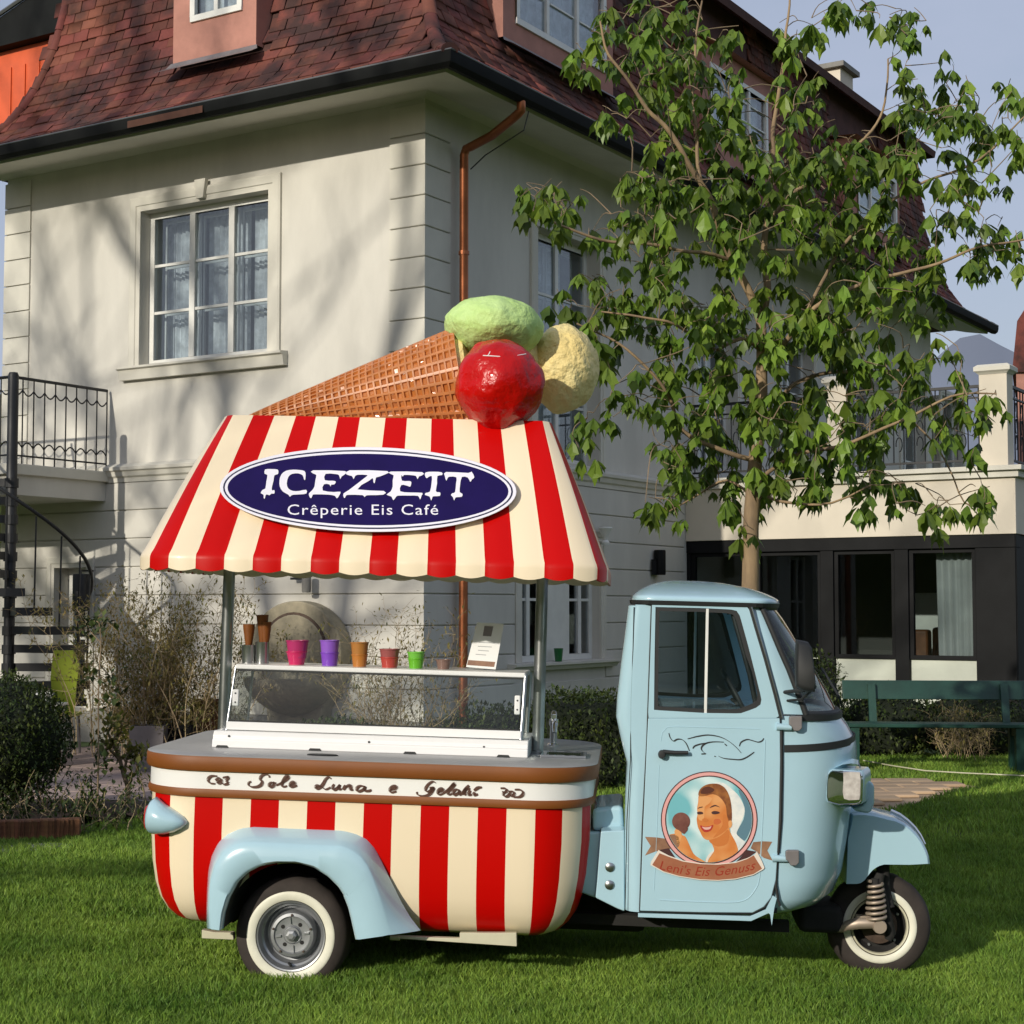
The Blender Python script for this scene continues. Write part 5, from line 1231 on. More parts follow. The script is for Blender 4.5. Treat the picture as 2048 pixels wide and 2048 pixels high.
text_on('Crêperie Eis Café',lambda x,y: CP(440+(435+970*x)/3.22,880+(503-88*y)/3.22,.0480),'sign_letters',MT['signwhite'],canopy,1.12)
# ---- the cone
VCN=.66
ax0=P(478,846,VCN); ax1=P(930,762,VCN); r1_=(P(905,650,VCN)-P(905,760,VCN)).length*.97
rt=.008; NA,NL=30,30; axd=(ax1-ax0); Lc=axd.length; axd.normalize(); up_=Vector((0,0,1)); up_=(up_-axd*up_.dot(axd)).normalized(); sd_=axd.cross(up_)
ax0=ax0-up_*0; 
def cone_p(f,ang,lift=0):
    r=rt+(r1_-rt)*f**.93+lift; return ax0+axd*(Lc*f)+(up_*math.cos(ang)+sd_*math.sin(ang))*r
gw=G(); gr=G()
fs_=[ (k/NL)**.82 for k in range(NL+1)]
for i in range(NL):
    for j in range(NA):
        f0,f1=fs_[i],fs_[i+1]; a0=2*math.pi*j/NA; a1=2*math.pi*(j+1)/NA; tw=.35*0
        e=.13; df=(f1-f0)*e; da=(a1-a0)*e; lf=.006; jit=random.uniform(-.0042,.0042); ji2=random.uniform(-.0042,.0042)
        o4=[cone_p(f0,a0,lf),cone_p(f1,a0,lf),cone_p(f1,a1,lf),cone_p(f0,a1,lf)]
        i4=[cone_p(f0+df,a0+da,lf),cone_p(f1-df,a0+da,lf),cone_p(f1-df,a1-da,lf),cone_p(f0+df,a1-da,lf)]
        b4=[cone_p(f0+df*1.9,a0+da*1.9,-.002+jit),cone_p(f1-df*1.9,a0+da*1.9,-.002-ji2),cone_p(f1-df*1.9,a1-da*1.9,-.002-jit),cone_p(f0+df*1.9,a1-da*1.9,-.002+ji2)]
        gr.add(o4+i4,[(0,1,5,4),(1,2,6,5),(2,3,7,6),(3,0,4,7)]); gw.add(i4+b4,[(0,1,5,4),(1,2,6,5),(2,3,7,6),(3,0,4,7),(4,5,6,7)])
n0=len(gr.v); gr.v+=gw.v; gr.f+=[[n0+i for i in f] for f in gw.f]; gr.m=[0]*len(gr.m)+[1]*len(gw.m)
cone=TB_(gr,'waffle_cone',[MT['waffle_r'],MT['waffle']])
g=G(); g.lathe([(0,-.03),(r1_*.97,-.03),(r1_*.9,.03),(0,.08)],lambda x,y,a: ax1+axd*a+up_*x+sd_*y,40); TB_(g,'cone_mouth',MT['scoop_y'],cone,smooth=40)
def scoop(cx,cy,v,rx,rz,rv,name,mat,amp=.02,fr=6,drape=0,seed=0):
    c=P(cx,cy,v); sc1=(P(cx+rx,cy,v)-c).length; sc2=(P(cx,cy+rz,v)-c).length; g=G(); rs=[]; n=56; m=36
    for i in range(m+1):
        th=math.pi*i/m; ring=[]
        for j in range(n):
            ph=2*math.pi*j/n; d=Vector((math.sin(th)*math.cos(ph),math.sin(th)*math.sin(ph),math.cos(th)))
            k=1+amp*mnoise.noise(d*fr*.35+Vector((seed,0,0)))*1.6+amp*.5*mnoise.noise(d*fr+Vector((seed,4,0)))+amp*.25*mnoise.noise(d*fr*3+Vector((seed,9,0)))
            ring.append(c+Vector((d.x*sc1,d.y*rv,d.z*sc2))*k)
        rs.append(ring)
    g.rings(rs,True,cap0=False); return TB_(g,name,mat,smooth=80)
scoop(1127,738,.85,70,88,.21,'yellow_scoop',MT['scoop_y'],.045,7,seed=3)
scoop(1020,735,.74,62,80,.16,'yellow_scoop',MT['scoop_y'],.03,7,seed=5)
scoop(988,656,.64,99,62,.27,'green_scoop',MT['scoop_g'],.035,6,seed=1)
scoop(999,770,.33,89,90,.19,'red_scoop',MT['scoop_r'],.055,5,seed=8)
cS=P(999,770,.33); aS=(P(999+89,770,.33)-cS).length; bS=(P(999,770+90,.33)-cS).length
def on_scoop(px,py):
    d=dirm@ray(px,py); o_=camL-cS; A=Vector((d.x/aS,d.y/.19,d.z/bS)); B=Vector((o_.x/aS,o_.y/.19,o_.z/bS)); a=A.dot(A); b=2*A.dot(B); c=B.dot(B)-1.012
    q=max(0,b*b-4*a*c); return camL+d*((-b-math.sqrt(q))/(2*a))
for L_ in ([(986,684),(983,696),(979,706),(976,711)],[(966,711),(985,712),(1010,714),(1035,711),(1052,708)]):
    g=G(); g.tube([on_scoop(*p) for p in L_],.0022,5); TB_(g,'seam_crack',MT['casewhite'])
# ================================================================ CAB
VN=.10; VF=W-.10; VM=W/2          # near side plane, far side plane
LB=MT['lightblue']
z5=lambda L_: [(1220+x/3.864,1140+y/3.864) for x,y in L_]
z9=lambda L_: [(1348+x/2.76,1348+y/2.76) for x,y in L_]
z9b=lambda L_: [(1600+x/3.864,1480+y/3.864) for x,y in L_]
def mirv(p): return Vector((p.x,W-p.y,p.z))
# horizontal sections of the nose: (py of level, px silhouette, px corner start on the side, side inset)
nose=[(1842,1560,1480,.10),(1836,1600,1500,.055),(1822,1640,1520,.025),(1800,1665,1540,.010),(1760,1681,1552,.0),(1700,1690,1558,0),(1640,1698,1562,0),(1590,1705,1565,0),(1545,1712,1567,0),(1490,1709,1569,0),(1455,1692,1570,0),(1432,1676,1571,0)]
NT=18; secs=[]; 
urear=P(1306,1500,VN).x
def nose_section(py,pxs,pxc,ins,rearx=None):
    w=P(1562,py,VN).z; uc=P(pxc,py,VN).x; 
    us=PL(pxs,py,(0,.36,0),(0,1,0)); us=us.x+.0; a=(us-uc)/.90; b=VM-VN-ins
    ring=[]
    ur=urear if rearx is None else rearx
    for k in range(8): ring.append(Vector((ur+(uc-ur)*k/8,VN+ins,w)))
    for k in range(NT+1):
        th=math.pi/2*(1-k/NT); ring.append(Vector((uc+a*math.cos(th)**.80,VM-b*math.sin(th)**.80 if math.sin(th)>0 else VM,w)))
    full=ring+[mirv(p) for p in ring[::-1][1:]]
    return full
rs=[nose_section(*n_) for n_ in nose]
lift_tail=rs[-1]
g=G(); g.rings(rs,False); g.f.append(list(range(len(rs[0])))[::-1]); g.m.append(0)
# close top (cowl)
g.add(rs[-1],[list(range(len(rs[-1])))])
cab=TB_(g,'cab_body',LB,smooth=35)
# black belt strip, following the nose at a given height
def nose_at(py,out=.0,k0=8,k1=None):
    # interpolate sections
    for a,b in zip(nose,nose[1:]):
        if a[0]>=py>=b[0]:
            f=(a[0]-py)/(a[0]-b[0]); q=tuple(a[i]+(b[i]-a[i])*f for i in range(4)); s_=nose_section(*q); return s_
def strip(py_fn,h,th,k0,k1,name,mat):
    g=G(); rsn=[]
    for k in range(k0,k1+1):
        f=(k-k0)/(k1-k0); S1=nose_at(py_fn(f)); p=S1[k]; t=(S1[min(k+1,len(S1)-1)]-S1[max(k-1,0)]).normalized(); n=Vector((t.y,-t.x,0)).normalized()
        rsn.append([p-n*.004+Vector((0,0,-h/2)),p+n*th+Vector((0,0,-h/2)),p+n*th+Vector((0,0,h/2)),p-n*.004+Vector((0,0,h/2))])
    g.rings(rsn,True,cap0=True,cap1=True); return TB_(g,name,mat,smooth=40)
mid=8+NT
strip(lambda f: 1497-14*math.sin(f*math.pi),.030,.004,8,8+2*NT,'belt_trim',MT['rubber'])
# cowl black lip under the windscreen
strip(lambda f: 1434.5,.024,.012,9,8+2*NT-1,'cowl_seal',MT['rubber'])
# ---- rear part of the cab (B post, back wall)
wsill=P(1400,1426,VN).z; wroof=P(1400,1206,VN).z; wbot=P(1290,1822,VN).z
ub=[(1256,1214),(1250,1270),(1242,1330),(1234,1400),(1232,1436),(1240,1470),(1250,1515),(1254,1530)]
# rear side panel with rounded back edge: sections by height
rl=[(1825,1250),(1700,1249),(1600,1250),(1530,1254),(1500,1246),(1470,1239),(1436,1232),(1400,1234),(1330,1242),(1270,1250),(1212,1257)]
rsn=[]
for py,px in rl:
    w=P(1300,py,VN).z; u1_=P(1306,py,VN).x; u0_=P(px,py,VN+.07).x; r_=.05; ring=[Vector((u1_,VN,w)),Vector(((u1_+u0_)/2,VN,w))]
    for q in np.linspace(0,math.pi/2,6): ring.append(Vector((u0_+r_*(1-math.sin(q)),VN+r_*1.2*(1-math.cos(q)),w)))
    ring.append(Vector((u0_,VM,w)))
    rsn.append(ring+[mirv(p) for p in ring[::-1][1:]])
g=G()
# leave the back window open: split ring columns
n_=len(rsn[0]); mid_=7
base=len(g.v)
for r_ in rsn: g.v+= [tuple(p) for p in r_]
for i in range(len(rsn)-1):
    for j in range(n_-1):
        win = i>=7 and i<9 and j in (7,8)
        if not win: g.f.append([i*n_+j,i*n_+j+1,(i+1)*n_+j+1,(i+1)*n_+j]); g.m.append(0)
rearp=TB_(g,'cab_rear_panel',LB,smooth=45)
g=G(); r7,r9=rsn[7],rsn[9]; 
g.add([r7[7]+Vector((.004,0,0)),r7[9]+Vector((.004,0,0)),r9[9]+Vector((.004,0,0)),r9[7]+Vector((.004,0,0))],[(0,1,2,3)]); TB_(g,'rear_window',MT['carglass'])
g=G(); sp0=[P(1267,y,VN-.001) for y in (1214,1300,1400,1500,1600)]; g.tube([P(x,y,VN+.002) for x,y in ((1268,1214),(1266,1300),(1262,1400),(1261,1520),(1254,1640),(1250,1820))],.0022,6); TB_(g,'panel_seam',MT['underdark'],rearp)
# floor of the cab & bottom sill
g=G(); g.box((urear-.05,VN+.02,wbot+.01),(P(1560,1800).x,VF-.02,wbot+.03)); TB_(g,'cab_floor',MT['cabdark'])
sillp=[(1276,1826),(1500,1832),(1546,1812),(1546,1822),(1502,1842),(1276,1834)]
g=G(); g.prism([(P(x,y,VN).x,P(x,y,VN).z) for x,y in sillp],lambda x,y,d:(x,d,y),VN-.006,VN+.03); TB_(g,'door_sill',LB,bevel=.002)
# ---- door with window opening
dout=[(1304,1210),(1380,1211),(1497,1214),(1508,1240),(1530,1320),(1548,1385),(1560,1436),(1561,1520),(1559,1620),(1556,1700),(1552,1760),(1543,1795),(1528,1814),(1505,1826),(1400,1825),(1280,1822),(1286,1650),(1295,1480)]
win=[(1311,1214),(1400,1216),(1462,1219),(1474,1222),(1480,1232),(1496,1290),(1510,1345),(1522,1394),(1524,1406),(1516,1414),(1498,1421),(1480,1427),(1410,1426),(1308,1420),(1309,1320)]
def VP(pts,v): return [(P(x,y,v).x,P(x,y,v).z) for x,y in pts]
def door(far=False):
    fl=mirv if far else (lambda p:p)
    fn=lambda x,y,d: fl(Vector((x,d,y)))
    V0=VN-.010; NP=72
    wi=[(v.x,v.y) for v in resample([(a,b,0) for a,b in VP(win,V0)],NP,True)]
    # outer resampled to start at nearest corner
    ou=[(v.x,v.y) for v in resample([(a,b,0) for a,b in VP([p for p in dout[:6]]+[(1560,1436),(1296,1436),(1300,1330)],V0)],NP,True)]
    g=G(); g.ring_prism(ou,wi,fn,V0,VN+.022); wf=TB_(g,'window_frame',LB)
    lowp=VP([(1296,1436.4),(1560,1436.4),(1561,1520),(1559,1620),(1556,1700),(1552,1760),(1543,1795),(1528,1814),(1505,1826),(1400,1825),(1280,1822),(1286,1650)],V0)
    g=G(); g.prism(lowp,fn,V0,VN+.012); dr=TB_(g,'door',LB,bevel=.004)
    wf.parent=dr
    # inner raised outline (pressed panel line)
    pan=VP([(1330,1452),(1345,1452),(1526,1458),(1540,1472),(1536,1600),(1532,1720),(1526,1752),(1508,1770),(1480,1805-2),(1330,1798)],V0)
    pts=VP([(1322,1482),(1324,1466),(1334,1455),(1348,1453),(1520,1458)],V0); g=G(); g.tube([fn(x,y,V0) for x,y in pts],.0016,6); TB_(g,'pressed_line',MT['zinc'] if False else LB,dr)
    pts=VP([(1318,1530),(1316,1600),(1312,1700),(1308,1780)],V0); g=G(); g.tube([fn(x,y,V0) for x,y in pts],.0016,6); TB_(g,'pressed_line',LB,dr)
    pts=VP([(1530,1480),(1527,1600),(1522,1700),(1519,1755),(1510,1780),(1488,1801),(1440,1805),(1320,1800)],V0); g=G(); g.tube([fn(x,y,V0) for x,y in [(v_.x,v_.y) for v_ in smooth_poly([(a,b,0) for a,b in pts],4)]],.0022,6); TB_(g,'pressed_line',LB,dr)
    # rubber frame of the window
    wn_=[(v.x,v.y) for v in resample([(a,b,0) for a,b in VP(win,VN)],NP,True)]
    cxw=sum(p[0] for p in wn_)/NP; czw=sum(p[1] for p in wn_)/NP
    inn=[]
    for (x,y) in wn_:
        d=Vector((cxw-x,czw-y)); inn.append((x+(.016 if cxw>x else -.016)*min(1,abs(cxw-x)/.05),y+(.016 if czw>y else -.016)*min(1,abs(czw-y)/.05)))
    g=G(); g.ring_prism(wn_,inn,fn,VN-.006,VN+.014); TB_(g,'window_rubber',MT['rubber'],dr)
    a=P(1415,1217,VN-.004); b=P(1411,1427,VN-.004); g=G(); g.prism([(a.x-.006,a.z),(a.x+.006,a.z),(b.x+.006,b.z),(b.x-.006,b.z)],fn,VN-.007,VN+.012); TB_(g,'window_divider',MT['white'],dr,bevel=.002)
    # glass panes
    pl=VP([(1311,1213),(1415,1216),(1411,1427),(1307,1423)],VN+.006); g=G(); g.prism(pl,fn,VN+.006,VN+.009); TB_(g,'window_pane',MT['carglass'],dr)
    pr_=VP([(1415,1216),(1478,1220),(1524,1408),(1496,1430),(1411,1427)],VN+.010); g=G(); g.prism(pr_,fn,VN+.010,VN+.013); TB_(g,'window_pane',MT['carglass'],dr)
    # dark seam all round
    do=[fn(x,y,VN-.002) for x,y in VP(dout,VN-.002)]; g=G(); g.tube(do,.0062,6,closed=True); TB_(g,'door_seal',MT['rubber'],dr)
    # hinges
    for (x,y) in ((1575,1453),(1567,1716)):
        p0=P(x,y,VN-.012); g=G(); g.tube([fl(P(x-22,y,VN-.012)),fl(P(x+8,y+2,VN-.014))],[.016,.012],10); TB_(g,'hinge_arm',LB,dr,smooth=50)
    return dr
dn=door(); df_=door(True)
for (x0,y0,x1,y1) in ((1578,1432,1604,1462),(1571,1700,1598,1731)):
    poly=[(x0,y0+2),(x0+5,y0),(x1,y0),(x1,y1-6),(x1-6,y1),(x0+10,y1),(x0+4,y1-10),(x0,y1-12)]
    g=G(); g.prism(VP(poly,VN-.02),lambda x,y,d:(x,d,y),VN-.030,VN-.004); TB_(g,'hinge_block',MT['zinc'],dn,bevel=.004)
# front door seam (double rubber strip)
for off,mt in ((0,MT['rubber']),):
    g=G(); g.tube([P(x,y,VN-.006) for x,y in ((1500,1214),(1512,1256),(1530,1316),(1549,1385),(1562,1437))],.008,6); g.tube([P(x,y,VN-.004) for x,y in ((1563,1455),(1563,1540),(1561,1640),(1556,1705))],.0085,6); g.tube([P(x,y,VN-.004) for x,y in ((1554,1722),(1552,1770),(1556,1800),(1560,1812))],.006,6); TB_(g,'door_gap_rubber',MT['rubber'])
g=G(); g.tube([P(x,y,VN-.012) for x,y in ((1503,1214),(1515,1256),(1533,1316),(1552,1385),(1565,1437))],.0035,6); TB_(g,'drip_moulding',MT['steel'],dn)
g=G(); g.prism(VP([(1545,1790),(1553,1795),(1548,1815),(1543,1850),(1540,1828),(1530,1820)],VN),lambda x,y,d:(x,d,y),VN-.012,VN-.004); TB_(g,'mud_flap',LB)
# door handle
hp=[P(*p,VN-.030) for p in z5([(410,1405),(500,1412),(605,1412)])]; g=G(); g.tube(hp,[.010,.009,.008],10); g.lathe([(0,-.02),(.013,-.02),(.016,0),(.013,.012),(0,.014)],lambda x,y,a: P(*z5([(400,1425)])[0],VN-.03)+Vector((x,-a,y*1.2)),14); TB_(g,'handle',MT['rubber'],dn,smooth=50)
# scroll ornament
fdoor=lambda x,y: P(1220+x/3.864,1140+y/3.864,VN-.0118)
scr=[[(455,1260),(465,1295),(490,1322),(520,1308),(555,1310),(585,1335),(605,1375),(614,1400)],[(600,1305),(650,1292),(680,1285),(760,1275),(850,1290),(920,1325),(975,1370),(1015,1415)],[(880,1330),(800,1328),(740,1340),(708,1368),(712,1396),(742,1420)],[(705,1422),(742,1420)],
 [(1000,1362),(1014,1330),(1060,1310),(1100,1318),(1145,1330),(1175,1320),(1188,1300)],[(838,1438),(880,1455),(950,1463),(1010,1465),(1060,1445),(1115,1407)],[(885,1342),(900,1358)],[(892,1346),(904,1360)],[(640,1380),(655,1360),(700,1345),(760,1335)],[(805,1438),(818,1442)]]
strokes(scr,fdoor,'scroll_ornament',MT['rubber'],.0032,dn)
fnose=lambda x,y: P(1220+x/3.864,1140+y/3.864,VN+.012)
# ---- medallion on the door
z6=lambda L_: [(1260+x/5.68,1480+y/5.68) for x,y in L_]
def DP(px,py,off): return P(px,py,VN-.0105-off)
def flat(poly,off,name,mat,smoothn=0,parent=None,th=.0004):
    pts=z6(poly)
    if smoothn: pts=[(v.x,v.y) for v in smooth_poly([(x,y,0) for x,y in pts],smoothn,True)]
    g=G(); g.prism(pts,lambda x,y,d: DP(x,y,d),off,off+th); return TB_(g,name,mat,parent or dn)
def circ(cx,cy,r,n=56,ry=None): return [(cx+r*math.cos(2*math.pi*k/n),cy+(ry or r)*math.sin(2*math.pi*k/n)) for k in range(n)]
cm_=lambda n,c,r=.45,**k: M_(n,c,r,coat=.3,**k)
m_teal=cm_('print_teal',(.62,.76,.76),col2=(.16,.45,.50),vs=7,detail=1,lo=.42,hi=.60); m_bg2=cm_('print_slate',(.10,.20,.26)); m_skin=cm_('print_skin',(.60,.19,.04),col2=(.72,.33,.115),vs=14,detail=1); m_skin2=cm_('print_blush',(.56,.17,.035)); m_skin3=cm_('print_light_skin',(.71,.33,.12))
m_hair=cm_('print_hair',(.17,.045,.012),col2=(.35,.13,.03),vs=25,detail=2); m_blush=cm_('print_cheek',(.55,.13,.035)); m_hair2=cm_('print_hair_dark',(.09,.022,.010)); m_scarf=cm_('print_scarf',(.82,.80,.74),col2=(.62,.66,.66),vs=20); m_ink=cm_('print_ink',(.06,.02,.02)); m_lip=cm_('print_lips',(.42,.03,.02)); m_tooth=cm_('print_teeth',(.72,.42,.36)); m_pink=cm_('print_pink',(.72,.36,.34)); m_choc=cm_('print_chocolate',(.12,.035,.025),col2=(.20,.075,.055),vs=18)
m_rib=cm_('print_ribbon',(.30,.095,.045),col2=(.37,.14,.07),vs=8); m_ribd=cm_('print_ribbon_dark',(.20,.095,.055),col2=(.34,.18,.10),vs=12); m_rtxt=cm_('print_ribbon_text',(.30,.025,.008)); m_rimw=cm_('print_white',(.74,.66,.58))
flat([(170,1100),(300,1106),(400,1120),(460,1230),(420,1290),(300,1262),(170,1312),(236,1205)],.0002,'ribbon_tail',m_ribd); flat([(1400,1160),(1500,1150),(1615,1155),(1560,1255),(1620,1370),(1520,1340),(1440,1270),(1370,1230)],.0002,'ribbon_tail',m_ribd)
flat([(325,1250),(440,1228),(560,1400),(500,1380)],.0004,'ribbon_fold',m_ink); flat([(1440,1268),(1330,1250),(1200,1390),(1330,1350)],.0004,'ribbon_fold',m_ink)
med=flat(circ(900,905,550),.0006,'medallion',m_ink); flat(circ(900,905,538),.0011,'medallion_ring',m_pink); flat(circ(900,905,502),.0016,'medallion_ring',m_ink)
DR=488; flat(circ(900,905,DR),.0021,'medallion_ground',m_teal)
def clip(poly):
    out=[]
    for x,y in poly:
        d=math.hypot(x-900,y-905); f=min(1,(DR-3)/max(1,d)); out.append((900+(x-900)*f,905+(y-905)*f))
    return out
def fp(poly,off,name,mat,n=3):
    pts=[(v.x,v.y) for v in smooth_poly([(x,y,0) for x,y in poly],n,True)]; return flat(clip(pts),off,name,mat)
fp([(1230,560),(1340,640),(1400,800),(1392,950),(1330,1110),(1270,1150),(1210,1060),(1290,900),(1300,760)],.0026,'print_patch',m_bg2)

fp([(960,492),(1060,488),(1160,560),(1240,640),(1300,770),(1290,870),(1240,990),(1210,1060),(1250,1110),(1330,1180),(1300,1240),(1225,1310),(1195,1180),(1150,1060),(1130,900),(1090,700),(1020,560)],.0031,'scarf',m_scarf)
fp([(890,1100),(930,1180),(955,1260),(890,1310),(865,1390),(1050,1392),(1190,1350),(1232,1290),(1205,1170),(1140,1050),(1120,960),(1050,1000)],.0036,'neck',m_skin)
fp([(785,625),(860,625),(940,610),(1020,640),(1090,740),(1130,850),(1135,950),(1110,1010),(1040,1080),(960,1120),(880,1135),(830,1108),(795,1040),(770,985),(757,900),(768,840),(762,780),(775,700)],.0041,'face',m_skin)
fp([(790,640),(860,640),(930,660),(900,720),(850,760),(845,850),(830,910),(780,900),(770,780)],.0044,'face_light',m_skin3)
fp([(1060,850),(1112,870),(1130,940),(1105,1010),(1030,1072),(945,1112),(1000,1040),(1050,960)],.0044,'jaw_shade',m_skin2); fp([(955,905),(1010,895),(1035,930),(1000,960),(955,950)],.0044,'blush',m_blush); fp([(1000,1060),(1110,1020),(1130,1080),(1100,1180),(1000,1210),(930,1180),(900,1130)],.0040,'neck_shade',m_skin2)
fp([(775,620),(795,560),(850,515),(930,495),(1020,505),(1090,560),(1135,660),(1155,790),(1155,915),(1125,925),(1100,850),(1085,740),(1020,650),(940,615),(860,635),(800,640)],.0047,'hair',m_hair)
fp([(800,605),(830,545),(900,530),(960,565),(920,600),(860,612)],.0051,'hair_curl',m_hair2)
fp([(762,822),(790,812),(825,820),(830,838),(795,846),(768,842)],.0051,'eye',m_ink); fp([(925,822),(955,806),(1000,812),(1022,828),(985,842),(940,842)],.0051,'eye',m_ink)
fp([(905,772),(935,746),(975,738),(1022,765),(975,752),(940,760)],.0051,'eyebrow',m_ink,4); fp([(768,782),(785,764),(822,756),(825,764),(790,774)],.0051,'eyebrow',m_ink,4)
fp([(818,905),(850,888),(890,905),(880,925),(840,930)],.0051,'nose',m_skin2)
fp([(795,970),(850,985),(905,978),(945,965),(925,1020),(880,1045),(830,1035)],.0051,'lips',m_lip); fp([(818,985),(850,992),(900,988),(925,978),(905,1012),(850,1018)],.0055,'teeth',m_tooth)
fp([(1120,925),(1150,915),(1160,960),(1140,1000),(1120,975)],.0051,'ear',m_skin3)
fp([(430,1085),(500,1065),(545,1075),(620,1090),(660,1160),(720,1290),(800,1350),(860,1392),(700,1380),(560,1290),(480,1210),(430,1150)],.0036,'arm',m_skin)
fp([(505,1040),(530,1000),(570,1030),(590,1080),(570,1150),(540,1190),(520,1100)],.0040,'finger',m_skin3); fp([(430,1090),(490,1075),(550,1100),(560,1190),(520,1230),(450,1180)],.0040,'hand_shade',m_ribd)
fp(circ(580,925,102,20),.0045,'ice_cream_ball',m_choc,2); fp([(540,1000),(660,1000),(625,1060),(600,1062)],.0043,'ice_cream_tip',m_choc,2)
fp([(860,1392),(870,1340),(905,1290),(955,1260),(930,1300),(895,1350),(880,1392)],.0046,'dress_edge',m_rimw)
flat([(325,1248),(345,1262),(440,1312),(600,1368),(800,1400),(1000,1406),(1200,1386),(1330,1342),(1420,1300),(1440,1262),(1500,1380),(1528,1452),(1515,1470),(1400,1535),(1200,1583),(1000,1600),(800,1592),(550,1552),(380,1502),(232,1420),(240,1380)],.0062,'ribbon',m_rimw)
flat([(335,1285),(440,1326),(600,1380),(800,1410),(1000,1416),(1200,1396),(1330,1352),(1405,1310),(1500,1462),(1400,1524),(1200,1573),(1000,1590),(800,1582),(550,1542),(380,1492),(252,1418)],.0067,'ribbon_face',m_rib)
def rib(x,y):
    X=335+1075*x; f=(X-880)/640; yc=1545-105*f*f; return DP(1260+X/5.68,1480+(yc-108*y)/5.68,.0074)
vs,fs=text2d("Leni's Eis Genuss",1.02); g=G(); g.add([rib(x+.030*y,y) for x,y in vs],fs); TB_(g,'ribbon_lettering',m_rtxt,dn)
# ---- greenhouse: posts, windscreen, roof
wr_t=[(1213,1548,1500,.015),(1236,1566,1506,.01),(1262,1582,1514,.006),(1300,1604,1526,.003),(1340,1628,1540,.0),(1385,1652,1553,.0),(1410,1664,1561,0),(1428,1672,1566,0)]
ws=[]
for q in wr_t: ws.append(nose_section(*q)[8:8+2*NT+1])
ws=ws[::-1]
kA=3; nK=2*NT+1
# painted A posts (columns 0..kA) both sides, glass between, rubber outline
for sl_,sg_ in ((slice(0,kA+1),1),(slice(nK-kA-1,nK),-1)):
    rq=[]
    for r in ws:
        a_=r[sl_]; rq.append(a_+[p+Vector((-.022,.018*sg_,0)) for p in a_[::-1]])
    g=G(); g.rings(rq,True,cap0=True,cap1=True); TB_(g,'windscreen_post',LB,smooth=45)
off=.006
g=G(); g.rings([r[kA:nK-kA] for r in ws],False); TB_(g,'windscreen',MT['carglass'],smooth=60)
for kk in (kA,nK-kA-1):
    g=G(); g.tube([r[kk]+Vector((.002,-.004 if kk==kA else .004,0)) for r in ws],.013,8); TB_(g,'windscreen_rubber',MT['rubber'],smooth=50)
g=G(); g.tube(ws[0][kA:nK-kA],.014,8); TB_(g,'windscreen_rubber',MT['rubber'],smooth=50); g=G(); g.tube([p+Vector((0,0,-.004)) for p in ws[-1][kA:nK-kA]],.016,8); TB_(g,'windscreen_rubber',MT['rubber'],smooth=50)
# wiper
g=G(); g.tube([ws[0][14]+Vector((.02,-.01,.02)),ws[1][12]+Vector((.03,-.02,.03)),ws[3][15]+Vector((.03,-.02,.0))],.005,6); TB_(g,'wiper',MT['rubber'])
# roof
top_ring=nose_section(1212,1552,1500,.0,P(1270,1212,VN).x)
# close the ring with a rounded rear
rr=top_ring; urr=P(1268,1205,VN+.05).x
rearpts=[Vector((urr+.06,VF,0)),Vector((urr+.02,VF-.03,0)),Vector((urr,VF-.1,0)),Vector((urr,VM,0)),Vector((urr,VN+.1,0)),Vector((urr+.02,VN+.03,0)),Vector((urr+.06,VN,0))]
wz=P(1400,1206,VN-.01).z
ring2=[Vector((p.x,p.y,0)) for p in rr[1:-1]]+rearpts
ring2=resample(ring2,110,True)
cr=Vector(((P(1400,1206,VN).x),VM,0)); hroof=P(1385,1162,VM).z-wz+.0
rs=[]
cen_r=Vector((P(1375,1200,VN).x,VM,0))
def rring(s,h,o=0): return [cen_r+(p-cen_r)*s+(p-cen_r).normalized()*o+Vector((0,0,h)) for p in ring2]
g=G()
prs=[(1.0,0,-.012),(1.0,0,.014),(1.0,.010,.018),(1.0,.022,.014)]
for s_ in (.015,.035,.07,.12,.18,.26,.36,.48,.62,.8,1.0):
    q_=max(.02,1-s_); prs.append((q_,.022+(hroof-.022)*max(0,1-q_**2.3)**.80,.012*q_))
g.rings([rring(a,wz+b,c) for a,b,c in prs],True,cap1=True,cap0=True); TB_(g,'roof',LB,smooth=50)
g=G(); rA=rring(1.0,wz-.012,.014); rB=rring(1.0,wz+.006,.020); rC=rring(1,wz+.006,-.02); rD=rring(1,wz-.012,-.02); g.rings([rA,rB,rC,rD,rA],True); TB_(g,'roof_gutter',MT['rubber'])
# header strips above doors/windscreen
for fl in (lambda p:p, mirv):
    a=P(1304,1213,VN); b=P(1505,1216,VN); g=G(); vs_=[fl(Vector((x,y,z))) for x,y,z in ((a.x-.07,VN+.003,wz-.014),(b.x,VN+.003,wz-.014),(b.x,VN+.003,wz-.03),(a.x-.07,VN+.003,wz-.03),(a.x-.07,VN+.05,wz-.014),(b.x,VN+.05,wz-.014),(b.x,VN+.05,wz-.03),(a.x-.07,VN+.05,wz-.03))]; g.add(vs_,[(0,1,2,3),(4,5,6,7),(3,2,6,7)]); TB_(g,'door_header',LB)
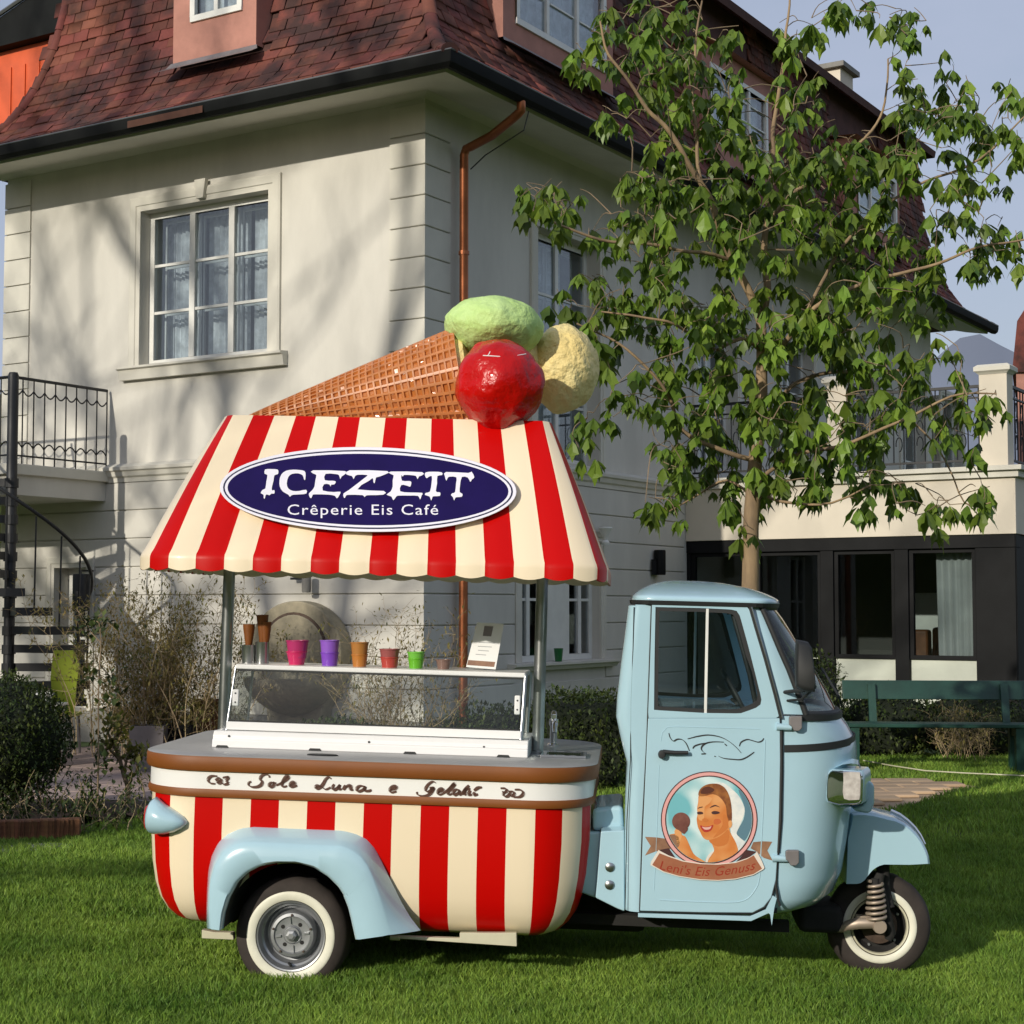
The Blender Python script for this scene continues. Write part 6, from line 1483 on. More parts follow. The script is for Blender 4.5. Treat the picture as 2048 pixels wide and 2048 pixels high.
# interior
g=G(); g.rings([[Vector((P(1290,1500).x+.02,v,z)) for v,z in ((VN+.08,wsill-.35),(VF-.08,wsill-.35))],[Vector((P(1300,1500).x+.12,v,z)) for v,z in ((VN+.08,wsill-.35),(VF-.08,wsill-.35))]],False)
g=G(); ux=P(1262,1400,VN+.3).x; g.box((ux+.06,VN+.1,wbot+.3),(ux+.42,VF-.1,wbot+.42)); st_=TB_(g,'seat',MT['seat'],bevel=.03); g=G(); g.box((ux+.05,VN+.1,wbot+.42),(ux+.13,VF-.1,wsill+.02)); TB_(g,'seat_back',MT['seat'],bevel=.03)
dx=P(1560,1430,VN+.3).x; g=G(); g.box((dx-.10,VN+.03,wsill-.22),(dx+.10,VF-.03,wsill-.03)); TB_(g,'dashboard',MT['cabdark'],bevel=.03)
swc=Vector((dx-.16,VM,wsill+.02)); tl=R(35); g=G()
g.tube([swc+Vector((.13*math.cos(q)*math.sin(tl)*-1,.17*math.sin(q),.17*math.cos(q)*math.cos(tl))) for q in np.linspace(0,2*math.pi,33)[:-1]],.010,8,closed=True); g.tube([swc+Vector((-.02,-.16,0)),swc+Vector((0,0,-.01)),swc+Vector((-.02,.16,0))],.008,6); g.tube([swc,swc+Vector((.12,0,-.22))],.015,8); TB_(g,'steering_wheel',MT['rubber'],smooth=50)
g=G(); g.tube([P(1456,1224,VN+.04),P(1466,1226,VN+.03),P(1500,1350,VN+.03),P(1512,1410,VN+.04)],.012,8); TB_(g,'quarter_post',MT['rubber'],smooth=50)
# ---- wing mirror
mp=z5([(1440,535),(1530,555),(1558,600),(1575,740),(1590,900),(1580,945),(1490,935),(1436,900),(1430,700)])
mv=VN-.16; g=G(); pts=[(P(x,y,mv).x,P(x,y,mv).z) for x,y in mp]; cxm=sum(p[0] for p in pts)/len(pts); czm=sum(p[1] for p in pts)/len(pts)
sc_=lambda s_:[(cxm+(x-cxm)*s_,czm+(y-czm)*s_) for x,y in pts]
rr_=[[Vector((x,mv+d,y)) for x,y in sc_(s_)] for s_,d in ((.80,-.035),(.95,-.025),(1.0,0),(1.0,.03),(.92,.06),(.7,.07))]
g.rings(rr_,True,cap0=True,cap1=True); mir_=TB_(g,'wing_mirror',MT['rubber'],smooth=50)
g=G(); g.tube([P(*z5([(1500,930)])[0],mv+.03),P(*z5([(1430,935)])[0],mv+.08),P(*z5([(1345,945)])[0],VN+.01)],.008,8); g.tube([P(*z5([(1370,1010)])[0],VN+.005),P(*z5([(1480,1000)])[0],mv+.1),P(*z5([(1590,900)])[0],mv+.02)],.006,6); TB_(g,'mirror_arm',MT['rubber'],mir_,smooth=50)
# ---- headlamp block on the near front corner
m_reflection=M_('painted_reflection',(.62,.58,.54),.15,col2=(.42,.38,.35),vs=30,coat=.6)  # pale tone for the reflection painted on the headlamp glass
def hl_blk(far=False):
    fl=mirv if far else (lambda p:p)
    # block placed proud of the nose; traced side outline
    vh=.15
    o_=z9b([(232,238),(250,228),(380,235),(470,240),(486,262),(492,310),(488,470),(470,492),(440,500),(300,505),(245,492),(212,478),(203,440),(206,330),(215,262)])
    pts=[(P(x,y,vh).x,P(x,y,vh).z) for x,y in o_]; cx1=sum(p[0] for p in pts)/len(pts); cz1=sum(p[1] for p in pts)/len(pts)
    S_=lambda s_,d:[fl(Vector((cx1+(x-cx1)*s_+ (d-vh)*.30,d,cz1+(y-cz1)*s_))) for x,y in pts]
    g=G(); g.rings([S_(.93,vh-.004),S_(1.0,vh),S_(1.03,vh+.03),S_(1.06,vh+.16)],True,cap1=True); h=TB_(g,'headlamp_housing',LB,smooth=45)
    g=G(); g.rings([S_(.97,vh-.006),S_(.93,vh-.012),S_(.90,vh-.006)],True,cap1=False); TB_(g,'headlamp_bezel',MT['chrome'],h,smooth=40)
    g=G(); g.rings([S_(.905,vh-.0085),S_(.7,vh-.0105),S_(.3,vh-.0115),S_(.02,vh-.012)],True,cap1=True); TB_(g,'headlamp_glass',MT['chrome'],h,smooth=80)
    o4=z9b([(335,250),(395,246),(462,250),(468,300),(466,420),(458,462),(380,466),(340,455),(330,400),(336,320)])  # bright reflection on the lamp's right half, built as a pale plate
    g=G(); g.prism([(P(x,y,vh-.015).x,P(x,y,vh-.015).z) for x,y in o4],lambda x,y,d: fl(Vector((x,d,y))),vh-.0165,vh-.0125); TB_(g,'reflection_plate',m_reflection,h,bevel=.001)
    o2=z9b([(488,300),(540,312),(566,345),(566,480),(545,540),(520,560),(430,545),(395,520),(470,495),(488,470)])
    g=G(); pts2=[(P(x,y,.30).x,P(x,y,.30).z) for x,y in o2]; g.prism(pts2,lambda x,y,d: fl(Vector((x,d,y))),.26,.52); TB_(g,'lamp_surround',LB,h,bevel=.015)
    o3=z9b([(470,245),(450,190),(400,180),(330,190),(270,215),(235,240)])
    g=G(); b1=[fl(P(x,y,.17)) for x,y in o3]; b2=[fl(P(x,y,.30)+Vector((0,.0,.02))) for x,y in o3]; g.rings([b1,b2],False); TB_(g,'lamp_hood',LB,h,smooth=50)
hl_blk(); hl_blk(True)
# ---- front mudguard, wheel and fork
VFN=.52; VFF=W-.52
mg=z9b([(358,1112),(362,1020),(368,900),(372,760),(380,640),(395,560),(480,556),(560,565),(640,585),(700,600),(745,610),(810,640),(870,685),(920,735),(960,790),(995,860),(1012,910),(1020,966),(850,964),(650,962),(615,972),(590,985),(562,1005),(540,1030),(515,1062),(498,1085),(470,1105),(440,1112)])
p2=VP(mg,VFN); cxg=sum(p[0] for p in p2)/len(p2); czg=sum(p[1] for p in p2)/len(p2)
def mgr(v,ins):
    out=[]
    for i,(x,y) in enumerate(p2):
        top_= 4<=i<=17
        out.append(Vector((x-(x-cxg)*ins*(1 if top_ else 0),v,y-(y-czg)*ins*(1.0 if top_ else 0)-(.0))))
    return out
g=G(); g.rings([mgr(VFN,0.08),mgr(VFN+.012,.03),mgr(VFN+.05,0),mgr(VM,-.06),mgr(VFF-.05,0),mgr(VFF-.012,.03),mgr(VFF,.08)],True,cap0=True,cap1=True); mgd=TB_(g,'front_mudguard',LB,smooth=40)
g=G(); g.prism(VP(z9b([(362,1110),(372,640),(395,560),(455,556),(420,800),(392,960),(385,1080)]),.62),lambda x,y,d:(x,d,y),.50,.56)
g=G(); g.tube([mgr(VM,-.065)[i]+Vector((0,0,.004)) for i in (10,11,12,13,14,15)],.009,8); TB_(g,'guard_trim',MT['chrome'],mgd,smooth=50)
fc=P(1759,1852,VM-.06); rfw=.232
fw,F3=wheel(fc.x,VM-.055,fc.z,rfw,'front_wheel',.128,.163,.12)
g=G(); g.lathe([(.130,.0),(.127,.010),(.120,.008),(.116,-.012),(.108,-.03),(.10,-.045),(0,-.045)],F3,48); TB_(g,'rim',MT['underdark'],fw,smooth=30)
g=G(); g.lathe([(.129,.004),(.126,.014),(.119,.012),(.117,-.004)],F3,48); TB_(g,'rim_edge',MT['chassis'],fw,smooth=30)
g=G(); g.lathe([(.085,-.045),(.080,-.01),(.05,-.002),(0,-.002)],F3,32); TB_(g,'brake_drum',MT['rust'],fw,smooth=30)
for k in range(5):
    a=R(72*k+30); x,y=.098*math.cos(a),.098*math.sin(a); g=G(); g.lathe([(.006,-.045),(.006,-.03),(0,-.03)],lambda p,q,r_,x=x,y=y: F3(x+p,y+q,r_),6); TB_(g,'wheel_nut',MT['rim'],fw)
def F9(x,y,v): return P(*z9b([(x,y)])[0],v)
vs_=VM-.14
fork=G(); fork.tube([F9(620,1030,vs_),F9(600,1100,vs_),F9(700,1500,vs_+.02),F9(680,1545,vs_+.02)],[.022,.026,.024,.016],10); fork.tube([F9(640,960,vs_+.06),F9(645,1150,vs_+.05),F9(690,1300,vs_+.03)],[.03,.03,.025],10); TB_(fork,'fork_leg',MT['underdark'],smooth=50)
g=G(); a=F9(580,1085,vs_-.02); b=F9(590,1385,vs_-.02); N2=170; T_=7.2; axs=(b-a); ln=axs.length; axn=axs.normalized(); e1=axn.orthogonal().normalized(); e2=axn.cross(e1)
g.tube([a+axs*(k/N2)+(e1*math.cos(2*math.pi*T_*k/N2)+e2*math.sin(2*math.pi*T_*k/N2))*(.030+.014*k/N2 if k<N2*.7 else .040) for k in range(N2+1)],.0075,7); TB_(g,'coil_spring',MT['springm'],smooth=60)
g=G(); g.tube([a-axs*.05,b],.018,10); TB_(g,'damper',MT['underdark'],smooth=50)
g=G(); g.tube([F9(272,1478,vs_),F9(315,1468,vs_),F9(360,1435,vs_-.01),F9(450,1415,vs_-.015),F9(560,1412,vs_-.02),F9(640,1438,vs_-.02)],[.004,.012,.021,.026,.026,.022],10); g.lathe([(0,.02),(.028,.02),(.031,.012),(.031,-.03),(0,-.03)],lambda x,y,a_: F9(614,1440,vs_-.03)+Vector((x,-a_,y)),20); g.box(tuple(F9(430,1380,vs_)+Vector((0,-.02,-.012))),tuple(F9(545,1372,vs_)+Vector((0,.03,.008)))); TB_(g,'swing_arm',MT['springm'],smooth=50)
g=G(); g.box((P(1600,1800,.5).x,.55,.18),(P(1690,1800,.5).x,W-.55,.30)); TB_(g,'front_crossmember',MT['underdark'],bevel=.03)
# ---- step and engine cover between body and cab
stp=z8([(1440,868),(1570,862),(1572,1312),(1530,1296),(1410,1236),(1418,1150)])
g=G(); g.prism(VP(stp,.16),lambda x,y,d:(x,d,y),.16,.30); TB_(g,'side_cover',LB,bevel=.006)
stp=z8([(1330,868),(1442,868),(1412,1236),(1320,1200)]); g=G(); g.prism(VP(stp,.30),lambda x,y,d:(x,d,y),.28,.9); TB_(g,'engine_cover',LB,bevel=.01)
blk=z8([(1395,735),(1560,720),(1570,860),(1395,862)]); g=G(); g.prism(VP(blk,.34),lambda x,y,d:(x,d,y),.30,.8); TB_(g,'filler_housing',LB,bevel=.02)
for (x,y) in ((1490,1066),(1488,1164)):
    p=P(*z8([(x,y)])[0],.159); g=G(); g.lathe([(.019,0),(.020,.004),(.016,.007),(0,.009)],lambda a,b,c,p=p: p+Vector((a,-c,b)),18); TB_(g,'cover_bolt',MT['steel'],smooth=40)
# ================================================================ THINGS ON THE SHELF
def SW(px,v=VS+.12): return TM_ @ Vector((P(px,1335,v).x,v,shz))
def lathe_thing(name,px,label,cat,group,parts,v=VS+.12,scale=1):
    """parts: (part name, profile, material, dx)"""
    o=SW(px,v); r=empty(name,o,label,cat,group)
    for nm,pf,mt,dx in parts:
        g=G(); g.lathe([(a*scale,b*scale) for a,b in pf],lambda x,y,a: o+Vector((x+dx,y,a)),24); g.build(nm,mt,r,smooth=40)
    return r
def cupp(z0,h,r0,r1,lip=.003): return [(0,z0),(r0,z0),(r1,z0+h),(r1+lip,z0+h+.001),(r1+lip,z0+h+.006),(r1-.003,z0+h+.006),(r0-.004,z0+.01),(0,z0+.01)]
def pl_(n,c): return M_(n,c,.35,coat=.2)
cups=[('pink_cup_stack',593,'stack of raspberry pink paper cups on the glass case shelf','cup',[('cup',cupp(0,.055,.034,.046),pl_('pink_card',(.55,.02,.12)),0),('cup',cupp(.03,.075,.040,.050),pl_('pink_card2',(.42,.03,.14)),.003)]),
 ('purple_cup_stack',659,'stack of purple paper cups on the glass case shelf','cup',[('cup',cupp(0,.055,.034,.040),pl_('purple_card',(.20,.06,.50)),0),('cup',cupp(.045,.065,.037,.043),pl_('purple_card2',(.26,.10,.55)),0)]),
 ('orange_cup_stack',719,'stack of translucent orange cups on the glass case shelf','cup',[('cup',cupp(0,.05,.030,.036),pl_('orange_card',(.45,.17,.03)),0),('cup',cupp(.035,.070,.033,.040),pl_('orange_card2',(.40,.17,.04)),0)]),
 ('red_cup_stack',779,'pair of dusty red cups on the glass case shelf','cup',[('cup',cupp(0,.042,.034,.040),pl_('red_card',(.42,.05,.04)),0),('cup',cupp(.034,.045,.038,.044),pl_('red_card2',(.30,.08,.08)),0)]),
 ('green_cup_stack',832,'pair of bright green cups on the glass case shelf','cup',[('cup',cupp(0,.040,.030,.035),pl_('lime_card',(.12,.42,.02)),0),('cup',cupp(.034,.035,.032,.038),pl_('green_card',(.16,.48,.06)),0)]),
 ('small_glass_bowl',887,'small brownish glass bowl on the shelf beside the menu card','bowl',[('bowl_body',cupp(0,.038,.026,.033),pl_('brown_card',(.20,.12,.10)),0)])]
for nm,px,lb,ct_,ps in cups: lathe_thing(nm,px,lb,ct_,'cups set out on the glass case shelf',ps)
# cone holders with wafer cones
for nm,px,lb,hh2,dx in (('cone_tumbler',497,'steel tumbler with one tall brown wafer cone at the left end of the shelf',.105,0),('cone_tumbler',524,'taller steel tumbler with stacked wafer cones left of the pink cups',.125,0)):
    o=SW(px,VS+.16); r=empty(nm,o,lb,'cone holder','wafer cone holders on the shelf')
    g=G(); g.lathe([(0,0),(.030,0),(.032,hh2*.75),(.033,hh2*.78),(.028,hh2*.78),(.027,.01),(0,.01)],lambda x,y,a: o+Vector((x,y,a)),20); g.build('tumbler',MT['steel'],r,smooth=40)
    for k,(dx,dz) in enumerate(((0,0),) if px==497 else ((0,.02),(.014,-.012))):
        t_=.0 if px==497 else .025*k; g=G(); g.lathe([(.008,.02+dz),(.016,hh2*.8+dz),(.026,hh2*1.25+dz+.02),(.028,hh2*1.25+dz+.045),(.022,hh2*1.25+dz+.045),(.01,hh2+dz),(0,hh2+dz)],lambda x,y,a,dx=dx: o+Vector((x+dx,y,a)),14); g.build('wafer_cone',MT['brown'],r,smooth=30)
# menu card on a stand
mo_=VS+.14; mc=[(952,1245),(1006,1248),(991,1339),(932,1334)]; o=SW(960,mo_)
mr=empty('menu_card',o,'white menu card leaning on the right end of the shelf','menu card')
def MP(px,py,d=0): 
    q=P(px,py,mo_); q.y+=d+ (q.z-shz)*.25; q.z=max(q.z,shz+.0005); return TM_@q
g=G(); g.prism([(952,1245),(1006,1248),(991,1339),(932,1334)],lambda x,y,d: MP(x,y,d),0,.004); g.build('card',MT['casewhite'],mr)
g=G(); g.prism([(967,1252),(985,1253),(981,1273),(964,1272)],lambda x,y,d: MP(x,y,d),-.0012,-.0004); g.build('printed_square',MT['zinc'],mr)
g=G(); g.prism([(936,1320),(990,1324),(988,1334),(934,1330)],lambda x,y,d: MP(x,y,d),-.0012,-.0004); g.build('printed_photo',m_ribd,mr)
for k,(a,b) in enumerate(((956,988),(956,984),(958,980),(955,976))):
    yv=1284+k*8; g=G(); g.prism([(a-k*1.5,yv),(b-k*1.5,yv+1.5),(b-k*1.5,yv+3.0),(a-k*1.5,yv+1.5)],lambda x,y,d: MP(x,y,d),-.0010,-.0004); g.build('printed_line',MT['room'] if 'room' in MT else MT['roomgrey'],mr)
g=G(); g.prism([(0,0),(.07,0),(0,.15)],lambda x,y,d: TM_@Vector((P(965,1335,mo_).x+d,mo_+.06+x,shz+y)),0,.01); g.build('prop',MT['casewhite'],mr)
# ================================================================ PLANTS
def leaf_template(n5=5, L_=.12, droop=1.0):
    """compound drooping leaf: verts, faces around origin (hangs from 0,0,0 along -z)"""
    V=[];Fs=[]
    for k in range(n5):
        a=2*math.pi*k/n5+random.uniform(-.3,.3); l=L_*random.uniform(.75,1.1); w=l*random.uniform(.26,.36); tilt=random.uniform(.35,.85)*(1 if k<n5-1 else .3)
        d=Vector((math.cos(a)*math.sin(tilt),math.sin(a)*math.sin(tilt),-math.cos(tilt)*droop)).normalized(); s=d.cross(Vector((math.cos(a),math.sin(a),.6))).normalized(); u=s.cross(d)
        st=random.uniform(.0,.02); n=len(V)
        p=lambda f,x,z: d*(st+l*f)+s*(w*x)+u*(w*z)+Vector((0,0,-l*.25*f*f))
        jx=random.uniform(-.25,.25); V+= [p(0,0,0),p(.28,-.62,.16),p(.30,0,-.05),p(.34,.60,.16),p(.72+jx*.3,-1.12,.10),p(.62,0,-.06),p(.66-jx*.4,1.12,.10),p(.80,-.46+jx*.4,.05),p(.84,.46+jx*.4,.05),p(1.12,jx,-.12)]
        Fs+= [[n,n+1,n+2],[n,n+2,n+3],[n+1,n+4,n+5,n+2],[n+2,n+5,n+6,n+3],[n+4,n+7,n+5],[n+5,n+8,n+6],[n+7,n+9,n+8,n+5]]
    return [tuple(v) for v in V],Fs
TZ=11.0
tb_=on_ground(1503,1500); tb_=at(1503,1300,TZ); tbase=Vector((tb_.x,TZ,ground_z(tb_.x,TZ)))
tree=empty('chestnut_tree',tbase,'young chestnut tree with drooping green leaves behind the truck cab','tree')
def tp_(px,py,dz=0): return at(px,py,TZ+dz)
limbs=[([(1500,1540,0),(1499,1300,0),(1500,1160,0),(1503,1060,0),(1506,980,0),(1512,900,0),(1520,830,0),(1524,770,0),(1524,700,.0),(1522,640,0)],[.068,.062,.058,.052,.050,.046,.042,.040,.036,.034]),
 ([(1522,650,0),(1530,580,.05),(1528,520,.1),(1535,440,.15),(1545,350,.2),(1550,260,.25),(1560,170,.3),(1570,90,.3),(1580,-10,.35)],[.030,.026,.024,.020,.018,.015,.012,.010,.007]),
 ([(1522,645,0),(1500,590,-.05),(1468,520,-.1),(1430,430,-.15),(1405,370,-.2),(1345,268,-.3),(1300,225,-.35),(1262,170,-.4),(1219,110,-.45),(1195,40,-.45)],[.030,.028,.026,.022,.019,.016,.013,.011,.009,.006]),
 ([(1405,370,-.2),(1395,280,-.15),(1385,180,-.1),(1390,90,-.1),(1400,0,-.1)],[.013,.012,.010,.008,.006]),
 ([(1524,740,0),(1570,690,-.1),(1612,640,-.2),(1660,600,-.25),(1740,560,-.3),(1850,530,-.35),(1930,505,-.4),(2000,490,-.4),(2060,480,-.4)],[.022,.019,.017,.015,.013,.011,.009,.007,.006]),
 ([(1540,440,.15),(1600,380,.2),(1680,330,.25),(1740,260,.3),(1770,200,.3),(1775,120,.3)],[.015,.013,.012,.010,.008,.006]),
 ([(1612,640,-.2),(1680,500,-.1),(1760,420,0),(1850,360,.1),(1960,320,.15),(2060,220,.2)],[.013,.012,.011,.009,.008,.005]),
 ([(1518,860,0),(1560,800,.1),(1600,760,.2),(1680,745,.3),(1800,745,.3)],[.020,.017,.014,.013,.010]),
 ([(1512,920,0),(1440,900,-.05),(1370,860,-.1),(1340,800,-.15),(1300,740,-.2),(1240,690,-.25),(1150,640,-.3)],[.018,.016,.014,.012,.010,.008,.006]),
 ([(1430,700,0),(1350,650,-.3),(1280,640,-.35),(1200,620,-.3)],[.010,.009,.008,.006]),
 ([(1522,700,0),(1480,680,-.1),(1430,700,-.1)],[.016,.013,.010]),
 ([(1468,520,-.1),(1380,500,-.3),(1290,488,-.4),(1200,478,-.5),(1120,450,-.55),(1070,420,-.6)],[.014,.012,.011,.010,.008,.005]),
 ([(1510,960,0),(1580,920,-.2),(1680,890,-.3),(1800,850,-.35),(1900,790,-.4),(1990,790,-.4)],[.016,.013,.012,.010,.008,.005]),
 ([(1508,970,0),(1560,1000,-.2),(1640,1010,-.3),(1740,970,-.35)],[.012,.010,.008,.005]),
 ([(1506,1000,0),(1450,960,.1),(1390,990,.2),(1340,1020,.3)],[.010,.008,.006,.004]),
 ([(1830,850,-.35),(1880,900,-.35),(1930,1005,-.3),(1980,1000,-.3)],[.007,.006,.005,.004]),
]
def jitter(pts,rad,amp=.012,sub=4):
    P3=[tp_(*p) for p in pts]; q=smooth_poly(P3,sub); rr=[]
    for i in range(len(q)):
        f=i/sub; k=min(int(f),len(rad)-2); rr.append(rad[k]+(rad[k+1]-rad[k])*(f-k))
    q=[p+Vector((mnoise.noise(p*3.1),mnoise.noise(p*3.1+Vector((9,0,0))),mnoise.noise(p*3.1+Vector((0,9,0)))))*amp*2 for p in q]
    return q,rr
nodes=[]
for li,(pts,rad) in enumerate(limbs):
    q,rr=jitter(pts,rad,amp=.004 if li==0 else .014); g=G()
    if li==0:
        rr=[r_*(1+.05*mnoise.noise(p*6)) for p,r_ in zip(q,rr)]
    g.tube(q,rr,12 if li<3 else 8); g.build('trunk' if li==0 else 'branch',MT['bark'],tree,smooth=60)
    for p,r_ in zip(q,rr):
        if li>0 or p.z>2.6: nodes.append((p,r_))
# stake/bark knots
blobs=[(1250,60,80,70,16),(1190,120,50,50,7),(1330,50,70,80,15),(1340,170,70,80,16),(1230,235,40,30,5),(1430,120,80,90,17),(1420,250,90,80,22),(1500,320,90,70,22),(1330,320,50,60,10),(1115,420,60,55,11),(1075,395,40,40,6),(1290,400,70,60,15),(1240,470,70,50,13),(1400,430,100,70,26),
(1550,450,110,80,32),(1680,400,100,90,30),(1640,280,90,80,20),(1600,180,60,50,8),(1600,50,60,45,8),(1705,15,45,30,5),(1800,75,60,60,9),(1875,190,80,60,13),(1965,235,65,55,10),(1840,255,70,60,11),(1930,340,90,60,13),(1760,335,70,60,12),(1990,500,70,55,14),(1905,470,70,60,11),(1800,540,90,60,20),(1720,480,90,70,24),(2035,180,20,40,3),(2038,290,20,30,3),
(1170,600,60,50,10),(1210,680,60,60,12),(1280,560,70,60,13),(1380,560,90,70,18),(1340,650,100,80,20),(1450,680,80,80,18),(1560,620,100,70,26),(1680,620,100,70,26),(1600,720,120,70,28),(1740,700,100,60,20),(1850,640,40,50,4),(1880,745,90,50,13),(1975,805,55,40,8),(1430,820,90,70,16),(1300,770,80,60,12),(1200,800,40,60,5),(1160,880,25,40,3),
(1540,830,110,70,24),(1680,830,110,70,20),(1820,840,80,60,10),(1400,930,80,50,13),(1500,970,90,50,12),(1590,940,90,60,15),(1690,960,90,60,12),(1780,985,60,40,6),(1340,1010,50,40,8),(1380,880,80,60,10),(1970,1000,30,35,5),(1870,1005,35,30,4),(1505,1070,25,35,3),(1750,900,80,50,8),(1930,880,40,40,3)]
cl=[]
for (cx,cy,rx,ry,n) in blobs:
    for _ in range(int(n*1.28+.5)):
        for t_ in range(30):
            a,b=random.uniform(-1,1),random.uniform(-1,1)
            if a*a+b*b<1: break
        cl.append((cx+a*rx,cy+b*ry,random.gauss(0,.42)))
clp=[tp_(x,y,max(-.95,min(1.0,d))) for x,y,d in cl]
root0=tp_(1522,650)
clp.sort(key=lambda p:min((p-q).length for q,_ in nodes))
nodesA=[n_[0] for n_ in nodes]; tw=G()
for p in clp:
    arr=np.array([tuple(q) for q in nodesA]); d=arr-np.array(tuple(p)); dist=np.linalg.norm(d,axis=1)+.35*np.maximum(0,arr[:,2]-p.z)
    k=int(dist.argmin()); s_=Vector(arr[k]); L0=(p-s_).length
    if L0<.04: continue
    e=p+Vector((0,0,.03)); mid=s_.lerp(e,.5)+Vector((random.gauss(0,.05),random.gauss(0,.05),random.gauss(.04,.05)))*min(1,L0*2)
    q=smooth_poly([s_,mid,e],3 if L0>.15 else 2); r0=.0030+.0035*min(1,L0/.8)
    tw.tube(q,[r0*(1-.5*i/len(q)) for i in range(len(q))],4,cap=False)
    for x in q[2:]: nodesA.append(x)
o=tw.build('twigs',MT['twig'],tree,smooth=60)
LT=[leaf_template(random.choice((3,4,4,5,5,6)),.122) for _ in range(24)]
lmes=[]
for V_,F_l in LT:
    me=bpy.data.meshes.new('leaf'); me.from_pydata(V_,[],F_l); me.materials.append(MT['leaf']); lmes.append(me)
tinv=ROOTI[tree.name]
ins=[]
for p in clp:
    for r_ in range(2 if random.random()<.40 else 1):
        q=p+(Vector((random.gauss(0,.05),random.gauss(0,.05),random.gauss(0,.05))) if r_ else Vector()); s_=random.uniform(.52,1.08)
        m=Matrix.Translation(q) @ Matrix.Rotation(random.uniform(0,6.28),4,'Z') @ Matrix.Rotation(random.gauss(0,.22),4,'X') @ Matrix.Scale(s_,4); ins.append((s_*12/q.y,m))
ins.sort(key=lambda t_:-t_[0])
for k,(s_,m) in enumerate(ins[:300]):
    o=bpy.data.objects.new('leaf',lmes[k%24]); COL.objects.link(o); o.parent=tree; o.matrix_local=tinv@m
def join_inst(name,temps,mats_list,mat,parent,kind='stuff'):
    VV=[];II=[];FN=[];n=0
    for ti,m in mats_list:
        V_,F_l=temps[ti]; m=np.array(m); VV.append(np.array(V_)@m[:3,:3].T+m[:3,3])
        for f in F_l: II+=[n+i for i in f]; FN.append(len(f))
        n+=len(V_)
    o=fast_mesh(name,np.concatenate(VV),FN,II,mat,parent)
    if kind: tag(o,kind=kind)
    return o
join_inst('foliage',LT,[(random.randrange(24),m) for s_,m in ins[300:]],MT['leaf_j'],tree)
# ---- shrubs
def quad_leaf(l,w):
    return ([(0,0,0),(-w/2,l*.5,w*.15),(w/2,l*.5,w*.15),(0,l,0),(0,l*.5,-w*.1)],[[0,1,4],[0,4,2],[1,3,4],[4,3,2]])
def rmat(p,s_=1): return Matrix.Translation(p) @ Matrix.Rotation(random.uniform(0,6.28),4,'Z') @ Matrix.Rotation(random.uniform(-1.2,1.5),4,'X') @ Matrix.Scale(s_,4)
def clipped(name,label,cat,c,rad,n,leafsize,mat,core=.86,group=None,box_=False):
    r=empty(name,Vector((c[0],c[1],ground_z(c[0],c[1]))),label,cat,group); c=Vector(c); rad=Vector(rad)
    g=G(); rs=[]; 
    for i in range(19):
        th=math.pi*i/18; ring=[]
        for j in range(32):
            ph=2*math.pi*j/32; d=Vector((math.sin(th)*math.cos(ph),math.sin(th)*math.sin(ph),math.cos(th)))
            if box_: k_=1/max(abs(d.x),abs(d.y),abs(d.z))*.92; k_=min(k_,1.45)
            else: k_=1
            k2=core*(1+.10*mnoise.noise(d*2.5+c)); ring.append(c+Vector((d.x*rad.x,d.y*rad.y,d.z*rad.z))*k_*k2)
        rs.append(ring)
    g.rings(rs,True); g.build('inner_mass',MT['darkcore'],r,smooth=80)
    T_=[quad_leaf(leafsize,leafsize*.5)]; ml=[]
    for _ in range(n):
        d=Vector((random.gauss(0,1),random.gauss(0,1),random.gauss(0,1))).normalized()
        if box_: k_=min(1.45,.92/max(abs(d.x),abs(d.y),abs(d.z)))
        else: k_=1
        k2=(core+(1.04-core)*random.random()**.8)*(1+.10*mnoise.noise(d*2.5+c)+.05*mnoise.noise(d*8+c)); ml.append((0,rmat(c+Vector((d.x*rad.x,d.y*rad.y,d.z*rad.z))*k_*k2,random.uniform(.6,1.3))))
    o=join_inst('leaves',T_,ml,mat,r); return r
bb=at(20,1515,12.0); clipped('clipped_bush','large round dark green clipped bush at the left edge','bush',(bb.x-.10,12.2,.60),(.47,.5,.45),9000,.035,MT['box'])
# low ground cover and twigs in the bed
gc_=empty('bed_shrub',(-3.0,11.5,0),'low sprawling green and brown shrub in the flower bed below the round bush','shrub')
T_=[quad_leaf(.05,.024)]; ml=[]; st=G()
for _ in range(120):
    x,y=random.uniform(-4.3,-2.5),random.uniform(11.05,12.6); p=Vector((x,y,ground_z(x,y)+.03)); h=random.uniform(.1,.45); q=[p]; d=Vector((random.gauss(0,.5),random.gauss(0,.5),1)).normalized()
    for k in range(5): d=(d+Vector((random.gauss(0,.25),random.gauss(0,.25),random.gauss(0,.1)))).normalized(); q.append(q[-1]+d*h/5)
    st.tube(q,[.004,.004,.003,.003,.002,.0015],4,cap=False)
    for x_ in q[1:]:
        for _k in range(4): ml.append((0,rmat(x_+Vector((random.gauss(0,.03),random.gauss(0,.03),random.gauss(0,.03))),random.uniform(.5,1.1))))
st.build('stems',MT['dry'],gc_); join_inst('leaves',T_,ml,MT['box'],gc_)
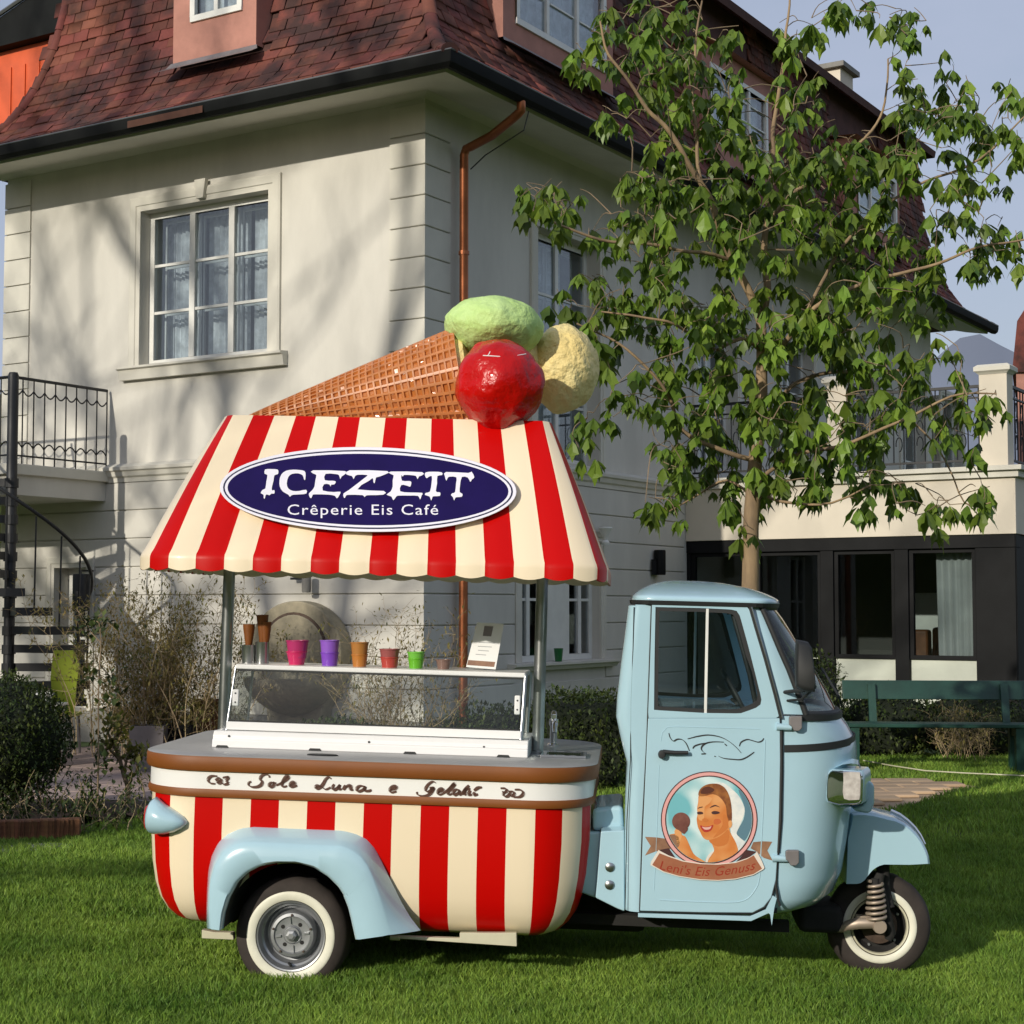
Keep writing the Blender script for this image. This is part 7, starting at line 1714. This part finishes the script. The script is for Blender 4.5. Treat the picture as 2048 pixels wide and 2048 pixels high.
# twiggy dry bushes against the house
def twiggy(name,label,cat,base,fan,n,h,spread,lean=0,leafn=8,greenfrac=.25,pxok=None,group=None,rad=.006,topr=1.0):
    r=empty(name,base,label,cat,group); g=G(); ml=[]; mg_=[]
    for i in range(n):
        p=Vector(base)+Vector((random.gauss(0,fan),random.gauss(0,fan*.6),0)); d=Vector((random.gauss(lean,spread),random.gauss(0,spread),1)).normalized(); hh=h*random.uniform(.55,1.0); q=[p]; m=9
        for k in range(m):
            d=(d+Vector((random.gauss(0,.14),random.gauss(0,.14),random.gauss(.02,.05)))).normalized(); q.append(q[-1]+d*hh/m)
        g.tube(q,[rad*(1-.8*k/m) for k in range(m+1)],4,cap=False)
        for k in range(2,m+1):
            for _b in range(2):
                b=[q[k]]; e=(d*.4+Vector((random.gauss(0,1),random.gauss(0,1),random.gauss(.5,.6)))).normalized()
                for _ in range(3): e=(e+Vector((random.gauss(0,.3),random.gauss(0,.3),random.gauss(0,.3)))).normalized(); b.append(b[-1]+e*random.uniform(.03,.09)*topr)
                g.tube(b,[rad*.35,rad*.3,rad*.25,rad*.18],3,cap=False)
                for x_ in b[1:]:
                    for _k in range(leafn if random.random()<.5 else 1): (mg_ if random.random()<greenfrac*(1.5-k/m) else ml).append((0,rmat(x_+Vector((random.gauss(0,.025),random.gauss(0,.025),random.gauss(0,.025))),random.uniform(.5,1.1))))
    g.build('stems',MT['dry'],r)
    T_=[quad_leaf(.058,.020)]
    if ml: join_inst('dry_leaves',T_,ml,MT['dryleaf'],r)
    if mg_: join_inst('green_leaves',T_,mg_,MT['box'],r)
    return r
b1=at(330,1470,16.0); twiggy('bamboo_bush','tall tan twiggy bush against the villa wall left of the truck','bush',(b1.x,16.0,.15),.32,100,1.8,.25,0,4,.14)
b2=at(790,1480,15.2); twiggy('twiggy_shrub','bare pale shrub right of the round stone fountain seen through the case','bush',(b2.x,15.3,.05),.22,44,1.6,.26,0,1,.05,rad=.005)
# green shrubs seen through the glass case
g1=at(660,1470,13.6); clipped('dark_shrub','dark green shrub behind the glass case below the stone fountain','shrub',(g1.x,14.0,.28),(.55,.35,.34),3600,.045,MT['box'],.7)
g3=at(500,1470,13.6); clipped('low_hedge','low dark green hedge behind the left part of the glass case','hedge',(g3.x+.1,14.6,.22),(.45,.25,.30),2400,.045,MT['box'],.7)
g2=at(960,1450,14.5); clipped('laurel_hedge','lush green hedge along the villa side wall behind the glass case','hedge',(g2.x+.25,15.3,.30),(.80,.4,.36),5200,.05,MT['box'],.75)
g4=at(1170,1440,14.0); clipped('hedge_block','dense dark green hedge block between the counter and the cab','hedge',(g4.x,14.6,.38),(.42,.6,.46),5200,.045,MT['box'],.8,box_=True)
g5=at(1640,1440,15); clipped('cab_side_shrub','small dark green shrub just right of the cab windscreen','shrub',(g5.x+.25,17.0,.55),(.45,.3,.60),2500,.05,MT['box'],.7)
for k,(px_,w_) in enumerate(((1780,.75),(1960,.95))):
    q=at(px_,1490,17.3); clipped('under_bench_shrub',('dark shrub in the shade behind the left half of the green bench','dark shrub in the shade behind the right half of the green bench')[k],'shrub',(q.x,17.5,.30),(w_*.9,.35,.42),2800,.05,MT['box'],.75,group='dark shrubs behind the bench')
q=at(1935,1480,16.9); twiggy('dry_grass_tuft','small reddish dry tuft of grass behind the bench seat','dry grass',(q.x,16.9,.02),.12,22,.5,.4,0,0,0,rad=.004)
# yellow green sapling and thin rose stem at the left
def sapling(name,label,cat,pts,rad,tips,leafs,lsize,mat,depth,group=None):
    P0=at(*pts[0],depth); r=empty(name,Vector((P0.x,depth,ground_z(P0.x,depth))),label,cat,group); g=G(); q=smooth_poly([at(x,y,depth) for x,y in pts],4); g.tube(q,[rad*(1-.6*i/len(q)) for i in range(len(q))],7)
    T_=[quad_leaf(lsize,lsize*.62)]; ml=[]
    for (fx,fy,tx,ty) in tips:
        a,b=at(fx,fy,depth),at(tx,ty,depth+random.uniform(-.15,.15)); mid=a.lerp(b,.5)+Vector((random.gauss(0,.02),0,.02)); qq=smooth_poly([a,mid,b],4); g.tube(qq,[rad*.6*(1-.6*i/len(qq)) for i in range(len(qq))],5,cap=False)
        for x_ in qq[len(qq)//2:]:
            for _ in range(leafs): ml.append((0,rmat(x_+Vector((random.gauss(0,.04),random.gauss(0,.04),random.gauss(0,.03))),random.uniform(.6,1.2))))
    g.build('stem',MT['twig'],r,smooth=50); join_inst('leaves',T_,ml,mat,r); return r
m_yg=M_('yellow_green_leaf',(.10,.13,.02),.6,col2=(.17,.15,.03),vs=6,rnd=-.4,trans=.3)
sapling('small_sapling','small bare-legged sapling with yellow green leaves left of the truck','sapling',[(255,1606),(256,1575),(248,1550),(240,1520),(228,1490),(215,1465)],.022,[(256,1575,275,1545),(275,1545,284,1500),(248,1550,262,1500),(240,1520,205,1480),(240,1520,232,1460),(228,1490,245,1455),(228,1490,200,1510),(215,1465,235,1440),(275,1545,268,1505)],7,.06,m_yg,12.6)
sapling('rose_stem','thin tall climbing rose stem with few leaves before the villa wall','plant',[(195,1640),(196,1560),(197,1480),(197,1400),(199,1340),(202,1285),(198,1245)],.008,[(197,1400,222,1412),(199,1340,180,1358),(199,1330,235,1380),(202,1285,180,1262),(198,1245,170,1250),(200,1262,212,1238),(197,1540,215,1530),(196,1570,180,1600)],4,.07,MT['box'],12.3)
# planters and fountain
pb=at(414,1455,16.3); g=G(); hgt=at(414,1403,16.3).z; pr_=empty('brown_planter',Vector((pb.x,16.4,0)),'brown wooden planter box between the twiggy bush and the truck pole','planter')
g.rings([[Vector((pb.x+sx_*.16,16.4+sy_*.16,z)) for sx_,sy_ in ((-1,-1),(1,-1),(1,1),(-1,1))] for z in (.0,hgt)],True,cap0=True); g.build('box',MT['brick'],pr_,bevel=.01)
g=G(); g.ring_prism([(-.18,-.18),(.18,-.18),(.18,.18),(-.18,.18)],[(-.14,-.14),(.14,-.14),(.14,.14),(-.14,.14)],lambda x,y,d: Vector((pb.x+x,16.4+y,hgt+d)),-.03,.012); g.build('rim',MT['brick'],pr_); g=G(); g.box((pb.x-.14,16.26,hgt-.06),(pb.x+.14,16.54,hgt-.04)); g.build('earth',MT['soil'],pr_)
for k,(a,b,y0,y1,lab) in enumerate(((262,324,1452,1492,'grey metal trough planter under the twiggy bush'),(326,380,1450,1480,'dark flat planter right of the grey trough'))):
    p0=at(a,y1,15.6+.2*k); p1=at(b,y0,15.6+.2*k); r=empty('trough_planter',Vector(((p0.x+p1.x)/2,p0.y,0)),lab,'planter','planters by the villa wall'); mt=MT['zinc'] if k==0 else MT['anthr']
    g=G(); y_=p0.y; g.rings([[Vector((p0.x,y_,0)),Vector((p1.x,y_,0)),Vector((p1.x,y_+.3,0)),Vector((p0.x,y_+.3,0))],[Vector((p0.x-.02,y_-.01,p1.z)),Vector((p1.x+.02,y_-.01,p1.z)),Vector((p1.x+.02,y_+.31,p1.z)),Vector((p0.x-.02,y_+.31,p1.z))],[Vector((p0.x+.01,y_+.02,p1.z)),Vector((p1.x-.01,y_+.02,p1.z)),Vector((p1.x-.01,y_+.28,p1.z)),Vector((p0.x+.01,y_+.28,p1.z))],[Vector((p0.x+.01,y_+.02,p1.z-.04)),Vector((p1.x-.01,y_+.02,p1.z-.04)),Vector((p1.x-.01,y_+.28,p1.z-.04)),Vector((p0.x+.01,y_+.28,p1.z-.04))]],True,cap0=True,cap1=True); g.build('trough',mt,r,bevel=.004)
fo=Vector(wp(FL,614,1300,.0)); t_f,_=tz(FL,614,1300); 
fn_t=empty('stone_fountain',FL(t_f,.2,0),'round-topped weathered stone wall fountain behind the cups','fountain')
zt2=tz(FL,614,1202)[1]; zc2=tz(FL,614,1300)[1]; rr2=tz(FL,524,1300)[0]-t_f; rr2=abs(rr2)
pts=[(rr2*math.cos(a),zc2+(zt2-zc2)*math.sin(a)) for a in np.linspace(0,math.pi,25)]
pts=pts+[(-rr2*.96,zc2-.25),(-rr2*.8,zc2-.45),(-rr2*.6,zc2-.6),(-rr2*.55,0.05),(rr2*.55,0.05),(rr2*.6,zc2-.6),(rr2*.8,zc2-.45),(rr2*.96,zc2-.25)]
g=G(); g.prism([(t_f+x,z) for x,z in pts],lambda x,y,d: FL(x,d,y),.03,.22); g.build('back_slab',MT['stone'],fn_t,bevel=.02)
r3=rr2*.70; g=G(); g.prism([(t_f+r3*math.cos(a),zc2-.06+r3*1.0*math.sin(a)) for a in np.linspace(0,2*math.pi,41)[:-1]],lambda x,y,d: FL(x,d,y),.19,.245); g.build('inner_disc',MT['stone'],fn_t,bevel=.015)
g=G(); g.ring_prism([(t_f+r3*1.06*math.cos(a),zc2-.06+r3*1.06*math.sin(a)) for a in np.linspace(0,2*math.pi,41)[:-1]],[(t_f+r3*.99*math.cos(a),zc2-.06+r3*.99*math.sin(a)) for a in np.linspace(0,2*math.pi,41)[:-1]],lambda x,y,d: FL(x,d,y),.20,.232); g.build('iron_band',MT['rust'],fn_t)
zb2=zc2-.28; g=G(); rs=[]
for k in range(9):
    q=k/8; rr3=rr2*.92*(math.sin(q*math.pi/2)**.6); rs.append([FL(t_f+rr3*math.cos(a),.22+rr3*.8*math.sin(a),zb2-.42+.42*q) for a in np.linspace(0,math.pi,25)])
rs.append([FL(t_f+rr2*.84*math.cos(a),.22+rr2*.70*math.sin(a),zb2-.01) for a in np.linspace(0,math.pi,25)]); rs.append([FL(t_f+rr2*.6*math.cos(a),.22+rr2*.5*math.sin(a),zb2-.12) for a in np.linspace(0,math.pi,25)])
g.rings(rs,False,cap1=True); g.build('basin',MT['stone'],fn_t,smooth=40)
# ---- bare trees standing behind the camera (they cast the dappled shade on the villa)
def bare_tree(x,y,h,seed,label,spread=.60,lvl=5):
    rnd=random.Random(seed); r=empty('bare_tree',(x,y,0),label,'tree','leafless trees on the lawn behind the viewer'); g=G(); tw_=G()
    def grow(p,d,l,rad,lv):
        q=[p]; m=5
        for k in range(m): d=(d+Vector((rnd.gauss(0,.09),rnd.gauss(0,.09),rnd.gauss(.02,.04)))).normalized(); q.append(q[-1]+d*l/m)
        (g if lv>1 else tw_).tube(q,[rad*(1-.35*k/m) for k in range(m+1)],8 if lv>2 else 4,cap=False)
        if lv==0: return
        for k in range(3 if lv>1 else 4):
            e=(d+Vector((rnd.gauss(0,spread),rnd.gauss(0,spread),rnd.gauss(.05,.3)))).normalized(); grow(q[rnd.randint(2,m)] if k else q[-1],e,l*rnd.uniform(.6,.82),rad*.58,lv-1)
    grow(Vector((x,y,0)),Vector((0,0,1)),h*.34,h*.0125,lvl); g.build('trunk',MT['bark'],r,smooth=60); tw_.build('twigs',MT['twig'],r)
bare_tree(-14.9,1.2,21,11,'tall leafless tree outside the view at the left of the lawn'); bare_tree(-13.0,.6,22,5,'second leafless tree, farther left outside the view'); bare_tree(-22.5,-4.6,20,31,'leafless tree well behind the viewer to the left',.70,5)
clipped('boundary_bush','tall rounded evergreen bush outside the view left of the lawn','bush',(-5.3,8.6,.75),(.9,.6,.8),5000,.05,MT['box'])

# ---- trees far behind the viewer, mirrored in the windows and the paint
ft=G(); vv=[];rs=[]
for k in range(61):
    a=R(106 + 264*k/60); r_=44+3*mnoise.noise(Vector((k*.7,0,0))); h=7.5+2.2*mnoise.noise(Vector((k*.45,3,0)))+1.0*mnoise.noise(Vector((k*1.9,7,0)))
    rs.append([Vector((math.cos(a)*r_,math.sin(a)*r_+6,z)) for z in (-.2,h*.5,h)]+[Vector((math.cos(a)*(r_+3),math.sin(a)*(r_+3)+6,h*.8))])
wood=G(); wood.rings(rs,False); wd=wood.build('far_trees',MT['box'],smooth=80); tag(wd,'low belt of dark trees far behind the viewer','trees',kind='stuff')
